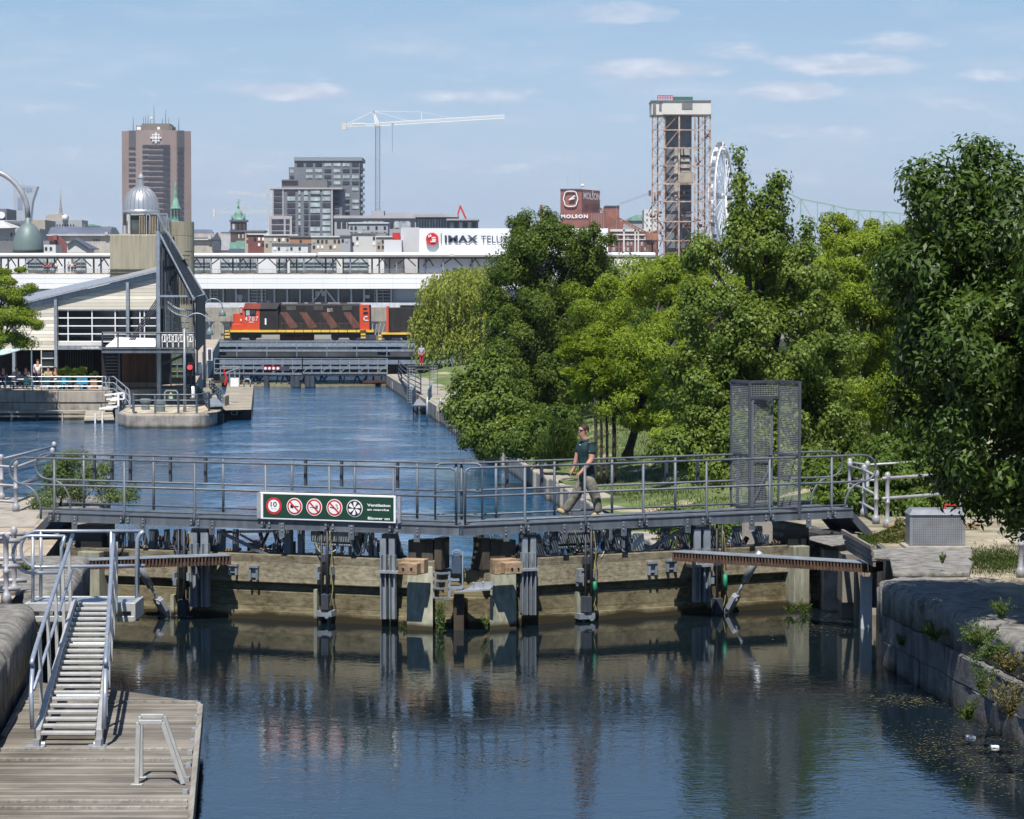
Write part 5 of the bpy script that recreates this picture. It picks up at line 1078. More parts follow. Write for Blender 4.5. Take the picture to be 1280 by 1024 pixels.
b.add([P(-45, 436, 155), P(-10, 437, 156), P(31, 436, 155.5), P(2, 444, 153), P(-45, 450, 153), P(-45, 436.8, 155), P(-10, 437.8, 156), P(31, 436.8, 155.5), P(2, 444.8, 153), P(-45, 450.8, 153)], [(0, 4, 3, 2, 1), (5, 6, 7, 8, 9), (0, 1, 6, 5), (1, 2, 7, 6), (2, 3, 8, 7), (3, 4, 9, 8), (4, 0, 5, 9)]); b.build('canopy', mat('pale_teal', (.42, .55, .52), .8), aw)
b = MB(); b.pb(38.5, 434, 40.5, 488, 155, .1, zb=ZC); b.build('pole', mat('post_blue', (.16, .24, .3), .5), aw)

# ================================================================ right bank lookout platform with mesh screen (far right of pool)
lk = thing('lookout_platform', 'small steel platform with blue-grey rails and mesh screen over the far canal wall', 'platform', tuple(P(531, 517, 160)))
b = MB(); b.hexa([P(515, 508, 158), P(537, 508, 158), P(536, 500, 164), P(518, 500, 164), P(515, 506.5, 158), P(537, 506.5, 158), P(536, 499, 164), P(518, 499, 164)]); b.build('deck', galv_lt, lk)
b = MB(); b.pb(515, 507, 537, 509, 157.9, .2); 
for u in (516, 521, 535): b.pb(u, 509, u + 1.4, 522, 158.5, .3)
b.bar(P(516, 511, 158.3), P(523, 520, 158.3), .1); b.build('frame', bridge_dark, lk)
b = MB()
for (u0, v0, u1, v1) in ((514.5, 489, 519, 482), (535, 488, 539, 481)):
    for dv in (0, 4, 8, 12, 16): b.bar(P(u0, v0 + dv, 158), P(u1, v1 + dv, 164), .07)
    for f in (0, .33, .66, 1): b.bar(P(u0 + (u1 - u0) * f, v0 + (v1 - v0) * f, 158 + 6 * f), P(u0 + (u1 - u0) * f, v0 + (v1 - v0) * f + 18, 158 + 6 * f), .06)
b.build('guard_rail', mat('blue_grey_rail', (.10, .17, .23), .5), lk)
b = MB()
for u in (509, 519, 537, 547): b.pb(u - .4, 457, u + .4, 503, 166, .12)
b.pb(508.5, 457, 547, 458, 166, .12); b.pb(519, 461, 537.5, 462.5, 166, .12); b.pb(519, 481, 537, 481.6, 166, .08); b.build('screen_frame', bridge_grey, lk)
b = MB(); ex, ez = Vector((1, 0, 0)), Vector((0, 0, 1))
for ua, ub in ((509, 519), (537, 547)): mesh_panel(b, P(ua, 503, 166.05), ex, ez, (ub - ua) / F * 166, 46 / F * 166, .16, .012)
b.build('mesh_panel', meshm, lk)
thin_rail('bank_railing', 'grey mesh railing climbing along the far right canal wall', [P(493, 472, 196) + Vector((.3, 0, 0)), P(502, 478, 184), P(511, 486, 174), P(526, 494, 166)], 1.3, (1.3, 1.0, .7, .4, .15), bridge_dark, .04)
sheet('bank_path', [(wallx(152) + .2, 152), (wallx(152) + 3.0, 152), (wallx(205) + 2.5, 205), (wallx(205) + .2, 205)], -.30, conc)
b = MB(); b.prism([(wallx(150) - .05, 150, -3), (wallx(206) - .05, 206, -3), (wallx(206) + 2, 206, -3), (wallx(150) + 1.4, 150, -3)], (0, 0, 2.68)); struct(b.build('canal_wall', stone_lt))
b = MB(); q = P(549, 516, 152)
for k in range(3): c_ = MB(); u = (545, 551, 534)[k]; c_.tube([P(u, 530, 152 - k), P(u, (505, 498, 496)[k], 152 - k)], .06, 8); tag(c_.build('mooring_post', galv, smooth=True), 'slim grey post at the water edge by the lookout platform, %s' % ('nearest the tree', 'behind the leaves', 'left one')[k], 'post', 'slim posts by the lookout')

# ================================================================ FAR DOCK AND GANGWAY
fd = thing('far_dock', 'long pale timber dock with a white cabin frame, moored right of the round pier', 'dock', tuple(P(298, 516, 158)))
b = MB(); b.hexa([G(278, 513, ZM + .55), G(314, 512, ZM + .55), G(317, 481, ZM + .55), G(284, 481, ZM + .55), G(278, 513, ZM + .62), G(314, 512, ZM + .62), G(317, 481, ZM + .62), G(284, 481, ZM + .62)]); b.build('deck', dock_wood2, fd)
b = MB(); p = [G(278, 513, ZM + .54), G(314, 512, ZM + .54), G(317, 482, ZM + .54), G(284, 482, ZM + .54)]; b.prism([q - Vector((0, 0, .7)) for q in p], (0, 0, .69)); b.build('float', black, fd)
b = MB(); q = G(296, 514, ZM + .5)
b.pb(288.5, 513, 290, 519, q.y - .15, .06); b.pb(295.5, 513, 297, 519, q.y - .15, .06); b.pb(288.5, 513, 297, 514, q.y - .15, .06); b.pb(288.5, 518, 297, 519, q.y - .15, .06); b.build('step', galv_lt, fd)
cb_ = thing('dock_cabin', 'white board in a tall rail frame at the back of the far dock', 'board', tuple(P(293, 484, 185)))
b = MB(); b.pb(288, 472.5, 298.5, 483.5, 186, .3); b.build('panel', white, cb_); b = MB(); b.pb(286.5, 464, 287.5, 484, 186, .1); b.pb(298.7, 462, 299.7, 484, 186, .1); b.pb(293, 464, 293.8, 473, 186, .1); b.pb(275, 457.5, 300, 458.5, 186, .1); b.pb(275, 458, 276, 470, 186, .1); b.pb(299, 458, 300, 465, 186, .1); b.bar(P(282, 466, 186), P(300, 459, 186), .08); b.build('frame', galv_lt, cb_)
for (u, v, w, h) in ((305, 474, 8, 8), ):
    b = MB(); b.tube([P(u, 484, 183), P(u, 476, 183), P(u + 1.5, 474, 183), P(u + 6, 474, 183), P(u + 8, 476, 183), P(u + 8, 484, 183)], .05, 6); tag(b.build('grab_rail', galv_lt, smooth=True), 'small hoop of pale tube at the far end of the far dock', 'grab rail')
for u, v, nm in ((281, 471, 'red and yellow'),): 
    b = MB(); c = P(u, 482, 176); b.tube(smooth_path([c, c + Vector((.1, 0, .5)), c + Vector((-.05, 0, .9)), c + Vector((.05, 0, 1.1))]), [.08] * 5 + [.07] * 5 + [.05] * 6, 8); tag(b.build('life_buoy', red, smooth=True), 'red life-saving float hanging at the near side of the far dock cabin', 'float')
fg = thing('far_gangway', 'dark steel gangway with blue-grey rails from the round pier to the far dock', 'gangway', tuple(P(265, 507, 150)))
b = MB(); b.hexa([P(260, 509, 148), P(278.5, 508, 148), P(276, 496, 160), P(259, 496, 160), P(260, 506, 148), P(278.5, 506, 148), P(276, 494.5, 160), P(259, 494.5, 160)]); b.build('deck', galv, fg)
b = MB()
for (pa, pb_, ya, yb) in (((260, 503), (246, 481), 148.5, 166), ((278.5, 497), (262, 476), 148.5, 168)):
    for dv in (0, 4.5, 9): b.bar(P(pa[0], pa[1] - 8 + dv, ya), P(pb_[0], pb_[1] + dv * .8, yb), .07)
    for k in range(7): f = k / 6; u, v = pa[0] + (pb_[0] - pa[0]) * f, pa[1] - 8 + (pb_[1] - pa[1] + 8) * f; Y = ya + (yb - ya) * f; b.bar(P(u, v, Y), P(u, v + 14 - f * 3, Y), .06)
b.build('guard_rail', mat('rail_blue', (.12, .17, .2), .5), fg)
b = MB(); b.pb(262, 509, 278, 511, 148.3, .3); 
for u in (263, 268, 275): b.pb(u, 511, u + 2, 527, 149, .4, zb=-2)
b.pb(270, 518, 279, 527, 148.6, .5, zb=-2); b.build('pile', bridge_dark, fg)
stp = MB()
for k in range(5): stp.pb(253 + k * .5, 492 - k * 4.5, 268 - k, 494 - k * 4.5, 164 + k * 3, 1.5, zb=ZC - .4)
struct(stp.build('stone_steps', stone_lt, bevel=.05))
fr = thing('lane_signal', 'white square frame on a pole beside the far gate walkway', 'sign', tuple(P(261, 500, 165)))
b = MB(); b.pb(258.5, 435, 265.5, 451, 165, .12); b.build('frame', white, fr); b = MB(); b.pb(260, 437, 264, 449, 164.95, .06); b.build('panel', bridge_dark, fr)
for u in (253.5, 259): b = MB(); b.pb(u - .9, 440 if u < 257 else 451, u + .9, 475, 165.2, .15); b.build('post', galv, fr)

# ================================================================ FAR LOCK GATE
YG = 202.0
def PG(u, v, d=0.): return P(u, v, YG + d)
for side in (0, 1):
    u0, u1 = ((268, 378) if side == 0 else (378, 484)); sgn = 1 if side == 0 else -1
    gt_ = thing('far_lock_gate', ('left' if side == 0 else 'right') + ' leaf of the distant lock gate with its grey walkway, below the train bridge', 'lock gate', tuple(P((u0 + u1) / 2, 484, YG)), 'two leaves of the far lock gate')
    def yy(u): return YG + 3 - 4.0 * (1 - abs(u - 378) / 110)
    def seg(b, ua, va, ub, vb, w, d=0): b.bar(P(ua, va, yy(ua) + d), P(ub, vb, yy(ub) + d), w)
    b = MB(); seg(b, u0, 466.5, u1, 467.5 if side == 0 else 466.5, .14); 
    for dv in (-18.5, -12.5, -6): 
        seg(b, u0, 467 + dv, u1, 467 + dv, .07, .0)
    b.build('handrail', galv, gt_)
    b = MB(); n = 9
    for k in range(n + 1):
        u = u0 + (u1 - u0) * k / n; seg(b, u, 448, u, 468, .07)
        if k < n and k % 2 == 0: seg(b, u, 466, u + (u1 - u0) / n, 456, .05, 1.2)
    b.build('rail_post', galv, gt_)
    b = MB(); a, c = P(u0, 465.5, yy(u0)), P(u1, 465.5, yy(u1)); b.hexa([P(u0, 469.5, yy(u0)), P(u1, 469.5, yy(u1)), P(u1, 469, yy(u1) + 1.3), P(u0, 469, yy(u0) + 1.3), P(u0, 466.5, yy(u0)), P(u1, 466.5, yy(u1)), P(u1, 466, yy(u1) + 1.3), P(u0, 466, yy(u0) + 1.3)]); b.build('deck', bridge_grey, gt_)
    b = MB(); p = [P(u0, 475.5, yy(u0) + .3), P(u1, 475.5, yy(u1) + .3)]; b.hexa([(p[0].x, p[0].y, -2), (p[1].x, p[1].y, -2), (p[1].x, p[1].y + .6, -2), (p[0].x, p[0].y + .6, -2), tuple(p[0]), tuple(p[1]), (p[1].x, p[1].y + .6, p[1].z), (p[0].x, p[0].y + .6, p[0].z)]); b.build('planking', wood_mat('far_timber', (.36, .33, .22), (.16, .14, .08), 'X', plank=(.3, 'Z'), grain=(1, 8, 8)) if 'far_timber' not in MT else MT['far_timber'], gt_)
    b = MB(); rr = random.Random(side)
    for k in range(20): u = u0 + (u1 - u0) * rr.random(); seg(b, u, 470, u + rr.uniform(-7, 7), 479, .1, .3)
    for u in (u1 - 6 if side == 0 else u0 + 6, u1 - 45 * sgn, u0 + 12, u1 - 12): seg(b, u, 470, u, 484, .35, -.1)
    b.build('machinery', bridge_dark, gt_)
    b = MB(); seg(b, u0 if side == 0 else u1 - 30, 477.5, u0 + 38 if side == 0 else u1, 476.5, .2, -.4); b.build('rack', rust, gt_)
fs = thing('far_warning_sign', 'row of small red-ringed round signs on the distant gate walkway', 'sign', tuple(PG(345, 463, -2)))
b = MB(); b.pb(329, 458, 362, 463.6, YG - 1.2, .08); b.build('panel', bridge_dark, fs)
for u in (331.8, 336.8, 342, 347.4):
    b = MB(); b.disc(P(u, 460.6, YG - 1.22), .16, .03, (0, -1, 0), 16); b.build('ring', red, fs); b = MB(); b.disc(P(u, 460.6, YG - 1.26), .105, .02, (0, -1, 0), 16); b.build('face', white, fs)
# ================================================================ RAIL BRIDGE, TRAIN
YT = 317.0
_b = MB(); _b.pb(240, 447, 570, 463, YT + 8, 2)
rb = thing('rail_bridge', 'long grey steel railway bridge with handrails carrying the red and black train', 'bridge', tuple(P(400, 446, YT)))
b = MB(); b.pb(230, 428, 560, 431, YT - 3, 9); b.pb(240, 436.5, 560, 440.5, YT - 2.5, .4); b.build('girder', galv, rb)
b = MB(); b.pb(240, 446, 560, 450, YT + 1.5, .4); b.build('girder', bridge_dark, rb)
b = MB(); b.pb(240, 431, 560, 433.5, YT - 3.1, .3); b.pb(255, 437, 560, 439.6, YT - 3.1, .3); b.pb(240, 426, 560, 427, YT - 3.1, .15); b.build('beam', galv, rb)
b = MB(); 
for k in range(24): b.pb(258 + k * 12.5, 426, 259 + k * 12.5, 446 if k % 3 == 0 else 434, YT - 3.15, .2)
b.build('rail_post', galv, rb)
b = MB(); b.pb(240, 456, 560, 458, YT + 1.2, .5); b.pb(250, 461, 560, 466, YT + 2.5, .8); b.build('red_beam', mat('rust_red_beam', (.18, .06, .04), .8, 0, .3, .3), rb)
b = MB(); b.pb(230, 424.6, 560, 425.6, YT - .9, .12); b.pb(230, 424.6, 560, 425.6, YT + .6, .12); b.build('rail', rust, rb)
b = MB(); b.pb(225, 458, 252, 500, YT + 5, 3, zb=-6); b.pb(484, 456, 570, 500, YT + 5, 3, zb=-6); b.build('abutment', conc_dk, rb); _b.build('rear_girder', mat('blue_girder', (.2, .25, .33), .6), rb)
loco = thing('locomotive', 'red-nosed black diesel locomotive with faded diagonal stripes, number 4707, crossing the rail bridge', 'locomotive', tuple(P(375, 425, YT)))
lb = mat('loco_black', (.024, .021, .02), .75, 0, .5, .6, streak=.5); lred = mat('loco_red', (.62, .07, .022), .55, 0, .12, .5); lstripe = mat('loco_stripe', (.17, .07, .052), .8, 0, .35, .8, streak=.5); lyel = mat('loco_yellow', (.75, .48, .06), .6, 0, .12, 1); lroof = mat('loco_roof', (.09, .08, .075), .8, 0, .3, .8)
def LB(u0, v0, u1, v1, y0, y1): b = MB(); b.pb(u0, v0, u1, v1, YT + y0, y1 - y0); return b
b = LB(320, 381, 463, 413, -1.0, 1.0); b.pb(320, 378.5, 350, 381, YT - .9, 1.8); b.build('hood', lb, loco, bevel=.1)
b = LB(350, 379.3, 450, 380.8, -.7, .7)
for u in (372, 385, 401, 425): b.pb(u, 378.5, u + 8, 379.6, YT - .4, .8)
b.build('roof_vent', lroof, loco)
b = LB(293, 391.5, 304, 412.5, -1.1, 1.1); b.pp([(288, 412.5), (289.5, 405), (304, 405), (304, 412.5)], YT - 1.3, 2.6); b.pb(291, 392, 297, 404, YT - .8, 1.6); b.build('nose', lred, loco, bevel=.06)
b = LB(303.5, 386, 324.5, 412.5, -1.35, 1.35); cab_ = b.build('cab', lred, loco)
b = LB(324.5, 386.5, 348, 412.5, -1.36, 1.36); b.build('cab_black', lb, loco)
b = MB(); b.pp([(304, 386.3), (306.5, 379), (327, 379), (324.8, 386.3)], YT - 1.5, 3.0); b.build('cab_roof', mat('faded_red', (.3, .07, .045), .8, 0, .2, 1), loco)
b = MB(); b.pp([(324.8, 386.3), (327, 379), (350, 379), (346, 386.3)], YT - 1.52, 3.04); b.build('rear_roof', lroof, loco)
for u0, u1, v0, v1 in ((307.5, 312, 387.5, 394.5), (313, 318.5, 387, 393)): b = LB(u0, v0, u1, v1, -1.4, -1.34); b.build('window', glass_l if u0 < 310 else glass, cab_)
b = LB(306, 386.4, 320, 395.5, -1.37, -1.345); b.build('window_recess', black, cab_)
b = LB(299.5, 384, 303, 391, -1.2, -1.1); b.build('windshield_visor', lred, loco); b = LB(300.2, 386, 302.6, 391, -1.25, -1.19); b.build('windshield', glass_l, loco)
for k, u in enumerate((350, 374, 401, 429)):
    b = MB(); u1 = u + 20; b.pp([(u, 390.5), (u + 9, 390.5), (u1 + 3, 409), (u1 - 7, 411)], YT - 1.03, .04); b.build('stripe', lstripe, loco)
for u in (355, 380, 405, 430, 441):
    b = MB(); b.pb(u, 383, u + .35, 412, YT - 1.035, .03); b.build('door_seam', black, loco)
for u in (358, 392, 428):
    b = MB(); b.pb(u, 382.5, u + 12, 388, YT - 1.05, .05); b.build('grille', lroof, loco)
b = LB(449.5, 381, 461.5, 413, -1.15, 1.15); b.build('rear_end', lred, loco)
b = LB(454, 385, 459, 387, -1.2, -1.14); b.pb(454, 390, 460, 392.6, YT - 1.2, .06); b.build('number_board', black, loco)
b = MB()
for q in ((454.5, 395.5, 459.5, 396.6), (454.5, 395.5, 455.6, 401), (454.5, 400, 460.5, 401)): b.pb(*q, YT - 1.2, .05)
b.build('emblem', white, loco)
text('4707', 1.6, .52, P(305.9, 401.2, YT - 1.42), white, 'lettering', loco, bold=.0, space=1.25)
b = LB(300.2, 398.8, 302, 401, -1.4, -1.34); b.pb(311, 402.4, 317, 403.2, YT - 1.4, .05); b.pb(331, 398, 333, 406, YT - 1.4, .05); b.build('marker', white, loco)
b = LB(286, 412.6, 467, 415.4, -1.5, 1.5); b.build('walkway_edge', lyel, loco)
b = MB()
for k in range(11): u = 346 + k * 11; b.pb(u, 412.5, u + .6, 415.6, YT - 1.53, .06)
b.build('edge_joint', lb, loco)
b = LB(284, 415.4, 467, 418.5, -1.3, 1.3); b.build('frame', black, loco)
b = MB()
for (u0, v0, u1, v1) in ((281, 413, 288, 414.6), (281, 416.5, 287, 418.3), (281, 420.4, 287, 422.3), (450, 413, 458, 415), (451, 417, 457, 419), (451, 421, 457, 423)): b.pb(u0, v0, u1, v1, YT - 1.5, .5)
b.build('step', lyel, loco)
for u0 in (289, 414):
    b = MB(); b.pb(u0, 418, u0 + 36, 422.5, YT - 1.1, 2.2); b.build('bogie_frame', black, loco)
    for du in (5, 27):
        b = MB(); b.disc(P(u0 + du, 420.8, YT - .72), .5, .1, (0, -1, 0), 20); b.disc(P(u0 + du, 420.8, YT + .8), .5, .1, (0, -1, 0), 20); b.build('wheel', lroof, loco)
b = MB(); c = P(350, 421.5, YT); b.lathe((c.x, YT, c.z), [(.3, 0), (.42, .05), (.42, 4.0), (.3, 4.1)], 16, (1, 0, 0)); b.build('fuel_tank', lstripe, loco, smooth=True)
b = MB()
for k in range(13): u = 352 + k * 8; b.pb(u, 403, u + .4, 413, YT - 1.5, .04)
b.pb(350, 404, 450, 404.5, YT - 1.5, .04); b.pb(281.5, 398, 282, 413, YT - 1.5, .05); b.pb(289, 395, 289.5, 412, YT - 1.45, .05); b.pb(461.8, 385, 462.6, 413, YT - 1.45, .08); b.build('handrail', lroof, loco)
b = MB(); b.pb(282, 402, 288, 408, YT - .6, 1.2); b.pb(276, 417, 284, 420, YT - .3, .6); b.pb(467, 416, 475, 419, YT - .3, .6); b.build('coupler', lroof, loco)
b = MB(); b.pb(409, 385.5, 416, 390, YT - 1.05, .04); b.build('worn_patch', mat('worn_paint', (.3, .27, .22), .9, 0, .9, 2), loco)
l2 = thing('locomotive', 'second black locomotive with a red edge behind the gap, partly hidden by the willow', 'locomotive', tuple(P(520, 425, YT)))
b = LB(486, 384.5, 600, 415, -1.0, 1.0); b.pb(500, 381.5, 590, 384.6, YT - .8, 1.6); b.build('hood', lb, l2, bevel=.1)
b = LB(483, 383, 485.8, 415, -1.15, 1.15); b.build('red_edge', lred, l2)
b = LB(477, 416, 600, 418.3, -1.5, 1.5); b.pb(473, 418.5, 476.5, 420.5, YT - 1.5, .4); b.pb(473, 422.5, 477, 425, YT - 1.5, .4); b.build('walkway_edge', lyel, l2)
b = LB(478, 418.4, 600, 422.6, -1.1, 1.1); b.build('bogie_frame', black, l2)
for u in (485, 507): b = MB(); b.disc(P(u, 420.8, YT - .72), .5, .1, (0, -1, 0), 20); b.build('wheel', lroof, l2)
b = MB()
for k in range(4): b.tube([P(466 + k * 5, 404 + k % 2, YT - .9), P(465 + k * 4, 419, YT - .9)], .09, 6)
b.build('hose', galv_lt, l2)

# ================================================================ SCIENCE CENTRE (long white hall behind the tracks)
YS = 400.0
sc_ = thing('long_white_hall', 'very long white exhibition hall with roof terrace, canopy and glazed ground floor behind the train', 'building', tuple(P(300, 385, YS)))
wcl = mat('white_cladding', (.74, .75, .76), .6, 0, .05, .05)
b = MB(); b.pb(-80, 343, 820, 361, YS, 3); b.pb(-80, 361, 820, 384, YS + 4, 3, zb=0); b.build('white_band', wcl, sc_)
b = MB(); b.pb(-80, 348, 820, 348.25, YS - .02, .05); b.pb(-80, 354, 820, 354.25, YS - .02, .05); [b.pb(u, 343.3, u + .3, 361, YS - .02, .05) for u in range(-60, 640, 29)]; b.build('panel_joint', offwhite, sc_)
b = MB(); b.pb(-80, 361, 820, 379.5, YS + 2.5, .3); b.build('glazing', glass, sc_)
b = MB(); b.pb(-80, 361, 68, 378, YS + 2.3, .15); b.pb(491, 361, 820, 378, YS + 2.3, .15); b.build('grey_panel', mat('grey_cladding', (.30, .34, .41), .6, 0, .08, .1), sc_)
b = MB(); b.pb(-80, 378.5, 820, 384.5, YS + .5, 2); b.build('plinth', mat('pale_plinth', (.55, .57, .6), .7), sc_)
for u in list(range(262, 480, 16)) + [238, 488]:
    b = MB(); b.pb(u, 361.5, u + 2.2, 379, YS + 1.5, .5); b.build('column', galv, sc_)
for (u0, u1) in ((310, 332), (468, 489), (262, 272)):
    b = MB()
    for v in (363, 367, 371, 375, 378): b.pb(u0, v, u1, v + .5, YS + 1.8, .1)
    for u in (u0, (u0 + u1) / 2, u1): b.pb(u, 362, u + .5, 379, YS + 1.8, .1)
    b.build('shutter_grid', galv_lt, sc_)
b = MB()
for (ua, va, ub, vb) in ((254, 362, 262, 379), (390, 379, 403, 362), (407, 362, 420, 379), (294, 366, 302, 376)): b.bar(P(ua, va, YS + 2), P(ub, vb, YS + 2), .25)
for u, v, w, h in ((296, 369, 7, 5), (297, 374, 5, 3), (456, 369, 6, 4), (333, 376, 5, 3), (394, 364, 5, 6), (402, 364, 4, 6)): b.pb(u, v, u + w, v + h, YS + 2.2, .2)
b.build('bright_panel', galv_lt, sc_)
# terrace: upper storey and canopy
b = MB(); b.pb(-80, 341.2, 820, 343, YS + .1, 3); b.build('terrace_planter', mat('terrace_planter', (.35, .24, .12), .9, 0, .5, .4), sc_)
b = MB(); b.pb(-80, 336.5, 820, 337, YS + .3, .05); b.pb(-80, 339, 820, 339.3, YS + .3, .05)
for k in range(56): u = -70 + k * 13.7; b.pb(u, 336.5, u + .4, 341.5, YS + .3, .05)
b.build('terrace_rail', galv_lt, sc_)
b = MB(); b.pb(-80, 322, 820, 342, YS + 14, 6); b.build('upper_wall', mat('upper_cladding', (.66, .67, .66), .7, 0, .08, .05), sc_)
for (u0, u1) in ((34, 68), (91, 107), (238, 262), (275, 320), (345, 358), (362, 420), (428, 460)):
    b = MB(); b.pb(u0, 324, u1, 338, YS + 13.6, .3); b.build('window', glass_l, sc_)
    b = MB()
    for k in range(int((u1 - u0) / 10) + 1): b.pb(u0 + k * 10, 324, u0 + k * 10 + .6, 338, YS + 13.4, .2)
    for v in (328, 332): b.pb(u0, v, u1, v + .4, YS + 13.4, .2)
    b.build('window_bar', galv_lt, sc_)
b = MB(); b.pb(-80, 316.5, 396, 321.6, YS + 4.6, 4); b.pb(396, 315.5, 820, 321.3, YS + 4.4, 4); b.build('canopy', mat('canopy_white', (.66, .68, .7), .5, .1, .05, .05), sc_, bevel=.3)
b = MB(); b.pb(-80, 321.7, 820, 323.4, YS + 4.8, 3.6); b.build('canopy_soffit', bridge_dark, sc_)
for i, k in enumerate(range(-60, 640, 1)):
    if k % 58 not in (0, 9, 22, 31): continue
    b = MB(); b.pb(k, 323, k + (2.0 if k % 58 in (0, 9) else 1.6), 342, YS + (5 if k % 2 else 7), .4); b.build('canopy_column', bridge_dark if k % 58 != 31 else galv, sc_)
b = MB()
for k in range(-60, 640, 58):
    for (a_, c_) in ((0, -10), (9, 16), (22, 16), (31, 44)): b.bar(P(k + a_, 333, YS + 6), P(k + c_, 323.5, YS + 6), .16)
b.build('canopy_brace', bridge_dark, sc_)
im = thing('cinema_box', 'windowless white cinema box with a round red emblem and large dark lettering', 'building', tuple(P(600, 322, YS + 8)))
b = MB(); b.pb(524, 285.5, 760, 323, YS + 6, 25, zb=8); b.build('box', wcl, im)
b = MB(); b.pb(501, 284.5, 524, 318, YS + 12, 20, zb=8); b.pb(480, 300, 502, 307, YS + 8, 8, zb=8); b.build('side_box', mat('grey_side', (.5, .5, .52), .7, 0, .08, .1), im)
b = MB(); b.disc(P(540.3, 299, YS + 5.7), .96, .3, (0, -1, 0), 36); b.build('emblem_disc', red, im)
b = MB()
for q in ((535.5, 294, 537, 297), (537.6, 293.2, 539, 296), (539.6, 296.5, 544.5, 298), (540, 299, 544.8, 301), (538, 301.5, 544.5, 302.8)): b.pb(*q, YS + 5.25, .15)
b.build('emblem_mark', white, im)
b = MB(); b.pb(551.2, 291.6, 551.9, 305, YS + 5.8, .15); b.build('divider', black, im)
ink = mat('ink_blue', (.03, .045, .08), .5)
text('IMAX', 42 / F * YS, 9.3 / F * YS, P(556, 303.4, YS + 5.8), ink, 'lettering', im, bold=.025)
text('TELUS', 33 / F * YS, 9.0 / F * YS, P(601, 303.6, YS + 5.8), ink, 'lettering', im, bold=.0)
b = MB(); b.pb(562, 317, 567, 320, YS - 3.5, .5); b.pb(564, 308, 564.4, 317, YS - 3.3, .1); tag(b.build('roof_light', offwhite), 'small pale fixture on a pole at the hall roof edge below the cinema lettering', 'light')
# arched concrete wall beside the locomotive
aw_ = thing('arched_wall', 'low tan concrete wall with round arch niches left of the locomotive', 'wall', tuple(P(270, 425, YT + 12)))
b = MB(); b.pb(225, 384.5, 300, 401, YT + 12, 1.5, zb=-.2); b.pb(440, 385, 500, 401, YT + 12, 1.5, zb=-.2); b.build('panel', conc, aw_)
b = MB(); b.pb(225, 402, 300, 426, YT + 11.8, .1); b.pb(440, 402, 500, 426, YT + 11.8, .1); b.build('shade_strip', bridge_dark, aw_)  # flat dark strips painting shade on the lower wall
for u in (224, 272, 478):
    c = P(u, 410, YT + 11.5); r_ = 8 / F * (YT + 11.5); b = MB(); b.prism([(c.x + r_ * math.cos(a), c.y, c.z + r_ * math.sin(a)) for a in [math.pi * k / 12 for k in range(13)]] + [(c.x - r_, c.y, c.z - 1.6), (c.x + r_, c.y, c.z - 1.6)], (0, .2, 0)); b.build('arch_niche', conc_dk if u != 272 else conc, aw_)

# ================================================================ SKYLINE
def bldg(name, label, u0, v0, u1, Y, depth, m, group=None, cat='building'):
    root = thing(name, label, cat, tuple(P((u0 + u1) / 2, 360, Y)), group); b = MB(); b.pb(u0, v0, u1, 360, Y, depth, zb=-.2); b.build('wall', m, root); return root
def win(root, u0, v0, u1, v1, Y, m, name='window', d=.12): b = MB(); b.pb(u0, v0, u1, v1, Y - d, d * .9); return b.build(name, m, root)
def wgrid(root, us, vs, w, h, Y, ms, seed=0, skip=.0, d=.15):
    rr = random.Random(seed)
    for v in vs:
        for u in us:
            if rr.random() < skip: continue
            win(root, u, v, u + w, v + h, Y, rr.choice(ms), d=d)
# broadcaster's tower
Yt_ = 1940; t_ = thing('office_tower', 'tall brown office tower with banded windows and a white round emblem near the top', 'tower', tuple(P(196, 360, Yt_)))
pt = [(153, 0), (160, 0), (169, 12), (169, 0), (221, 0), (221, 12), (230, 0), (239, 0)]
def px_(u, d): p = P(u, 300, Yt_ + d); return (p.x, Yt_ + d)
outl = [px_(153, 12), px_(169, 2), px_(186, -3), px_(204, -3), px_(221, 2), px_(239.5, 12), px_(239, 45), px_(153, 45)]
b = MB(); zt_ = Zv(163, Yt_); b.prism([(x, y, -.2) for x, y in outl], (0, 0, zt_ + .2)); b.build('shaft', brick_br, t_)
dkw = mat('tower_glass', (.06, .06, .075), .4, 0, .3, .3)
for k in range(16):
    v = 181.2 + k * 6.72; b = MB()
    for (ua, da, ub, db) in ((178, -1.1, 186, -3.3), (186, -3.3, 204, -3.3), (204, -3.3, 212.5, -1.0)):
        b.hexa([P(ua, v + 3.3, Yt_ + da - .4), P(ub, v + 3.3, Yt_ + db - .4), P(ub, v + 3.3, Yt_ + db + 2), P(ua, v + 3.3, Yt_ + da + 2), P(ua, v, Yt_ + da - .4), P(ub, v, Yt_ + db - .4), P(ub, v, Yt_ + db + 2), P(ua, v, Yt_ + da + 2)])
    b.build('window_band', dkw, t_)
for (ua, ub, da, db) in ((161, 169.3, 6.6, 1.4), (221.6, 230, 1.9, 6.8)):
    b = MB(); b.hexa([P(ua, 184, Yt_ + da - .3), P(ub, 184, Yt_ + db - .3), P(ub, 184, Yt_ + db + 3), P(ua, 184, Yt_ + da + 3), P(ua, 163.2, Yt_ + da - .3), P(ub, 163.2, Yt_ + db - .3), P(ub, 163.2, Yt_ + db + 3), P(ua, 163.2, Yt_ + da + 3)]); b.build('louvre_panel', mat('louvre_dark', (.12, .11, .115), .7) if 'louvre_dark' not in MT else MT['louvre_dark'], t_)
    for k in range(16):
        v = 184 + k * 6.72; b = MB(); b.hexa([P(ua, v + 3, Yt_ + da - .5), P(ub, v + 3, Yt_ + db - .5), P(ub, v + 3, Yt_ + db + 3), P(ua, v + 3, Yt_ + da + 3), P(ua, v, Yt_ + da - .5), P(ub, v, Yt_ + db - .5), P(ub, v, Yt_ + db + 3), P(ua, v, Yt_ + da + 3)]); b.build('window', dkw, t_)
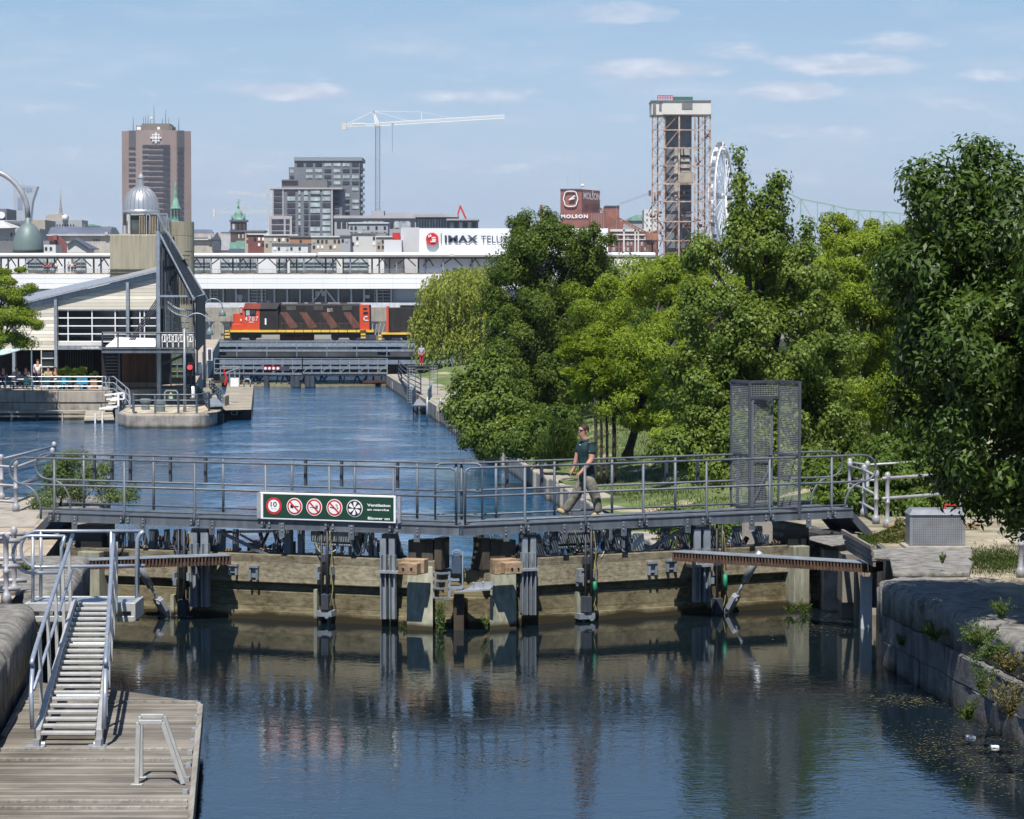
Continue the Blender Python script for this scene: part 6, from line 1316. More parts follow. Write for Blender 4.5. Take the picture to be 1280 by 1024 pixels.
b = MB(); b.pb(177, 154.5, 212, 163.5, Yt_ + 8, 22); b.pb(170, 157, 215, 163.5, Yt_ + 10, 22); ph_ = b.build('penthouse', conc_dk, t_)
b = MB(); b.pb(171, 158.5, 176, 162.5, Yt_ + 4, 3); b.disc(P(198.3, 160.4, Yt_ + 2), 1.1, .5, (0, -1, 0), 16); b.ball(P(189.5, 148, Yt_ + 8), 1.0, 8); b.build('dish', white, t_)
for u, v in ((166.5, 146), (179.5, 146), (182, 145), (185, 143), (192.5, 131.5), (203, 148), (207, 137), (211, 148), (223.5, 147), (188, 150)): b = MB(); b.tube([P(u, 163, Yt_ + 12), P(u, v, Yt_ + 12)], .32, 5, .12); b.build('antenna', bridge_dark, ph_)
b = MB(); s = Yt_ / F
def gem(dx, dy, w, h): q = P(194.8 + dx, 172.2 + dy, Yt_ - 3.9); b.box(q.x - w * s / 2, q.x + w * s / 2, q.y, q.y + .3, q.z - h * s / 2, q.z + h * s / 2)
b.disc(P(194.8, 172.2, Yt_ - 3.6), 1.25, .3, (0, -1, 0), 20)
for dx, dy, w, h in ((0, -3.6, 4, 1.6), (0, 3.6, 4, 1.6), (-3.6, 0, 1.6, 4), (3.6, 0, 1.6, 4), (0, -5.5, 2.4, 1.6), (0, 5.8, 1.8, 2.2), (-5.8, 0, 2.2, 2), (5.8, 0, 2.2, 2)): gem(dx, dy, w, h)
for dx in (-3.7, 3.7):
    for dy in (-3.7, 3.7): b.disc(P(194.8 + dx, 172.2 + dy, Yt_ - 3.7), .62, .3, (0, -1, 0), 12)
b.build('emblem', white, t_)
# market hall with dome
Yd = 1270; mk = thing('market_hall', 'long stone market hall with slate roof and a large silver dome', 'building', tuple(P(172, 360, Yd)))
silver = mat('silver_dome', (.5, .52, .55), .35, .6, .1, .1)
c = P(172, 265, Yd); k_ = Yd / F; b = MB()
b.lathe((c.x, Yd + 12, c.z), [(22.8 * k_, -1 * k_), (23.2 * k_, 0), (23.2 * k_, 2.5 * k_), (22 * k_, 3 * k_)] + [(22 * k_ * math.cos(a), 4 * k_ + 29 * k_ * math.sin(a)) for a in [math.pi / 2 * j / 10 for j in range(10)]], 40); b.build('dome', silver, mk, smooth=True)
b = MB()
for j in range(24): a = 2 * math.pi * j / 24; b.tube([(c.x + 22.4 * k_ * math.cos(t) * math.cos(a), Yd + 12 + 22.4 * k_ * math.cos(t) * math.sin(a), c.z + 4 * k_ + 29.3 * k_ * math.sin(t)) for t in [math.pi / 2 * i / 8 for i in range(8)]], .25, 4)
b.build('dome_rib', galv_lt, mk)
b = MB(); b.lathe((c.x, Yd + 12, c.z + 32.5 * k_), [(5 * k_, 0), (5 * k_, 1 * k_), (3.8 * k_, 1.2 * k_), (3.8 * k_, 10 * k_), (4.6 * k_, 11 * k_), (4 * k_, 13 * k_), (1.2 * k_, 16 * k_), (.3 * k_, 18 * k_), (.2 * k_, 43 * k_)], 12); b.build('lantern', galv_lt, mk)
b = MB(); b.lathe((c.x, Yd + 12, -.2), [(22 * k_, 0), (22 * k_, c.z + .2)], 32); b.build('drum', offwhite, mk)
b = MB(); b.pb(154, 267, 158, 282, Yd - 8 + 11, 1); b.pb(180, 267, 184, 282, Yd + 3, 1); b.build('drum_window', black, mk)
stf = mat('market_stone', (.46, .42, .36), .9, 0, .25, .12)
b = MB(); b.pb(62, 292, 345, 360, Yd, 14, zb=-.2); b.build('wall', stf, mk)
b = MB(); b.hexa([P(60, 293.5, Yd - 1), P(137, 293.5, Yd - 1), P(137, 290, Yd + 16), P(60, 290, Yd + 16), P(64, 284, Yd + 7), P(140, 284, Yd + 7), P(140, 283.9, Yd + 7.5), P(64, 283.9, Yd + 7.5)])
b.hexa([P(236, 298, Yd - 1), P(270, 298, Yd - 1), P(270, 294, Yd + 16), P(236, 294, Yd + 16), P(236, 287, Yd + 7), P(264, 287, Yd + 7), P(264, 286.9, Yd + 7.5), P(236, 286.9, Yd + 7.5)]); b.build('roof', slate, mk)
b = MB(); b.pp([(137, 294), (142.5, 284), (149, 294)], Yd - 2, 6); b.pp([(264.5, 300), (271, 290.5), (276, 300)], Yd - 2, 6); b.pb(265, 300, 275.5, 313, Yd - 1.8, 4); b.build('gable', mat('gable_slate', (.07, .085, .11), .7) if 1 else 0, mk)
b = MB(); b.pb(58, 293.2, 137, 294.6, Yd - 1.5, 1); b.pb(236, 298.6, 264, 300, Yd - 1.5, 1); b.build('cornice', offwhite, mk)
b = MB(); b.pb(276, 295, 289, 313, Yd - .6, 2); b.pb(131, 290, 135, 294, Yd - 2, 3); b.pb(260, 294.5, 264, 299, Yd - 2, 3); b.build('end_block', mat('pale_grey_wall', (.46, .46, .48), .9, 0, .15, .1), mk)
b = MB(); b.pb(276, 290, 291, 295, Yd + 4, 8); b.build('end_roof', slate, mk)
for u in (75, 78, 117, 120, 123): win(mk, u, 299, u + 1.5, 301.5, Yd, black)
# slender green spire
cp = thing('green_spire', 'slender green copper spire on an octagonal belfry in front of the brown tower', 'spire', tuple(P(219, 360, 1250)))
Y = 1250; k_ = Y / F; c = P(219.5, 277, Y); b = MB(); b.lathe((c.x, Y, -.2), [(7.5 * k_, 0), (7.5 * k_, c.z - 3 * k_)], 10); b.build('base', offwhite, cp)
b = MB(); b.lathe(c + Vector((0, 0, -3 * k_)), [(8 * k_, 0), (8 * k_, 3 * k_), (6.2 * k_, 3.5 * k_), (6.2 * k_, 18 * k_), (7 * k_, 19 * k_), (5.8 * k_, 21 * k_), (4.6 * k_, 25 * k_), (2.6 * k_, 33 * k_), (1.6 * k_, 45 * k_), (.25 * k_, 60 * k_), (.25 * k_, 68 * k_)], 8); b.build('belfry', copper, cp)
for u in (214.6, 218.2, 222): b = MB(); b.pb(u, 261, u + 2.4, 270, Y - 6.3 * k_ - .2, .5); b.build('opening', black, cp)
# chapel tower with statue
ch = thing('chapel_tower', 'dark brick chapel tower with green cupola and a statue on top', 'tower', tuple(P(298, 360, 1230)))
Y = 1230; k_ = Y / F
b = MB(); b.pb(288, 276, 307, 360, Y, 7, zb=-.2); b.build('shaft', mat('dark_brick', (.10, .06, .055), .9, 0, .2, .2), ch)
b = MB(); b.pb(286.5, 288, 308.5, 290, Y - .6, 8); b.pb(286.5, 275, 308.5, 277, Y - .6, 8); b.build('cornice', slate, ch)
for u in (290.5, 296, 301): b = MB(); b.pb(u, 280, u + 3, 287, Y - .15, .1); b.build('opening', glass_l if u == 290.5 else black, ch)
for u in (298, 303): b = MB(); b.pb(u, 293, u + 1.2, 298, Y - .15, .1); b.build('pale_window', offwhite, ch)
c = P(298, 276, Y + 3); b = MB(); b.lathe(c, [(7.5 * k_, 0), (7 * k_, 2 * k_), (4.5 * k_, 4 * k_), (5.5 * k_, 8 * k_), (4 * k_, 11 * k_), (1.8 * k_, 13 * k_), (1.5 * k_, 15 * k_)], 12)
for u in (290.5, 305.5): b.lathe(P(u, 276, Y), [(1.4 * k_, 0), (1.2 * k_, 6 * k_), (.2 * k_, 10 * k_)], 8)
b.build('cupola', copper, ch, smooth=True)
b = MB(); q = c + Vector((0, 0, 15 * k_)); b.lathe(q, [(1.5 * k_, 0), (1.0 * k_, 4 * k_), (1.3 * k_, 8 * k_), (.9 * k_, 9.5 * k_), (.5 * k_, 10 * k_)], 8); b.ball(q + Vector((0, 0, 11 * k_)), .9 * k_, 8); b.tube([q + Vector((.5 * k_, 0, 8.5 * k_)), q + Vector((3.5 * k_, 0, 10.5 * k_))], .4 * k_, 5); b.tube([q + Vector((-.5 * k_, 0, 8 * k_)), q + Vector((-2.4 * k_, 0, 7 * k_))], .35 * k_, 5); b.build('statue', copper, ch, smooth=True)
b = MB(); b.pb(287, 303, 319, 312, Y - 5, 8); b.pb(295, 301, 316, 304, Y - 4, 6); b.build('roof', copper, ch)
b = MB(); b.pb(286, 311, 320, 360, Y - 5.5, 9, zb=-.2); b.build('nave_wall', slate, ch)
# observation tower far left
Yo = 6200; ob = thing('leaning_tower', 'pale funnel-shaped observation tower on the far left horizon behind the lamp', 'tower', tuple(P(30, 360, Yo)))
b = MB(); b.pp([(16, 232.5), (25, 230.5), (46.5, 233), (40, 252), (37.5, 275), (37, 360), (19, 360), (18, 275)], Yo, 30); b.build('shaft', mat('pale_tower', (.36, .39, .43), .7, 0, .05, .01), ob)
b = MB(); b.pb(28, 234, 31.5, 240, Yo - 1, 1); b.pb(33, 234, 36, 240, Yo - 1, 1); b.pb(37, 235, 40, 239.5, Yo - 1, 1); b.pb(22, 247, 28, 262, Yo - 1, 1); b.build('window', mat('tower_blue', (.2, .25, .33), .5), ob)
b = MB(); b.pb(24.5, 225, 26.5, 231, Yo + 3, 5); b.build('mast', offwhite, ob)
sp = thing('church_spire', 'thin openwork church spire left of the silver dome', 'spire', tuple(P(75.5, 360, 1500))); Y = 1500; k_ = Y / F
c = P(75.5, 272, Y); b = MB(); b.lathe(Vector((c.x, Y + 1, -.2)), [(3.4 * k_, 0), (3.4 * k_, c.z), (3 * k_, c.z + 2 * k_), (1.5 * k_, c.z + 14 * k_), (.9 * k_, c.z + 22 * k_), (1.2 * k_, c.z + 23 * k_), (.4 * k_, c.z + 28 * k_), (.2 * k_, c.z + 36 * k_)], 8); b.build('spire', mat('spire_grey', (.36, .33, .32), .8, 0, .3, .5), sp)
SK = mat('sky_beige', (.42, .37, .3), .9, 0, .15, .05); SK2 = mat('sky_grey', (.36, .37, .39), .9, 0, .12, .05); SK3 = mat('sky_dark', (.17, .17, .18), .8, 0, .2, .05); SKo = mat('sky_orange', (.42, .22, .13), .9, 0, .15, .1); SKr = mat('sky_redbrick', (.22, .08, .07), .9, 0, .2, .1)
SKw = mat('sky_white', (.6, .6, .58), .8, 0, .1, .1)
wd = [black, dkw, glass_l]
x = bldg('dark_block', 'dark grey block at the very left edge of the skyline', -20, 261, 9, 1500, 30, SK3); b = MB(); b.disc(P(2, 269, 1499), 2, .5, (0, -1, 0), 12); b.build('dish', white, x)
x = bldg('beige_block', 'plain beige block right behind the hanging lamp', 36, 275, 57, 1300, 30, SK)
x = bldg('terraced_block', 'grey-beige block with a row of windows under the thin spire', 56, 275, 103, 1400, 20, SK2); wgrid(x, [57 + 3.4 * k for k in range(12)], (280.5, 286), 1.6, 2.6, 1400, wd, 1); b = MB(); b.pb(57, 269.5, 80, 276, 1401, 15); b.pb(60, 268, 78, 270, 1402, 10); b.build('roof_house', SK, x); b = MB(); b.ball(P(81, 272, 1399), 1.6, 10); b.build('dish', white, x)
b = MB(); b.pp([(84, 275), (86, 277), (103, 279.5), (103, 285), (84, 285)], 1401, 10); b.build('stepped_wing', SKw, x)
x = bldg('domed_block', 'low block with a faint green rounded roof beside the market roof', 100, 283, 136, 1600, 20, SK2); b = MB(); b.pp([(104, 283), (108, 281), (114, 280), (120, 281), (126, 283)], 1599, 12); b.build('roof', copper, x)
x = thing('gabled_house', 'pale shed with a wide low gable roof at the left edge below the skyline', 'building', tuple(P(20, 360, 900))); b = MB(); b.pb(-30, 286, 50, 360, 905, 12, zb=-.2); b.build('wall', SK2, x); b = MB(); b.hexa([P(-30, 285, 900), P(14, 285, 900), P(28, 284, 915), P(-30, 284, 915), P(-30, 276, 908), P(4, 276, 908), P(42, 275.5, 915), P(-30, 275.5, 915)]); b.build('roof', mat('pale_roof', (.5, .5, .5), .7), x)
wgrid(x, [-2 + 5 * k for k in range(9)], (291, 300), 2.5, 5, 905, wd, 3)
x = thing('gabled_house', 'white gabled house in front of the long slate market roof', 'building', tuple(P(98, 360, 800))); b = MB(); b.pp([(84, 316), (84, 305), (93, 300), (108, 310), (108, 316)], 800, 15); b.build('wall', SKw, x); b = MB(); b.hexa([P(84, 306, 799), P(93, 299.5, 799), P(93, 299.5, 815), P(84, 306, 815), P(84, 305, 799), P(93, 298.5, 799), P(93, 298.5, 815), P(84, 305, 815)]); b.hexa([P(93, 299.5, 799), P(113, 312, 799), P(124, 312, 815), P(98, 299, 815), P(93, 298, 799), P(113, 311, 799), P(124, 311, 815), P(98, 298, 815)]); b.build('roof', slate, x)
x = thing('red_roof_house', 'house with a sloping brick red roof left of the white gabled house', 'building', tuple(P(70, 360, 820))); b = MB(); b.pp([(60, 318), (60, 295), (68, 295), (84, 312), (84, 318)], 820, 12); b.build('roof', SKr, x); b = MB(); b.pb(67, 294, 71, 300, 819, 3); b.build('chimney', brick, x)
x = bldg('low_white_block', 'low white roofed block below the red roof, just above the hall canopy', 40, 306, 70, 780, 10, SKw); wgrid(x, [44 + 6 * k for k in range(4)], (309,), 3, 4, 780, wd, 6)
x = bldg('low_dark_block', 'low dark block behind the bell lamp, above the canopy', -30, 301, 62, 790, 10, SK3)
# apartment blocks
apw = mat('apt_grey', (.16, .175, .2), .8, 0, .12, .1); apl = mat('apt_light', (.40, .38, .38), .8, 0, .1, .1)
Ya_ = 1000; A_ = thing('apartment_block', 'tall grey glass apartment tower with balconies down its right side', 'building', tuple(P(410, 360, Ya_)), 'grey apartment towers')
b = MB(); b.pb(368, 198, 450, 360, Ya_, 22, zb=-.2); b.pb(361, 209, 369, 360, Ya_ + 1, 20, zb=-.2); b.build('wall', apw, A_)
b = MB(); b.pb(367.5, 196.5, 452.5, 201, Ya_ - .5, 23); b.build('roof_edge', mat('apt_roof', (.25, .28, .31), .7), A_)
wgrid(A_, [371 + 11.5 * k for k in range(7)], [204 + 7.6 * k for k in range(12)], 8.5, 3.9, Ya_, [glass_l, glass_l, dkw, glass], 21, .12, .2)
wgrid(A_, [362.5], [212 + 7.6 * k for k in range(3)], 5, 4, Ya_ + 1, [glass_l, dkw], 2)
for k in range(9): b = MB(); b.pb(450, 210 + k * 7.6, 454.5, 213 + k * 7.6, Ya_ + 2, 8); b.build('balcony', galv, A_)
Ya2 = 960; B_ = thing('apartment_block', 'shorter grey apartment block with light frames and many square windows, left of the tall one', 'building', tuple(P(383, 360, Ya2)), 'grey apartment towers')
b = MB(); b.pb(340, 236, 416, 360, Ya2, 22, zb=-.2); b.pb(416, 238, 428, 360, Ya2 + 3, 18, zb=-.2); b.build('wall', apw, B_)
b = MB(); b.pb(336.5, 234.6, 428, 236.6, Ya2 - .5, 23); b.pb(340, 235, 342, 272, Ya2 - .3, 1); b.pb(353, 235, 354.5, 272, Ya2 - .3, 1); b.pb(414, 235, 416, 300, Ya2 - .3, 1); b.pb(336.5, 270, 365, 299, Ya2 - 2, 10, zb=-.2); b.build('light_frame', apl, B_)
b = MB(); b.pb(352, 225, 409, 235, Ya2 + 4, 12); b.pb(352, 224.5, 372, 226, Ya2 + 3, 14); b.build('penthouse', SK3, B_)
vs_ = [238.5 + 7.6 * k for k in range(9)]
for u, w, ms in ((342.5, 10, [dkw]), (359, 10, [glass_l, dkw]), (373, 2.5, [glass_l, dkw]), (380, 5.5, [glass_l, dkw]), (388, 12, [glass_l, glass_l, dkw]), (403, 10, [glass_l, dkw]), (418, 6, [dkw])):
    for i, v in enumerate(vs_):
        if u < 357 and i > 3: continue
        win(B_, u, v, u + w, v + 5, Ya2 if u < 416 else Ya2 + 3, glass_l if (i < 2 and u > 370 and u < 415) else random.Random(u * 31 + i).choice(ms), d=.25)
for u, w in ((339.5, 15), (357, 5)):
    for v in (274, 281.5, 289): win(B_, u, v, u + w, v + 5, Ya2 - 2, dkw, d=.25)
b = MB(); b.pb(388, 242, 401, 242.4, Ya2 - .6, .3); b.build('balcony_rail', galv_lt, B_)
# crane
def lattice(b, p, q, w, n, r=.12, up=(0, 0, 1)):
    p, q = Vector(p), Vector(q); d = (q - p).normalized(); up = Vector(up); x = d.cross(up).normalized() * w / 2; y = x.cross(d).normalized() * w / 2
    cs = [x + y, -x + y, -x - y, x - y]
    for c in cs: b.bar(p + c, q + c, r * 1.6)
    for i in range(n):
        a, c = p.lerp(q, i / n), p.lerp(q, (i + 1) / n)
        for k in range(4):
            k2 = (k + 1) % 4; b.bar(a + cs[k], (c + cs[k2]) if i % 2 else a + cs[k2], r) if False else b.bar(a + cs[k if i % 2 else k2], c + cs[k2 if i % 2 else k], r)
Yk = 1150; crn = thing('tower_crane', 'tall white tower crane with a long jib pointing right, above the apartments', 'crane', tuple(P(472, 360, Yk)))
b = MB(); lattice(b, P(472, 290, Yk), P(472, 157, Yk), 1.9, 34, .17, (0, 1, 0)); b.build('mast', mat('crane_blue_grey', (.25, .28, .34), .6), crn)
b = MB(); lattice(b, P(474, 155.5, Yk), P(631, 145.8, Yk), 1.4, 52, .15); b.build('jib', white, crn)
b = MB(); lattice(b, P(470, 156, Yk), P(433, 157, Yk), 1.0, 12, .12); b.bar(P(467, 139, Yk), P(470, 157, Yk), .5); b.bar(P(467, 139, Yk), P(474, 157, Yk), .5); b.bar(P(467, 139, Yk), P(434, 155, Yk), .18); b.bar(P(467, 139, Yk), P(514, 152, Yk), .12); b.bar(P(468, 139, Yk), P(527, 140, Yk), .1); b.bar(P(527, 140, Yk), P(572, 149, Yk), .1); b.bar(P(527, 140, Yk), P(527, 152, Yk), .2); b.build('counter_jib', white, crn)
b = MB(); b.pb(427.5, 153.5, 433, 162, Yk - 1, 2.4); b.pb(470, 151, 474, 158, Yk - 1, 2); b.pb(440, 153.5, 456, 156, Yk - .5, 1); b.build('counterweight', offwhite, crn)
b = MB(); b.bar(P(490.5, 156, Yk), P(490.5, 190, Yk), .12); b.pb(489, 154.5, 492, 157, Yk - .4, .8); b.build('hoist_cable', bridge_dark, crn)
for (a0, a1, a2, a3, lb_) in ((285, 240, 340, 245, 'faint distant crane jib above the chapel statue, upper of two'), (266, 265.5, 340, 264.5, 'faint distant crane jib behind the chapel statue, lower of two')):
    k3 = thing('distant_crane', lb_, 'crane', tuple(P((a0 + a2) / 2, 300, 1700)), 'faint distant cranes'); b = MB(); lattice(b, P(a0, a1, 1700), P(a2, a3, 1700), 1.3, 26, .12); b.build('jib', offwhite, k3)
    b = MB(); m_u = a0 + (36 if a1 > 250 else 50); lattice(b, P(m_u, 300, 1700), P(m_u, a1 - 8, 1700), 1.3, 20, .12, (0, 1, 0)); b.build('mast', offwhite, k3)
    if a1 > 250: b = MB(); b.pb(266, 262, 269, 271, 1699, 2); b.build('counterweight', offwhite, k3); b = MB(); b.bar(P(m_u, 253, 1700), P(272, 264, 1700), .15); b.bar(P(m_u, 253, 1700), P(318, 264, 1700), .15); b.build('tie', offwhite, k3)
# mid skyline row
x = bldg('glass_block', 'long low glazed block with pale roof edge under the crane', 418, 270, 560, 900, 20, SK2); wgrid(x, [421 + 6.6 * k for k in range(21)], (276.5,), 5, 8.5, 900, [glass_l, glass_l, dkw], 5, .1, .2); b = MB(); b.pb(417, 269.5, 562, 273, 899.3, 22); b.build('roof_edge', apl, x); b = MB(); b.pb(464, 263.5, 480, 270, 905, 8); b.pb(482, 266, 552, 270, 905, 8); b.build('roof_plant', SK2, x)
x = bldg('glass_block', 'glazed block with dark roof slabs right of the crane, above the cinema box', 520, 270, 560, 860, 18, SK3); b = MB(); b.pb(518, 268, 572, 271.5, 858, 20); b.build('roof_slab', SK2, x)
for k in range(11): win(x, 522 + k * 3.5, 274, 524 + k * 3.5, 286, 860, [glass_l, apl][k % 2])
x = bldg('glass_block', 'dark glazed corner block at the right end of the row above the cinema box', 560, 275, 597, 850, 18, SK3); b = MB(); b.pb(558, 273.5, 598, 275.5, 848, 20); b.build('roof_slab', SK2, x)
for k in range(6): win(x, 563 + k * 5.5, 278, 567 + k * 5.5, 286, 850, [glass_l, dkw][k % 2])
af = thing('a_frame', 'thin red A-shaped mast on the roofs above the cinema box', 'mast', tuple(P(577, 300, 880))); b = MB(); b.bar(P(570.5, 275, 880), P(575.5, 257, 880), .5); b.bar(P(583, 275, 880), P(575, 257, 880), .6); b.build('legs', red, af)
for (u0, v0, u1, Y, m, lb_, seed) in ((310, 293, 336, 850, SKr, 'low red brick block right of the chapel', 1), (306, 289, 330, 1100, SK, 'beige roof block behind the red brick one', 2), (330, 294, 372, 840, SK, 'beige block with pairs of windows below the shorter apartments', 3), (362, 296, 389, 836, SKo, 'orange brick part of the low row below the apartments', 4), (389, 296, 426, 830, SK, 'tan block with dark top-floor windows in the low row', 5), (425, 295, 438, 828, SK2, 'plain grey wall block right of the tan block', 6), (436, 279, 485, 880, SK2, 'pale grey block with few windows below the crane', 7), (438, 292, 482, 835, SKw, 'white-grey block with tall windows in the low row', 8), (470, 296, 500, 832, SK, 'beige stepped block left of the cinema side box', 9), (340, 305, 385, 800, SKw, 'white sheds just above the canopy below the apartments', 10)):
    x = bldg('town_house', lb_, u0, v0, u1, Y, 12, m, 'low town buildings above the hall'); n = int((u1 - u0) / 5.2); wgrid(x, [u0 + 2 + 5.2 * k for k in range(n)], (v0 + 4, v0 + 11), 2.8, 3.8, Y, wd + [white], seed, .25)
    b = MB(); b.pb(u0 - .5, v0 - 1, u1 + .5, v0 + .6, Y - .4, 13); b.build('roof_edge', SKw if seed % 2 else SK3, x)
b = MB(); b.pb(490.5, 291, 500, 298, 827, 2); b.pb(493, 298, 501, 303, 827, 2); tag(b.build('red_hoarding', red), 'small bright red hoarding left of the cinema side box', 'hoarding')
# Brewery
Ym = 1500; km = Ym / F; mo = thing('brewery', 'red brick brewery block with a hexagonal clock outline and large white lettering', 'building', tuple(P(735, 360, Ym)))
b = MB(); b.prism([(*px, -.2) for px in [(P(700.5, 300, Ym).x, Ym), (P(727, 300, Ym).x, Ym), (P(750, 300, Ym + 25).x, Ym + 25), (P(724, 300, Ym + 60).x, Ym + 60)]], (0, 0, Zv(236.5, Ym) + .2)); b.build('tower', brick, mo)
b = MB(); b.pb(701.5, 266, 736, 360, Ym - 10, 14, zb=-.2); b.pb(736, 266, 757, 360, Ym - 4, 18, zb=-.2); b.pb(756, 257.5, 774, 360, Ym + 4, 20, zb=-.2); b.pb(773, 278, 779, 360, Ym + 2, 18, zb=-.2); b.build('wing', brick, mo)
b = MB(); b.pb(700, 236, 727.5, 237.3, Ym - .6, 4); b.pb(756, 257, 774.5, 258.2, Ym + 3.4, 4); b.build('parapet', slate, mo)
c = P(713.2, 248.5, Ym - .8); hx = [(-9, 0), (-6.8, -8), (-3.8, -9.4), (3.8, -9.4), (6.8, -8), (9, 0), (6.8, 8), (3.8, 9.4), (-3.8, 9.4), (-6.8, 8)]
b = MB(); L10 = [c + Vector((x * km, 0, z * km)) for x, z in hx]
for i in range(10): b.bar(L10[i], L10[(i + 1) % 10], .55)
b.build('clock_outline', white, mo); b = MB(); b.bar(c + Vector((-2 * km, -.2, -1.5 * km)), c + Vector((5.5 * km, -.2, 4 * km)), .7); b.bar(c + Vector((-2 * km, -.3, -1 * km)), c + Vector((5 * km, -.3, .2 * km)), .6); b.build('clock_hand', white, mo)
ang = math.atan2(25, P(750, 300, Ym + 25).x - P(727, 300, Ym).x)
p0 = Vector((P(727.6, 248.8, Ym).x, Ym - .0, P(727, 248.8, Ym).z)) + Vector((math.cos(ang), math.sin(ang), 0)) * .5 + Vector((math.sin(ang), -math.cos(ang), 0)) * .7
text('MOLSON', 24.5, 8.6 * km, p0, white, 'lettering', mo, bold=.02, rot=(R(90), 0, ang))
text('MOLSON', 33 * km, 4.6 * km, P(701.5, 272.8, Ym - 10.6), white, 'lettering', mo, bold=.05, space=1.25)
for u, v in ((709.5, 218), (724.5, 216), (741, 230), (777, 250)): b = MB(); b.tube([P(u, 245, Ym + 10), P(u, v, Ym + 10)], .15, 4); b.build('antenna', offwhite, mo)
b = MB(); b.ball(P(728, 232, Ym + 12), 1.0, 8); b.build('beacon', white, mo)
b = MB(); 
for k in range(6): b.pb(739 + k * 3, 267, 740 + k * 3, 300, Ym - 4.4, .4)
b.pb(770, 258, 771, 300, Ym + 3.6, .3); b.build('pilaster', mat('brick_light', (.3, .2, .19), .9), mo)
ck = MB(); ck.pb(675, 256, 678.5, 300, 1500, 4); tag(ck.build('brick_chimney', brick), 'small brick chimney top poking above the trees left of the brewery', 'chimney')
wh = thing('warehouse', 'brick warehouse with white trim and rows of windows between the brewery and the rusty tower', 'building', tuple(P(795, 360, 1300)))
b = MB(); b.pb(764, 288, 822, 360, 1300, 20, zb=-.2); b.build('wall', brick, wh); b = MB(); b.pb(763, 286.5, 822, 289.5, 1299.3, 20); b.pb(763, 292.5, 822, 294.3, 1299.4, .5); b.pb(765, 299, 822, 300, 1299.4, .5)
for u in (779, 793, 797, 811): b.pb(u, 285, u + 1.8, 325, 1299.3, .5)
b.build('trim', offwhite, wh); wgrid(wh, [766 + 4.4 * k for k in range(12)], (295.5, 302.5, 309.5), 2.4, 4.6, 1300, wd, 8, 0, .25)
x = bldg('pale_block', 'pale modern block just left of the rusty tower', 805, 262, 824, 1500, 20, SKw); wgrid(x, [808, 813, 818], (267, 274, 281), 1.6, 2.5, 1500, [dkw], 4)
x = bldg('glass_roof_block', 'glazed block with greenish sloping roof right of the brewery', 776, 275, 806, 1550, 20, SK2); b = MB(); b.pp([(778, 276), (795, 269), (806, 269), (806, 276)], 1549, 15); b.build('roof', copper, x)
# rusty conveyor tower
Yr = 1040; rt_ = thing('rusty_tower', 'tall rusty steel lattice tower around a grey lift shaft with a white box on top', 'tower', tuple(P(852, 360, Yr)))
shf = mat('shaft_grey', (.17, .18, .2), .8, 0, .3, .1); 
b = MB(); b.pb(832, 143, 864, 345, Yr + 6, 9, zb=-.2); b.build('shaft', shf, rt_)
b = MB(); b.pb(850, 185, 862, 215, Yr + 5.6, 1); b.pb(843, 184, 847, 250, Yr + 5.7, 1); b.build('pale_panel', mat('pale_panel', (.45, .42, .37), .8, 0, .3, .2), rt_)
b = MB(); b.pb(850, 215.5, 867, 228.5, Yr - .4, 8); b.build('tan_box', mat('tan_box', (.33, .28, .22), .8, 0, .2, .2), rt_)
for v in (194, 202, 210, 234, 240, 246): b = MB(); b.pb(850, v, 862, v + 2.5, Yr + 5.4, .4); b.build('opening', black, rt_)
b = MB(); b.pb(828.5, 126.5, 888.5, 143, Yr - 1, 17); b.pb(814.5, 126.5, 829, 143.5, Yr - .8, 16); b.build('head_box', mat('head_box', (.62, .6, .55), .7, 0, .08, .1), rt_)
b = MB(); b.pb(814, 125.4, 889, 126.8, Yr - 1.4, 18); b.pb(852.5, 128.8, 865.5, 136, Yr - 1.3, .4); b.pb(816, 128, 820, 142, Yr - 1.1, .4); b.pb(824, 128, 827, 138, Yr - 1.1, .4); b.build('dark_trim', SK3, rt_)
b = MB(); 
for k in range(7): b.bar(P(822 + k * 3.2, 125.5, Yr), P(822 + k * 3.2, 119.5, Yr), .25)
b.bar(P(822, 119.8, Yr), P(841, 119.8, Yr), .35); b.bar(P(822, 122.5, Yr), P(841, 122.5, Yr), .25); b.build('red_rail', red, rt_)
b = MB(); b.pb(842, 121, 866, 125.5, Yr + 1, 6); b.build('green_cabin', mat('green_cabin', (.04, .15, .11), .7), rt_)
cols_u = [(815, 0), (831.5, 0), (848.5, 0), (868.5, 0), (888, 0)]
rcol = rusty_lt
for j, (u, d) in enumerate([(815.5, 0), (830.5, 0), (848.8, -.5), (868.5, -.5), (887.5, 0), (822, 14), (838, 15), (873, 14), (881, 14)]):
    b = MB(); b.pb(u - .65, 143, u + .65, 345, Yr + d, .45, zb=-.2); b.build('column', rcol, rt_)
lev = [162.5, 185, 207.5, 230, 252, 277, 301]
for v in lev:
    b = MB(); b.pb(814.5, v - .8, 888.5, v + .8, Yr - .3, .5); b.pb(818, v - .6, 884, v + .4, Yr + 14, .5)
    for u in (815.5, 831, 869, 887): b.bar(P(u, v, Yr), P(u + (3 if u < 850 else -3), v, Yr + 14), .4)
    b.build('level_beam', rcol, rt_)
b = MB(); lv = [143] + lev
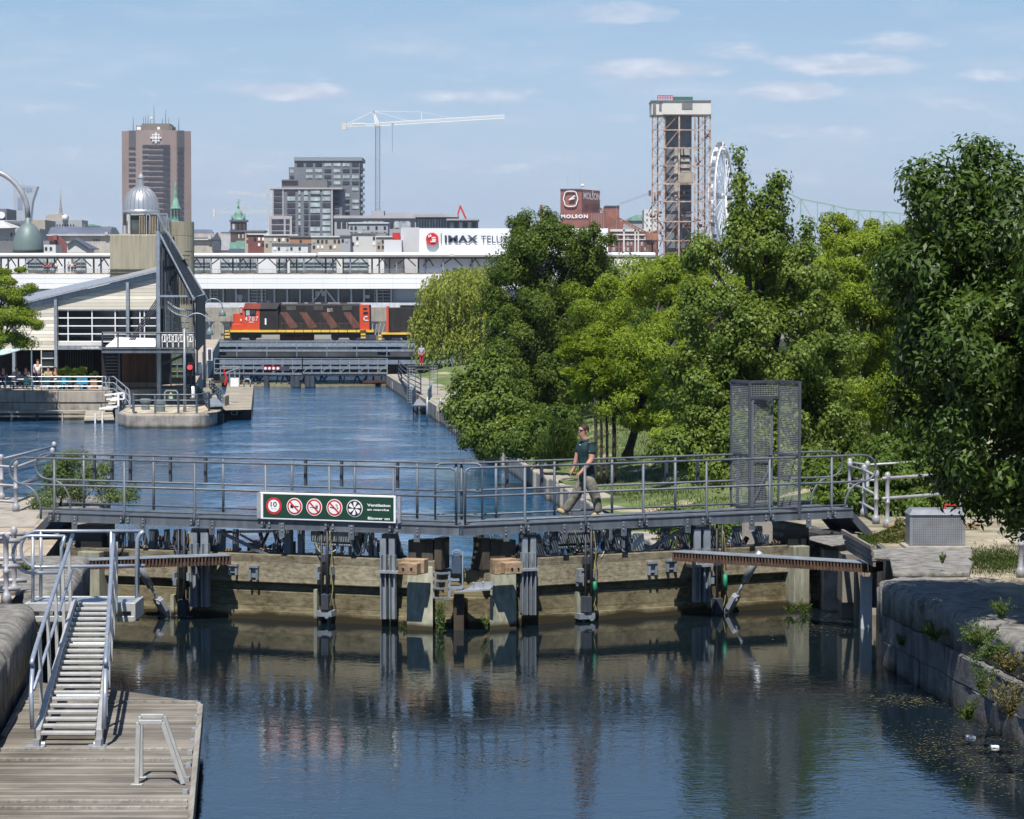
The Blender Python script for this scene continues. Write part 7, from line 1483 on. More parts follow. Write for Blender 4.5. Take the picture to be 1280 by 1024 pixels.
for i in range(7):
    v0, v1 = lv[i], lv[i + 1]; bays = [(815.5, 830.5), (830.5, 848.8), (868.5, 887.5)]
    for k, (ua, ub) in enumerate(bays):
        b.bar(P(ua, v1, Yr), P(ub, v0, Yr), .26); 
        if k != 1: b.bar(P(ua, v0, Yr), P(ub, v1, Yr), .22); b.bar(P(ua + 3, v1, Yr + 14), P(ub + 2, v0, Yr + 14), .2); b.bar(P((ua + ub) / 2, v0, Yr), P((ua + ub) / 2, v1, Yr), .22); b.bar(P(ua, (v0 + v1) / 2, Yr), P(ub, (v0 + v1) / 2, Yr), .22)
b.build('bracing', rcol, rt_)
rr = random.Random(2); b = MB()
for k in range(55):
    u = rr.uniform(808, 886); v = rr.uniform(238, 318) if u < 835 or rr.random() < .6 else rr.uniform(160, 300)
    if u < 813 and v > 300: continue
    b.bar(P(u, v, Yr + rr.uniform(-2, 8)), P(u + rr.uniform(-9, 9), v + rr.uniform(-12, 12), Yr + rr.uniform(-2, 8)), rr.uniform(.2, .6))
for k in range(26): u = rr.uniform(808, 885); v = rr.uniform(262, 315); b.pb(u, v, u + rr.uniform(2, 8), v + rr.uniform(1, 4), Yr + rr.uniform(0, 6), 2)
b.build('machinery', mat('rust_dark', (.20, .10, .07), .9, 0, .5, .3), rt_)
b = MB(); lattice(b, P(749, 261, Yr), P(812, 294, Yr), .9, 16, .22); b.pb(808, 291, 822, 300, Yr - 1, 4); b.build('conveyor_arm', mat('rust_arm', (.33, .15, .09), .9, 0, .3, .3), rt_)
b = MB(); b.bar(P(812, 243, Yr), P(768, 258, Yr), .08); b.bar(P(812, 241, Yr), P(775, 254, Yr), .08); b.build('cable', bridge_dark, rt_)
b = MB(); b.pb(811, 238, 814, 245, Yr - 1, 2); b.pb(822, 239, 826, 244, Yr - 1, 2); b.pb(808, 300, 818, 316, Yr, 5); b.build('head_gear', MT['rust_dark'], rt_)
# Ferris wheel (seen nearly edge on)
Yw = 1450; fw = thing('ferris_wheel', 'large white Ferris wheel seen almost edge on, right of the rusty tower', 'Ferris wheel', tuple(P(900, 360, Yw)))
cw = P(901, 245, Yw); Rw = 61 / F * Yw; th = math.acos(15.5 / 61.); ax = Vector((math.cos(th), math.sin(th), 0)); az = Vector((0, 0, 1)); nx_ = Vector((math.sin(th), -math.cos(th), 0))
def wp(a, r, o=0.): return cw + ax * (r * math.cos(a)) + az * (r * math.sin(a)) + nx_ * o
b = MB(); n = 60
for o in (-1.7, 1.7):
    b.tube([wp(2 * math.pi * k / n, Rw, o) for k in range(n + 1)], .42, 5); b.tube([wp(2 * math.pi * k / n, Rw * .93, o) for k in range(n + 1)], .26, 5)
for k in range(n): a = 2 * math.pi * k / n; b.bar(wp(a, Rw, -1.7), wp(a, Rw, 1.7), .3); b.bar(wp(a, Rw * .93, 1.7), wp(a + .1, Rw, -1.7), .2)
b.build('rim', white, fw)
b = MB()
for k in range(42): a = 2 * math.pi * k / 42; b.bar(wp(a, 1.2, 2.2 if k % 2 else -2.2), wp(a, Rw * .93, 1.7 if k % 2 else -1.7), .22)
b.build('spoke', white, fw)
b = MB(); b.lathe(cw - nx_ * 2.6, [(1.6, 0), (1.6, 5.2)], 16, tuple(nx_)); b.build('hub', offwhite, fw)
for s_ in (-1, 1):
    for q in (-1, 1):
        b = MB(); b.tube([cw + nx_ * s_ * 2.6, Vector((cw.x, cw.y, 0)) + nx_ * s_ * 9 + ax * q * 10], .8, 8); b.build('leg', white, fw)
for k in range(42):
    a = 2 * math.pi * k / 42; c = wp(a, Rw + 1.7); b = MB(); b.box(c.x - 1.0, c.x + 1.0, c.y - 1.0, c.y + 1.0, c.z - 1.1, c.z + 1.0); b.build('gondola', [white, SK3][k % 2] if k % 3 else SK3, fw, bevel=.25)
# distant green bridge
Yj = 3400; jb = thing('cantilever_bridge', 'pale green steel truss bridge fading behind the trees on the right', 'bridge', tuple(P(1060, 300, Yj)))
top = [(900, 283), (920, 262), (942, 240), (960, 232), (981, 240), (1001, 249), (1022, 253), (1042, 257), (1058, 261), (1073, 263), (1088, 264), (1105, 265), (1125, 267), (1160, 268), (1200, 269), (1250, 270), (1300, 272)]
b = MB(); jg = mat('bridge_green', (.24, .40, .33), .7)
for i in range(len(top) - 1): b.bar(P(*top[i], Yj), P(*top[i + 1], Yj), 1.8); b.bar(P(top[i][0], 285, Yj), P(top[i + 1][0], 285, Yj), 1.8)
for i, (u, v) in enumerate(top): b.bar(P(u, v, Yj), P(u, 285, Yj), 1.6 if i % 2 else 1.1)
for i in range(len(top) - 1): b.bar(P(top[i][0], top[i][1] if i % 2 else 285, Yj), P(top[i + 1][0], 285 if i % 2 else top[i + 1][1], Yj), .9)
b.build('truss', jg, jb)
gr = bldg('harbour_shed', 'low grey shed roof glimpsed between the tree crowns at the right', 1056, 286, 1078, 900, 10, SK3)
b = MB(); b.pb(1000, 318, 1110, 340, 700, 6, zb=-.2); b.pb(640, 330, 1000, 345, 620, 6, zb=-.2); x = thing('pale_shed', 'long pale shed roof glimpsed through the tree tops', 'building', tuple(P(900, 340, 620))); b.build('wall', SKw, x)
# ================================================================ FOLIAGE
def leaves_mesh(name, C, D, size, width, m, parent=None, rng=None, droop=.25, loc=None, facing=False):
    """C centres (n,3), D leaf direction (n,3); each leaf its own folded rhombus"""
    n = len(C); rng = rng or np.random.default_rng(1)
    D = D / (np.linalg.norm(D, axis=1, keepdims=True) + 1e-9)
    F1 = D.copy()
    if facing:      # D is the way the blade faces: turn it into a direction along the blade
        t = rng.normal(size=(n, 3)) + np.array([0, 0, -.5]); D = t - D * (t * D).sum(1, keepdims=True); D /= (np.linalg.norm(D, axis=1, keepdims=True) + 1e-9); Sx = np.cross(D, F1)
    r = rng.normal(size=(n, 3)); S = Sx if facing else np.cross(D, r); S /= (np.linalg.norm(S, axis=1, keepdims=True) + 1e-9); Nn = np.cross(S, D)
    s = size * rng.uniform(.65, 1.3, (n, 1)); w = s * width
    base = C - D * s * .5; tip = C + D * s * .5 - np.array([0, 0, 1]) * s * droop * .4
    l = C + S * w * .5 + Nn * s * .07 - D * s * .06; r_ = C - S * w * .5 + Nn * s * .07 - D * s * .06
    V = np.stack([base, l, tip, r_], 1).reshape(-1, 3)
    o0 = np.array(parent_loc(parent) if parent else (loc or (0, 0, 0))); V = V - o0
    me = bpy.data.meshes.new(name); me.vertices.add(4 * n); me.vertices.foreach_set('co', V.ravel().astype(np.float32))
    me.loops.add(4 * n); me.loops.foreach_set('vertex_index', np.arange(4 * n, dtype=np.int32)); me.polygons.add(n)
    me.polygons.foreach_set('loop_start', np.arange(0, 4 * n, 4, dtype=np.int32)); me.polygons.foreach_set('loop_total', np.full(n, 4, dtype=np.int32))
    me.update(calc_edges=True); me.materials.append(m); o = bpy.data.objects.new(name, me); COL.objects.link(o)
    if parent: o.parent = parent
    else: o.location = tuple(o0)
    return o
def crown_points(ells, n, rng, clump=.3, cmin=0, flat=1.0):
    """ells: (centre, (rx, ry, rz)); leaves gather in clumps spread through the envelope, biased outward"""
    vol = np.array([e[1][0] * e[1][1] * e[1][2] for e in ells]) ** .62; vol = vol / vol.sum(); P_, D_, cents = [], [], []
    for (c, r), f in zip(ells, vol):
        c = np.array(c); r = np.array(r); k = max(5, int(14 * f * len(ells) + 8)); k = int(k * (.3 / clump) ** 1.4); m = int(n * f)
        d = rng.normal(size=(k, 3)); d /= np.linalg.norm(d, axis=1, keepdims=True); q = d * rng.uniform(.25, 1, (k, 1)) ** .5
        cc = c + q * r * .9; cents += [tuple(x) for x in cc]
        idx = rng.integers(0, k, m); cr = clump * r.mean() * rng.uniform(.6, 1.35, k); cr = np.maximum(cr, 2.6 * cmin)
        g = rng.normal(size=(m, 3)); g /= np.linalg.norm(g, axis=1, keepdims=True); g *= rng.uniform(0, 1, (m, 1)) ** .45 * cr[idx][:, None]; g[:, 2] *= flat
        p = cc[idx] + g; P_.append(p)
        out = (p - c) / r; dd = out * .6 + g / (cr[idx][:, None] + 1e-6) * .75 + rng.normal(size=(m, 3)) * .42; dd[:, 2] += .35; D_.append(dd)
    return np.concatenate(P_), np.concatenate(D_), cents
def pe(u, v, Y, ru, rv, dy=1.0):
    c = P(u, v, Y); k = Y / F; return (tuple(c), (ru * k, ru * k * dy, rv * k))
def tree(name, label, ells, base, n, size, m, width=.5, clump=.3, seed=1, trunk_r=.15, group=None, flat=1.0, limbs=14, cat='tree', bk=None):
    rng = np.random.default_rng(seed); root = thing(name, label, cat, tuple(base), group)
    C, D, cents = crown_points(ells, n, rng, clump, size, flat)
    leaves_mesh('crown', C, D, size, width, m, root, rng, facing=True)
    b = MB(); base = Vector(base); rr = random.Random(seed); top = Vector(max(ells, key=lambda e: e[0][2])[0]); low = Vector(min(ells, key=lambda e: e[0][2])[0])
    mid = base.lerp(top, .45) + Vector((rr.uniform(-.2, .2), rr.uniform(-.2, .2), 0))
    tp = smooth_path([base, base.lerp(mid, .5) + Vector((rr.uniform(-.1, .1), 0, 0)), mid, top], 5); k = len(tp); b.tube(tp, [trunk_r * (1 - .85 * i / (k - 1)) + (.35 * trunk_r if i == 0 else 0) for i in range(k)], 9)
    for c, r in ells:
        c = Vector(c); a = tp[min(k - 1, int(k * rr.uniform(.25, .6)))]; b.tube(smooth_path([a, a.lerp(c, .5) + Vector((0, 0, .15 * (c - a).length)), c], 4), trunk_r * .45, 6, trunk_r * .12)
    for _ in range(limbs * 3):
        c = Vector(cents[rr.randrange(len(cents))]); e = min(ells, key=lambda e: (Vector(e[0]) - c).length); a = Vector(e[0]); b.tube([a, a.lerp(c, .5) + Vector((0, 0, .06)), c], trunk_r * .16, 5, trunk_r * .04)
    b.build('trunk', bk or bark, root, smooth=True); return root
def zg(u, v): return None
# --- big tree, right foreground
Y6 = 40.0
tree('ash_tree', 'large dark green leafy tree filling the right edge, nearest the camera', [pe(1262, 300, Y6, 120, 110, 1.5), pe(1175, 260, Y6 - .5, 55, 70), pe(1232, 225, Y6, 58, 46), pe(1165, 345, Y6 - .6, 75, 60), pe(1345, 265, Y6, 80, 72), pe(1215, 430, Y6 - .4, 110, 80, 1.8), pe(1130, 325, Y6, 42, 26), pe(1340, 420, Y6, 120, 110, 1.8), pe(1185, 500, Y6 - .4, 80, 60, 1.8), pe(1245, 560, Y6 - .6, 95, 70, 1.6), pe(1212, 610, Y6 - .5, 55, 42), pe(1290, 630, Y6 - .5, 90, 55), pe(1370, 560, Y6, 110, 110, 1.6), pe(1450, 430, 37.5, 160, 160, 1.5), pe(1345, 350, 37, 90, 100, 1.3), pe(1300, 480, Y6 - .8, 100, 90), pe(1150, 395, 41.6, 54, 75, 1.1), pe(1158, 235, Y6, 32, 34), pe(1120, 350, 41.4, 34, 36), pe(1215, 190, Y6, 24, 26), pe(1195, 480, 41.6, 66, 70, 1.2), pe(1250, 420, 38.6, 70, 80, 1.2), pe(1275, 380, Y6 + .3, 130, 100)],
     G(1365, 735, QZ), 92000, .125, leafA, .42, .26, 3, .22, limbs=20)
b = None
# --- poplar with two spires
tree('poplar_tree', 'poplar with two leafy spires rising above the wire cage in the middle right', [pe(930, 265, 72, 17, 34), pe(926, 225, 72, 9, 28), pe(923, 196, 72, 4, 14), pe(950, 262, 72, 12, 22), pe(972, 225, 72, 10, 22), pe(968, 262, 72, 18, 30), pe(945, 305, 72, 60, 42), pe(880, 320, 72, 30, 28), pe(1000, 350, 72, 55, 48), pe(900, 395, 71, 62, 55), pe(965, 430, 71, 85, 70), pe(1035, 430, 72, 50, 60), pe(880, 480, 71, 62, 60), pe(1000, 520, 71, 75, 65), pe(920, 550, 70.5, 85, 55), pe(855, 560, 70.5, 50, 35), pe(1050, 560, 71, 45, 50), pe(1012, 345, 72, 14, 24), pe(1008, 290, 72, 8, 18), pe(895, 585, 70, 52, 20), pe(990, 580, 70, 60, 24)],
     (P(950, 600, 72).x, 72, .6), 92000, .112, leafP, .62, .24, 5, .18, limbs=20)
# --- locusts and dense trees of the right bank
tree('locust_tree', 'bright yellow-green locust tree spreading above the four dark trunks', [pe(790, 430, 92, 75, 50), pe(860, 400, 94, 60, 60), pe(835, 350, 96, 55, 30), pe(900, 360, 95, 60, 34), pe(760, 380, 95, 60, 40), pe(800, 500, 91, 75, 36), pe(870, 500, 92, 60, 50), pe(745, 480, 91, 40, 30), pe(820, 450, 90, 80, 50), pe(850, 340, 97, 50, 22), pe(850, 540, 89, 62, 28), pe(805, 520, 90, 32, 22)],
     (P(758, 580, 89).x + .8, 91, .6), 125000, .115, leafL, .42, .26, 7, .17, flat=.75)
tree('locust_tree', 'yellow-green locust tree between the poplar and the big dark tree, below the distant bridge', [pe(1075, 330, 84, 60, 45), pe(1045, 290, 85, 34, 24), pe(1100, 300, 85, 50, 26), pe(1130, 380, 84, 70, 60), pe(1065, 420, 83, 60, 55), pe(1110, 480, 83, 80, 60), pe(1150, 300, 86, 50, 30), pe(1090, 380, 83, 70, 60), pe(1070, 520, 83, 60, 40)],
     (P(1110, 600, 84).x, 84, .9), 95000, .115, leafL, .42, .26, 8, .17, flat=.75)
tree('leafy_tree', 'tall dense green tree in front of the cinema lettering, behind the man', [pe(690, 330, 128, 80, 55), pe(672, 288, 128, 42, 26), pe(730, 300, 128, 40, 24), pe(648, 330, 129, 28, 28), pe(645, 385, 127, 42, 38), pe(700, 400, 126, 80, 50), pe(662, 440, 126, 62, 48), pe(740, 350, 129, 55, 45), pe(700, 470, 126, 70, 45), pe(655, 505, 125, 65, 35), pe(626, 340, 128, 18, 16), pe(618, 385, 128, 24, 34), pe(640, 420, 127, 34, 40)],
     (P(690, 560, 126).x, 126, .4), 125000, .145, leafD, .5, .25, 9, .25)
tree('birch_like_tree', 'pale-leaved small tree leaning over the canal edge left of the bank', [pe(615, 470, 116, 38, 32), pe(595, 515, 115, 32, 36), pe(630, 520, 115, 42, 38), pe(585, 485, 116, 18, 28), pe(610, 548, 114, 36, 24), pe(655, 545, 113, 38, 26), pe(570, 512, 116, 15, 18)],
     (P(612, 575, 114).x, 114.5, -.4), 30000, .17, leafP, .62, .25, 10, .12)
tree('shrub', 'rounded leafy shrub on the bank between the small tree and the tall grass', [pe(668, 548, 100, 40, 28), pe(640, 560, 101, 30, 18), pe(700, 530, 103, 30, 22)], (P(668, 582, 99).x, 99.5, -.3), 13000, .15, leafB, .5, .3, 12, .06, cat='shrub')
for i, (u, v, Y, ru, rv, m, lb_) in enumerate([(800, 360, 150, 90, 45, leafL, 'green tree crown in the back row below the rusty tower'), (1000, 330, 160, 90, 40, leafL, 'green tree crown in the back row under the distant green bridge'), (740, 430, 140, 100, 70, leafB, 'dark tree in the back row behind the dense middle tree'), (900, 440, 130, 100, 80, leafB, 'dark tree in the back row behind the poplar'), (1060, 470, 125, 100, 90, leafB, 'dark tree in the back row right of the poplar'), (1180, 400, 120, 90, 110, leafB, 'dark tree in the back row behind the big right-hand tree')]):
    tree('park_tree', lb_, [pe(u, v, Y, ru, rv), pe(u - ru * .5, v + rv * .6, Y, ru * .6, rv * .7), pe(u + ru * .5, v + rv * .7, Y, ru * .6, rv * .7), pe(u, v + rv, Y, ru * .8, rv * .6)], (P(u, 500, Y).x, Y, .9), 26000, .22, m, .5, .3, 20 + i, .2, 'trees in the back row of the park', flat=.6)
tree('locust_tree', 'feathery bright green tree reaching in from the left edge over the café terrace', [pe(12, 345, 149, 30, 12), pe(20, 370, 149, 38, 11), pe(8, 395, 149, 45, 13), pe(32, 398, 148, 24, 8), pe(2, 425, 149, 40, 14), pe(-30, 380, 149, 40, 50), pe(38, 358, 149, 9, 5), pe(45, 405, 148, 14, 5)], (P(-35, 480, 149).x, 155, ZC), 42000, .15, leafL, .4, .5, 31, .15, flat=.45)
# under-storey at the right behind the quay rails
tree('shrub', 'broad leafy thicket behind the pale quay rails on the right', [pe(1100, 590, 60, 55, 26), pe(1160, 600, 59.5, 55, 28), pe(1050, 600, 60, 40, 26), pe(1130, 560, 62, 60, 26), pe(1080, 622, 59, 60, 16), pe(1160, 628, 58.6, 60, 14), pe(1230, 600, 60, 60, 34)], (P(1120, 650, 60).x, 60.5, .9), 34000, .12, leafB, .5, .25, 40, .05, cat='shrub', flat=.6)
tree('shrub', 'low leafy growth under the right gate leaf behind the steel posts', [pe(850, 655, 62, 40, 22), pe(905, 665, 62, 40, 22), pe(955, 650, 61, 26, 22), pe(870, 690, 60, 50, 14)], (P(890, 700, 61).x, 61, .2), 12000, .10, leafB, .5, .3, 41, .04, cat='shrub')
tree('shrub', 'loose light green shrub growing at the corner of the left quay behind the looped handrail', [pe(70, 600, 60, 26, 30), pe(105, 605, 60, 32, 24), pe(50, 625, 59.5, 22, 14), pe(145, 615, 60, 34, 14), pe(95, 575, 60, 20, 12), pe(85, 580, 60, 14, 20), pe(120, 590, 60, 22, 14)], (P(75, 636, 60).x, 60, QZ), 9500, .075, leafS, .32, .42, 42, .03, cat='shrub', limbs=26)
for p, (u, v) in zip(PL, ((83, 466), (100, 467), (117, 470))):
    rng = np.random.default_rng(u); C, D, _ = crown_points([pe(u, v, 155.5, 10 if u < 110 else 5, 8 if u < 110 else 5)], 1500, rng, .4); leaves_mesh('foliage', C, D, .16, .45, leafB, p, rng)
# --- weeping willow
wl = thing('willow_tree', 'yellow-green weeping willow hanging in front of the second locomotive', 'tree', tuple(P(580, 470, 228)))
rng = np.random.default_rng(77); n = 1300; YW = 228.; kw = YW / F; Cs, Ds = [], []
for (u, v, ru, rv, m_) in ((575, 365, 52, 32, 420), (545, 405, 32, 35, 260), (605, 400, 50, 45, 300), (570, 430, 52, 34, 300), (530, 395, 14, 12, 60), (600, 345, 30, 14, 80)):
    c = np.array(P(u, v, YW)); r = np.array([ru * kw, ru * kw, rv * kw])
    for _ in range(m_):
        d = rng.normal(size=3); d /= np.linalg.norm(d); d[2] = abs(d[2]) * 1.0 if rng.random() < .8 else d[2]; p = c + d * r * rng.uniform(.6, 1); L = rng.uniform(1.0, 3.6); k = int(L / .10)
        t = np.arange(k)[:, None] * .10; drift = d * np.array([1, 1, 0]) * .35
        q = p + drift * np.minimum(t, .9) + np.array([0, 0, -1]) * np.maximum(0, t - .25) + rng.normal(size=(k, 3)) * .07
        Cs.append(q); dd = rng.normal(size=(k, 3)) * .5 + np.array([0, 0, -1]) + d * .4; Ds.append(dd)
leaves_mesh('crown', np.concatenate(Cs), np.concatenate(Ds), .34, .3, leafW, wl, rng, 0)
b = MB(); bs = Vector((P(585, 470, YW).x, YW, -.2)); tp = smooth_path([bs, bs + Vector((-.3, 0, 2.5)), Vector(P(580, 385, YW)), Vector(P(575, 350, YW))], 5); b.tube(tp, .45, 9, .08)
for u, v in ((545, 400), (610, 395), (570, 375), (600, 350), (530, 390)): b.tube(smooth_path([tp[7], tp[7].lerp(P(u, v, YW), .5) + Vector((0, 0, .5)), P(u, v, YW)], 4), .16, 6, .04)
b.build('trunk', bark, wl, smooth=True)
# four dark trunks of the grove
for i, (u, w, v0) in enumerate([(744.5, 5, 575), (751.5, 4, 575), (758.5, 4, 574), (767.5, 6, 576)]):
    r = thing('grove_tree', 'dark bare trunk behind the man, %s of four under the bright crown' % ('first from the left', 'second from the left', 'third from the left', 'rightmost')[i], 'tree', tuple(P(u, v0, 90 + i * .3)), 'trunks of the grove behind the man'); Y = 90 + i * .3
    b = MB(); q = P(u, v0, Y); q.z = 0; b.tube(smooth_path([q - Vector((0, 0, .3)), P(u + .5, 545, Y), P(u - .5, 515, Y), P(u + 3 * (i - 1.5), 470, Y)], 4), w / 2 * Y / F, 9, w / 3.2 * Y / F); b.build('trunk', bark, r, smooth=True)
    rg = np.random.default_rng(50 + i); C, D, _ = crown_points([pe(u + 12 * (i - 1.5), 470, Y, 26, 26), pe(u + 20 * (i - 1.5), 440, Y + 1, 26, 20)], 3500, rg, .4, flat=.5); leaves_mesh('crown', C, D, .15, .42, leafL, r, rg)
# ---------------------------------------------------------------- grass and weeds
def blades(name, pts, h, w, m, label, cat, seed=1, lean=.3, parent=None, kind=None, group=None):
    rng = np.random.default_rng(seed); pts = np.array(pts, float); n = len(pts); hh = h * rng.uniform(.5, 1.2, (n, 1)); a = rng.uniform(0, 6.28, n); ld = np.stack([np.cos(a), np.sin(a), np.zeros(n)], 1) * lean * hh
    s = np.stack([-np.sin(a), np.cos(a), np.zeros(n)], 1) * w; up = np.array([0, 0, 1.]) * hh
    V = np.stack([pts - s, pts + s, pts + ld * .35 + up * .6 + s * .7, pts + ld + up, pts + ld * .35 + up * .6 - s * .7], 1).reshape(-1, 3)
    o0 = pts.mean(0); V -= o0; me = bpy.data.meshes.new(name); me.vertices.add(5 * n); me.vertices.foreach_set('co', V.ravel().astype(np.float32)); me.loops.add(5 * n); me.loops.foreach_set('vertex_index', np.arange(5 * n, dtype=np.int32)); me.polygons.add(n)
    me.polygons.foreach_set('loop_start', np.arange(0, 5 * n, 5, dtype=np.int32)); me.polygons.foreach_set('loop_total', np.full(n, 5, dtype=np.int32)); me.update(calc_edges=True); me.materials.append(m)
    o = bpy.data.objects.new(name, me); COL.objects.link(o); o.location = tuple(o0); tag(o, label, cat, group, kind); return o
rng = np.random.default_rng(5)
def scat(uv, n, z, jit=0):
    out = []
    for (u0, v0, u1, v1) in uv:
        for _ in range(n): q = G(rng.uniform(u0, u1), rng.uniform(v0, v1), z); out.append((q.x, q.y, z - .02))
    return out
blades('grass', [(q.x, q.y, QZ - .02) for q in [G(rng.normal(1245, 26), rng.normal(701, 8), QZ) for _ in range(6500)]], .07, .005, grassM, 'short patchy grass on the right quay beneath the big tree', 'grass', 2, .5, kind='stuff')
blades('grass', scat([(1072, 672, 1096, 681)], 260, QZ + .03), .13, .008, grassM, 'small tuft of bright grass on the coping at the foot of the bridge ramp', 'grass', 3, kind='stuff')
bank_pts = [(wallx(y) + d, y, zr(wallx(y) + .15 + d, y, wallx(y) + .15) - .02) for y, d in zip(rng.uniform(60, 125, 40000), rng.uniform(1.2, 14, 40000))]
blades('grass', bank_pts, .11, .008, grassM, 'rough sunlit grass covering the park slope on the right bank', 'grass', 4, .5, kind='stuff')
tg = G(697, 578, 0); tgp = [(P(u_, 575, 96).x, 96 + rng.uniform(-1.2, 1.2), -.1) for u_ in rng.normal(697, 9, 9000)]
rg = np.random.default_rng(12); C, D, _ = crown_points([pe(697, 552, 96, 20, 26), pe(686, 560, 96, 14, 18), pe(708, 558, 96, 14, 20), pe(700, 532, 96, 12, 12)], 9000, rg, .5); D = np.stack([(C[:, 0] - P(697, 552, 96).x) * .5, (C[:, 1] - 96) * .5, np.full(len(C), .9)], 1) + rg.normal(size=C.shape) * .25
tag(leaves_mesh('tall_grass', C, D, .55, .05, grassM, None, rg, .8, loc=(P(697, 552, 96).x, 96, -.3)), 'tall rounded clump of ornamental grass left of the man', 'grass clump')
# cut weeds pile on the quay left of the cabinet
rg = np.random.default_rng(8); c0 = G(1115, 676, QZ); n = 5000; a = rg.uniform(0, 6.28, n); r_ = rg.uniform(0, 1, n) ** .5
X = c0.x + .05 + .75 * r_ * np.cos(a); Yv = c0.y + .6 * r_ * np.sin(a); Zv_ = QZ + .36 * (1 - r_ ** 1.4) * rg.uniform(.6, 1, n) * (1 + .4 * np.cos(a))
o = leaves_mesh('weed_pile', np.stack([X, Yv, Zv_], 1), rg.normal(size=(n, 3)) * np.array([1, 1, .35]), .09, .25, leaf_mat('wilted', (.05, .06, .015), (.14, .15, .045), (.25, .22, .1), .1, .2), None, rg, loc=(c0.x, c0.y, QZ)); tag(o, 'heap of wilted pulled weeds on the quay left of the punched metal cabinet', 'weeds')
def weed(label, u, v, Y, hpx, n, m, size=.05, spread=.6, seed=1, group='weeds growing from walls and gates'):
    rg = np.random.default_rng(seed); c = P(u, v, Y); k = Y / F; h = hpx * k; C, D = [], []
    for s_ in range(max(4, n // 40)):
        d = np.array([rg.normal() * spread, rg.normal() * spread * .6, 1.0]); d /= np.linalg.norm(d); L = h * rg.uniform(.5, 1.15); kk = 56; t = rg.uniform(0, 1, (kk, 1))
        C.append(np.array(c) + d * t * L + rg.normal(size=(kk, 3)) * h * .05); D.append(d + rg.normal(size=(kk, 3)) * .7)
    o = leaves_mesh('weed', np.concatenate(C), np.concatenate(D), size, .35, m, None, rg, loc=tuple(c)); return tag(o, label, 'weed', group)
weed('bright green weed at the water line at the foot of the left push rod', 214, 792, 50.6, 20, 500, leafS, .05, .5, 1)
weed('bright green weed at the foot of the left middle pier', 551, 792, 48.7, 38, 900, leafS, .05, .12, 2)
weed('small dark green weed in the shade left of the left middle pier', 505, 790, 49.4, 12, 300, leafB, .045, .6, 3)
weed('little weed at the foot of the right middle pier inside the notch', 608, 785, 48.7, 18, 300, leafS, .045, .3, 4)
weed('small weed at the foot of the right pale timber post', 1007, 768, 51.6, 18, 320, leafB, .05, .4, 5)
weed('small weed left of the right pale timber post', 987, 766, 51.5, 14, 240, leafB, .05, .5, 6)
weed('yellowish bush of weeds hanging from a joint of the right wall, upper big one', 1222, 808, 36.6, 34, 1700, leafS, .045, .9, 7)
weed('dense green weed tuft left of the pale end coping on the right wall', 1245, 825, 35.9, 26, 1500, leafS, .045, 1.0, 8)
weed('dry brownish weed tuft hanging under the pale end coping', 1262, 838, 35.4, 26, 1300, dryM, .05, .9, 9)
weed('light green sprig on top of the pale end coping', 1252, 770, 36.5, 26, 600, leafS, .045, .7, 10)
weed('tall dry stems leaning out of the right wall near the photo edge', 1262, 895, 34.2, 55, 900, dryM, .05, .5, 11)
weed('thin weed halfway down the right wall, left of the dry stems', 1228, 868, 35.5, 50, 420, leafB, .05, .35, 12)
weed('dark green ivy patch on the upper part of the shaded right wall', 1168, 800, 40.7, 24, 420, leafB, .06, .5, 13)
weed('dark green weed in the middle of the shaded right wall, lower', 1127, 806, 43.2, 16, 300, leafB, .055, .6, 14)
weed('small weeds along the water line at the foot of the right wall', 1212, 900, 36.5, 28, 500, leafB, .05, .6, 15)
weed('small bright sprig standing on the middle slab of the right quay', 1178, 703, 45.6, 12, 240, leafS, .045, .5, 16)
weed('green creeper hanging down the left quay wall near the gangway', 20, 830, 39.6, 24, 420, leafS, .05, .5, 17)
weed('thin creeper lower down the left quay wall', 10, 850, 38.6, 24, 300, leafS, .05, .5, 18)
weed('green weed under the landing handrails on the left quay', 32, 716, 46.5, 16, 500, leafS, .06, .8, 19)
weed('green weed behind the gangway treads at the lock wall', 76, 800, 42.6, 30, 300, leafB, .05, .3, 20)

# ================================================================ PEOPLE
def skin(name, nodes, edges, m, parent, sub=2):
    """nodes: {key: (x, y, z, rx[, ry])}; one continuous skinned surface, first key is the root"""
    keys = list(nodes); me = bpy.data.meshes.new(name); me.from_pydata([nodes[k][:3] for k in keys], [(keys.index(a), keys.index(b)) for a, b in edges], [])
    o = bpy.data.objects.new(name, me); COL.objects.link(o); o.modifiers.new('s', 'SKIN'); s = o.modifiers.new('d', 'SUBSURF'); s.levels = sub; s.render_levels = sub
    for i, k in enumerate(keys):
        r = nodes[k][3:]; me.skin_vertices[0].data[i].radius = (r[0], r[1] if len(r) > 1 else r[0])
    me.skin_vertices[0].data[0].use_root = True
    dg = bpy.context.evaluated_depsgraph_get(); ev = o.evaluated_get(dg); me2 = bpy.data.meshes.new_from_object(ev); bpy.data.objects.remove(o)
    me2.materials.clear(); me2.materials.append(m); me2.polygons.foreach_set('use_smooth', [True] * len(me2.polygons)); me2.name = name
    o = bpy.data.objects.new(name, me2); COL.objects.link(o); o.parent = parent; return o
skinm = mat('skin', (.52, .27, .19), .55, 0, .1, 20); skin2 = mat('skin_b', (.36, .2, .14), .6, 0, .1, 20)
hairm = mat('dark_hair', (.03, .018, .012), .7, 0, .3, 30); poloM = mat('polo_green', (.012, .042, .047), .85, 0, .3, 9, bump=.03, fine=10); khaki = mat('khaki', (.19, .178, .142), .9, 0, .35, 7, bump=.04, fine=9); bootM = mat('tan_boot', (.38, .27, .15), .8, 0, .25, 12); blk = black
fig = {}
def chain(*ks): return list(zip(ks[:-1], ks[1:]))
px1 = 1 / 66.0
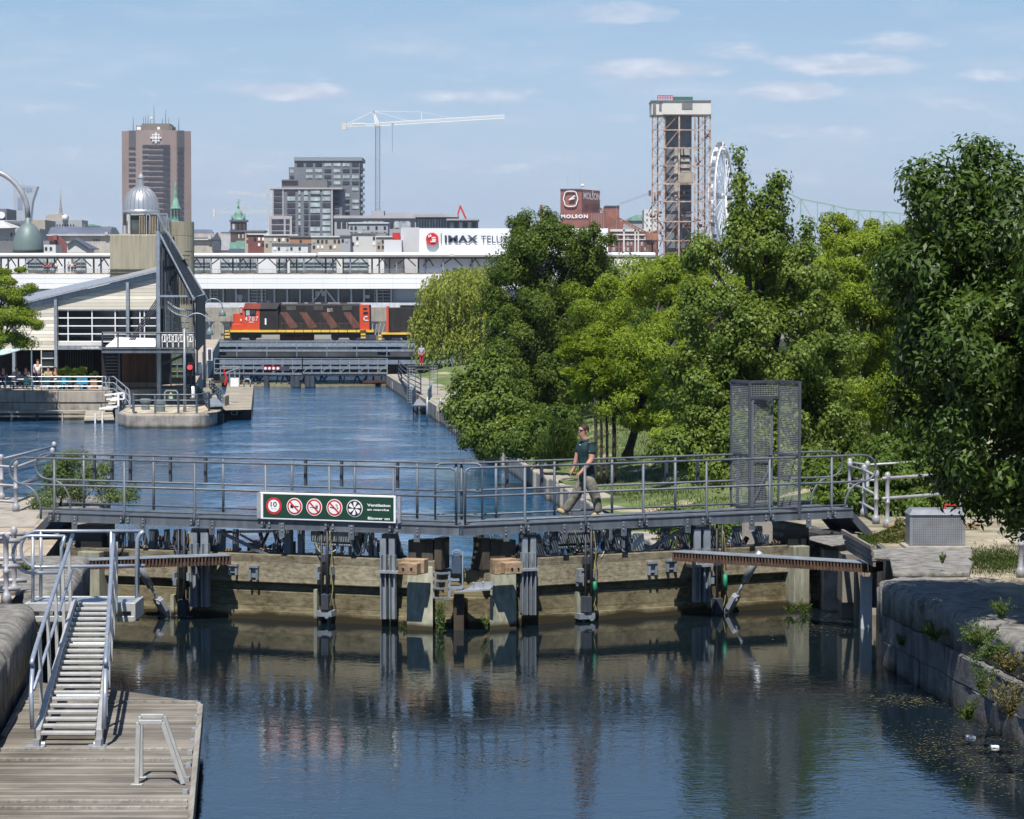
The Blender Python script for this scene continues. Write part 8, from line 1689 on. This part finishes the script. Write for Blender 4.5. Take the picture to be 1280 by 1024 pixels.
uM = 729; foot = LR.W(uM, 645, -.62); man = thing('person', 'man with sunglasses, dark green polo shirt and khaki trousers striding across the lock footbridge', 'person', (foot.x, foot.y, ZD))
def L(u, v, y): return ((u - uM) * px1, y, (645 - v) * px1)       # local metres; y<0 towards the camera
N_ = {}
def nd(k, u, v, y, r, r2=None): N_[k] = (*L(u, v, y), r) + ((r2,) if r2 else ())
nd('pelvis', 734, 592, 0, .125, .11); nd('waist', 733, 581, 0, .155, .13); nd('chest', 732, 565, 0, .19, .15); nd('upper', 732, 554, 0, .15, .115); nd('neck0', 731.5, 548.5, 0, .06); nd('neck', 730.4, 545, 0, .062); nd('jaw', 727.3, 540, -.006, .074, .078); nd('skull', 728.8, 533.0, -.006, .1, .1); nd('crown', 729.6, 528.6, -.006, .085, .085)
nd('shN', 738.5, 553.5, -.17, .085); nd('elN', 739.5, 570, -.22, .058); nd('foN', 733.5, 578, -.24, .056); nd('wrN', 726.5, 586, -.23, .036); nd('haN', 724, 589, -.225, .034, .024)
nd('shF', 726, 553.5, .17, .082); nd('elF', 721, 570, .2, .055); nd('wrF', 717.5, 583.5, .2, .034); nd('haF', 715, 588, .2, .034, .024)
nd('hipN', 736, 597, -.08, .085); nd('knN', 744, 617, -.1, .062); nd('anN', 747.5, 637, -.1, .042); nd('baN', 743.5, 642.5, -.1, .026); nd('toN', 740.5, 643, -.1, .018)
nd('hipF', 731, 597, .08, .085); nd('knF', 720.5, 616, .1, .064); nd('anF', 706, 637.5, .1, .042); nd('baF', 701, 637.5, .1, .026); nd('toF', 697, 636.0, .1, .018)
E_ = chain('pelvis', 'waist', 'chest', 'upper', 'neck0', 'neck', 'jaw', 'skull', 'crown') + chain('upper', 'shN', 'elN', 'foN', 'wrN', 'haN') + chain('upper', 'shF', 'elF', 'wrF', 'haF') + chain('pelvis', 'hipN', 'knN', 'anN', 'baN', 'toN') + chain('pelvis', 'hipF', 'knF', 'anF', 'baF', 'toF')
# fingers: four bent fingers and a thumb from the side of each palm
def fingers(tagk, hk, du, dv, yy):
    c = Vector(N_[hk][:3])
    for i in range(4):
        off = Vector((du * .0, 0, 0)); side = (i - 1.5) * .017; ln = (.062, .072, .068, .054)[i]
        a = c + Vector((du * .018, side, -.012)); b1 = a + Vector((du * .012 * 1, side * .2, -ln * .5)); c1 = b1 + Vector((-du * .014, 0, -ln * .42)); 
        for k, (p, r) in enumerate(((a, .0105), (b1, .0095), (c1, .008))): N_[f'{tagk}f{i}{k}'] = (*p, r)
        E_.extend([(hk, f'{tagk}f{i}0'), (f'{tagk}f{i}0', f'{tagk}f{i}1'), (f'{tagk}f{i}1', f'{tagk}f{i}2')])
    a = c + Vector((du * .03, yy * .012, .008)); b1 = a + Vector((du * .022, yy * .004, -.026)); c1 = b1 + Vector((du * .004, 0, -.024))
    for k, (p, r) in enumerate(((a, .0125), (b1, .011), (c1, .009))): N_[f'{tagk}t{k}'] = (*p, r)
    E_.extend([(hk, f'{tagk}t0'), (f'{tagk}t0', f'{tagk}t1'), (f'{tagk}t1', f'{tagk}t2')])
fingers('n', 'haN', -1, 1, -1); fingers('f', 'haF', -1, 1, 1)
body = skin('body', N_, E_, skinm, man, 2)
Q = {k: N_[k] for k in N_}
def fat(k, f, g=0): n = N_[k]; return (n[0], n[1], n[2]) + tuple(x * f + g for x in n[3:])
hem = {'a': (*L(734.5, 601, 0), .215, .20), 'b': fat('waist', 1.12, .018), 'c': fat('chest', 1.08, .012), 'd': fat('upper', 1.18, .012), 'e': (*L(731.2, 547.8, 0), .092, .088), 'sN': fat('shN', 1.0, .012), 'mN': (*L(739.6, 560.5, -.2), .088), 'tN': (*L(739.8, 564, -.21), .084), 'sF': fat('shF', 1, .012), 'mF': (*L(723.5, 560.5, .19), .082), 'tF': (*L(722.6, 564, .195), .08)}
shirt = skin('shirt', {k: hem[k] for k in ('b', 'a', 'c', 'd', 'e', 'sN', 'mN', 'tN', 'sF', 'mF', 'tF')}, [('a', 'b'), ('b', 'c'), ('c', 'd'), ('d', 'e'), ('d', 'sN'), ('sN', 'mN'), ('mN', 'tN'), ('d', 'sF'), ('sF', 'mF'), ('mF', 'tF')], poloM, man)
tr = {'p': (*L(734, 593, 0), .185, .165), 'w': (*L(733.5, 586, 0), .16, .14), 'hN': (*L(736, 598, -.09), .135), 'tN': (*L(740.5, 607, -.1), .125), 'kN': (*L(744.5, 617.5, -.1), .102), 'cN': (*L(747, 628, -.1), .092), 'aN': (*L(748, 640, -.1), .084), 'hF': (*L(731, 598, .09), .135), 'tF': (*L(726, 606.5, .1), .125), 'kF': (*L(720, 616.5, .1), .104), 'cF': (*L(713, 627.5, .1), .095), 'aF': (*L(705.5, 638.5, .1), .088)}
skin('trousers', tr, [('p', 'w'), ('p', 'hN'), ('hN', 'tN'), ('tN', 'kN'), ('kN', 'cN'), ('cN', 'aN'), ('p', 'hF'), ('hF', 'tF'), ('tF', 'kF'), ('kF', 'cF'), ('cF', 'aF')], khaki, man)
skin('shoe', {'a': (*L(747.5, 640.5, -.1), .075, .07), 'b': (*L(743, 641.8, -.1), .066, .055), 'c': (*L(738, 642.6, -.1), .056, .04)}, chain('a', 'b', 'c'), bootM, man)
skin('shoe', {'a': (*L(706.5, 640.3, .1), .075, .07), 'b': (*L(700.5, 638, .1), .066, .055), 'c': (*L(695, 635, .1), .056, .042)}, chain('a', 'b', 'c'), bootM, man)
# head details: hair cap, ear, nose, mouth, sunglasses, collar
def part(nm, b, m, sm=True): 
    o0 = Vector(man.location); b.v = [tuple(Vector(p) + o0) for p in b.v]; return b.build(nm, m, man, smooth=sm)
hc = Vector(L(729.0, 533.3, -.006)); b = MB(); b.ball(hc + Vector((.014, 0, .022)), .103, 20, (1, .9, .98)); keep = [i for i, f in enumerate(b.f) if (sum(b.v[j][2] for j in f) / len(f) - hc.z) > .05 - .9 * (sum(b.v[j][0] for j in f) / len(f) - hc.x + .03)]
b.f = [b.f[i] for i in keep]; part('hair', b, hairm)
fv = Vector((-.86, -.5, 0)).normalized(); sd = Vector((fv.y, -fv.x, 0))
b = MB(); b.ball(hc + sd * .078 + Vector((.02, 0, -.02)) if (sd.y < 0) else hc - sd * .078 + Vector((.02, 0, -.02)), .024, 10, (.7, .5, 1.25)); part('ear', b, skinm)
b = MB(); nb = hc + fv * .088 + Vector((0, 0, -.028)); b.add([nb + Vector((0, 0, .03)), nb + sd * .013 + Vector((0, 0, -.012)), nb - sd * .013 + Vector((0, 0, -.012)), nb + fv * .02 + Vector((0, 0, -.010)), nb - fv * .02], [(0, 1, 3), (0, 3, 2), (1, 2, 3), (0, 4, 1), (0, 2, 4)]); part('nose', b, skinm, False)
b = MB(); b.bar(hc + fv * .082 - sd * .02 + Vector((0, 0, -.062)), hc + fv * .082 + sd * .02 + Vector((0, 0, -.062)), .012, .008); part('mouth', b, mat('lips', (.35, .13, .11), .6))
for s_ in (-1, 1):
    b = MB(); b.ball(hc + fv * .074 + sd * .032 * s_ + Vector((0, 0, -.004)), .03, 10, (1, 1, .6)); part('sunglass_lens', b, black)
b = MB()
for s_ in (-1, 1): b.bar(hc + fv * .07 + sd * .066 * s_ + Vector((0, 0, .0)), hc - fv * .02 + sd * .084 * s_ + Vector((0, 0, -.0)), .008, .012)
b.bar(hc + fv * .088 - sd * .05 + Vector((0, 0, .006)), hc + fv * .088 + sd * .05 + Vector((0, 0, .006)), .01, .012); part('sunglass_frame', b, black, False)
b = MB(); nk = Vector(L(730.6, 546.6, 0)); b.lathe(nk, [(.10, -.035), (.085, .0), (.078, .022), (.072, -.005)], 16); part('collar', b, poloM)
b = MB(); q = Vector(L(728, 552, 0)) + Vector((-.05, -.122, 0)); b.disc(q, .012, .004, (-.3, -1, 0), 8); part('chest_mark', b, white)
b = MB(); q = Vector(L(738.0, 560, -.26)); b.bar(q - Vector((.035, .0, 0)), q + Vector((.035, 0, 0)), .012, .006); part('sleeve_mark', b, white)
b = MB(); b.bar(Vector(L(723, 590, -.12)), Vector(L(742, 590.5, -.12)), .02, .05); part('belt', b, black, False)
def small_person(label, base, h, shirt_c, pants_c, seated=False, face=1, group=None, sk=skinm):
    root = thing('person', label, 'person', tuple(base), group); s = h / 1.75
    if not seated:
        z = {'pel': .92, 'ch': 1.25, 'ne': 1.48, 'he': 1.62}; n = {'pel': (0, 0, .92, .13), 'ch': (0, 0, 1.28, .15), 'ne': (0, 0, 1.47, .06), 'he': (0, -.02, 1.6, .09), 'tp': (0, -.02, 1.68, .08), 'sl': (-.19, 0, 1.38, .06), 'el': (-.24, 0, 1.12, .045), 'wl': (-.2, -.12, .92, .035), 'sr': (.19, 0, 1.38, .06), 'er': (.24, 0, 1.12, .045), 'wr': (.2, -.1, .92, .035), 'hl': (-.09, 0, .85, .09), 'kl': (-.1, -.02, .48, .06), 'al': (-.1, 0, .09, .045), 'fl': (-.1, -.13, .04, .035), 'hr': (.09, 0, .85, .09), 'kr': (.1, .0, .48, .06), 'ar': (.1, .04, .09, .045), 'fr': (.1, -.09, .04, .035)}
    else:
        n = {'pel': (0, 0, .5, .14), 'ch': (.0, -.03, .85, .15), 'ne': (0, -.05, 1.04, .06), 'he': (0, -.07, 1.17, .09), 'tp': (0, -.07, 1.25, .08), 'sl': (-.19, -.03, .96, .06), 'el': (-.24, -.15, .75, .045), 'wl': (-.12, -.35, .78, .035), 'sr': (.19, -.03, .96, .06), 'er': (.24, -.15, .75, .045), 'wr': (.12, -.35, .78, .035), 'hl': (-.1, -.1, .5, .09), 'kl': (-.12, -.42, .5, .065), 'al': (-.12, -.4, .09, .045), 'fl': (-.12, -.52, .04, .035), 'hr': (.1, -.1, .5, .09), 'kr': (.12, -.42, .5, .065), 'ar': (.12, -.4, .09, .045), 'fr': (.12, -.52, .04, .035)}
    n = {k: (v[0] * s * face, v[1] * s, v[2] * s, v[3] * s) for k, v in n.items()}
    ed = chain('pel', 'ch', 'ne', 'he', 'tp') + chain('ch', 'sl', 'el', 'wl') + chain('ch', 'sr', 'er', 'wr') + chain('pel', 'hl', 'kl', 'al', 'fl') + chain('pel', 'hr', 'kr', 'ar', 'fr')
    skin('body', n, ed, sk, root, 1); f = lambda k, g: (*n[k][:3], n[k][3] + g * s); mid = lambda a, b_, t, r: tuple(n[a][i] * (1 - t) + n[b_][i] * t for i in range(3)) + (r * s,)
    skin('shirt', {'c': f('ch', .02), 'p': f('pel', .02), 'l': f('sl', .02), 'le': mid('sl', 'el', .7, .065), 'r': f('sr', .02), 're': mid('sr', 'er', .7, .065)}, [('p', 'c'), ('c', 'l'), ('l', 'le'), ('c', 'r'), ('r', 're')], shirt_c, root, 1)
    skin('trousers', {'p': f('pel', .015), 'l': f('hl', .015), 'lk': f('kl', .02), 'la': mid('kl', 'al', .8, .06), 'r': f('hr', .015), 'rk': f('kr', .02), 'ra': mid('kr', 'ar', .8, .06)}, [('p', 'l'), ('l', 'lk'), ('lk', 'la'), ('p', 'r'), ('r', 'rk'), ('rk', 'ra')], pants_c, root, 1)
    b = MB(); hp = n['he']; b.ball(Vector((hp[0], hp[1] + .02 * s, hp[2] + .05 * s)) + Vector(root.location), .1 * s, 8, (1, 1, .9)); b.build('hair', hairm, root, smooth=True)
    return root
cw_ = mat('cloth_white', (.7, .7, .7), .9); cn_ = mat('cloth_navy', (.03, .04, .08), .9); cr_ = mat('cloth_red', (.45, .04, .06), .9); cb2 = mat('cloth_blue', (.3, .4, .55), .9); cy_ = mat('cloth_olive', (.35, .36, .15), .9); cm_ = mat('cloth_maroon', (.12, .03, .03), .9)
cz_ = lambda u, Y: (P(u, 480, Y).x, Y, ZC)
small_person('waiter in a white shirt and dark trousers standing on the café terrace', cz_(47.5, 156), 1.75, cw_, cn_, group=None)
for u, c_, lb_ in ((4, cm_, 'guest in a dark red top seated at the far left of the terrace'), (20, cw_, 'guest in white seated at the long pale table'), (32, cn_, 'guest in dark blue seated right of the long pale table'), (60, cy_, 'guest in an olive top seated just right of the waiter'), (69, cm_, 'guest in dark clothes seated before the café column')):
    small_person(lb_, (P(u, 480, 156).x, 156.2, ZC + .0), 1.72, c_, cn_, True, group='guests seated on the café terrace')
zt2 = Zv(341.2, YS)
for u, c_, lb_ in ((56.5, cm_, 'person in dark red at the roof terrace rail, left of the group'), (61, cr_, 'person in red at the roof terrace rail'), (70.5, cw_, 'person in white and blue at the roof terrace rail, middle'), (86, cb2, 'person in pale blue at the roof terrace rail'), (90, cw_, 'person in white at the roof terrace rail beside the pale blue one'), (94, cn_, 'person in dark clothes at the right of the roof terrace group')):
    small_person(lb_, (P(u, 341, YS + 1).x, YS + 1, zt2), 1.7, c_, cn_, group='people on the long hall roof terrace')
small_person('person in a pale blue top and red shorts standing under the willow', P(526.8, 457, 208), 1.7, cb2, cr_)

# ---------------------------------------------------------------- distance haze
hb = MB(); hb.box(-3500, 3500, -60, 7500, -8.2, 260); hz_o = hb.build('haze', bpy.data.materials.new('haze'), kind='stuff')
hm = hz_o.data.materials[0]; hm.use_nodes = True; ht = hm.node_tree; ht.nodes.clear(); pv = ht.nodes.new('ShaderNodeVolumePrincipled'); pv.inputs['Color'].default_value = (.75, .85, 1, 1); pv.inputs['Density'].default_value = 7e-5; pv.inputs['Anisotropy'].default_value = .2
ho = ht.nodes.new('ShaderNodeOutputMaterial'); ht.links.new(pv.outputs[0], ho.inputs['Volume']); tag(hz_o, 'thin blue summer haze over the far city', 'haze', kind='stuff')
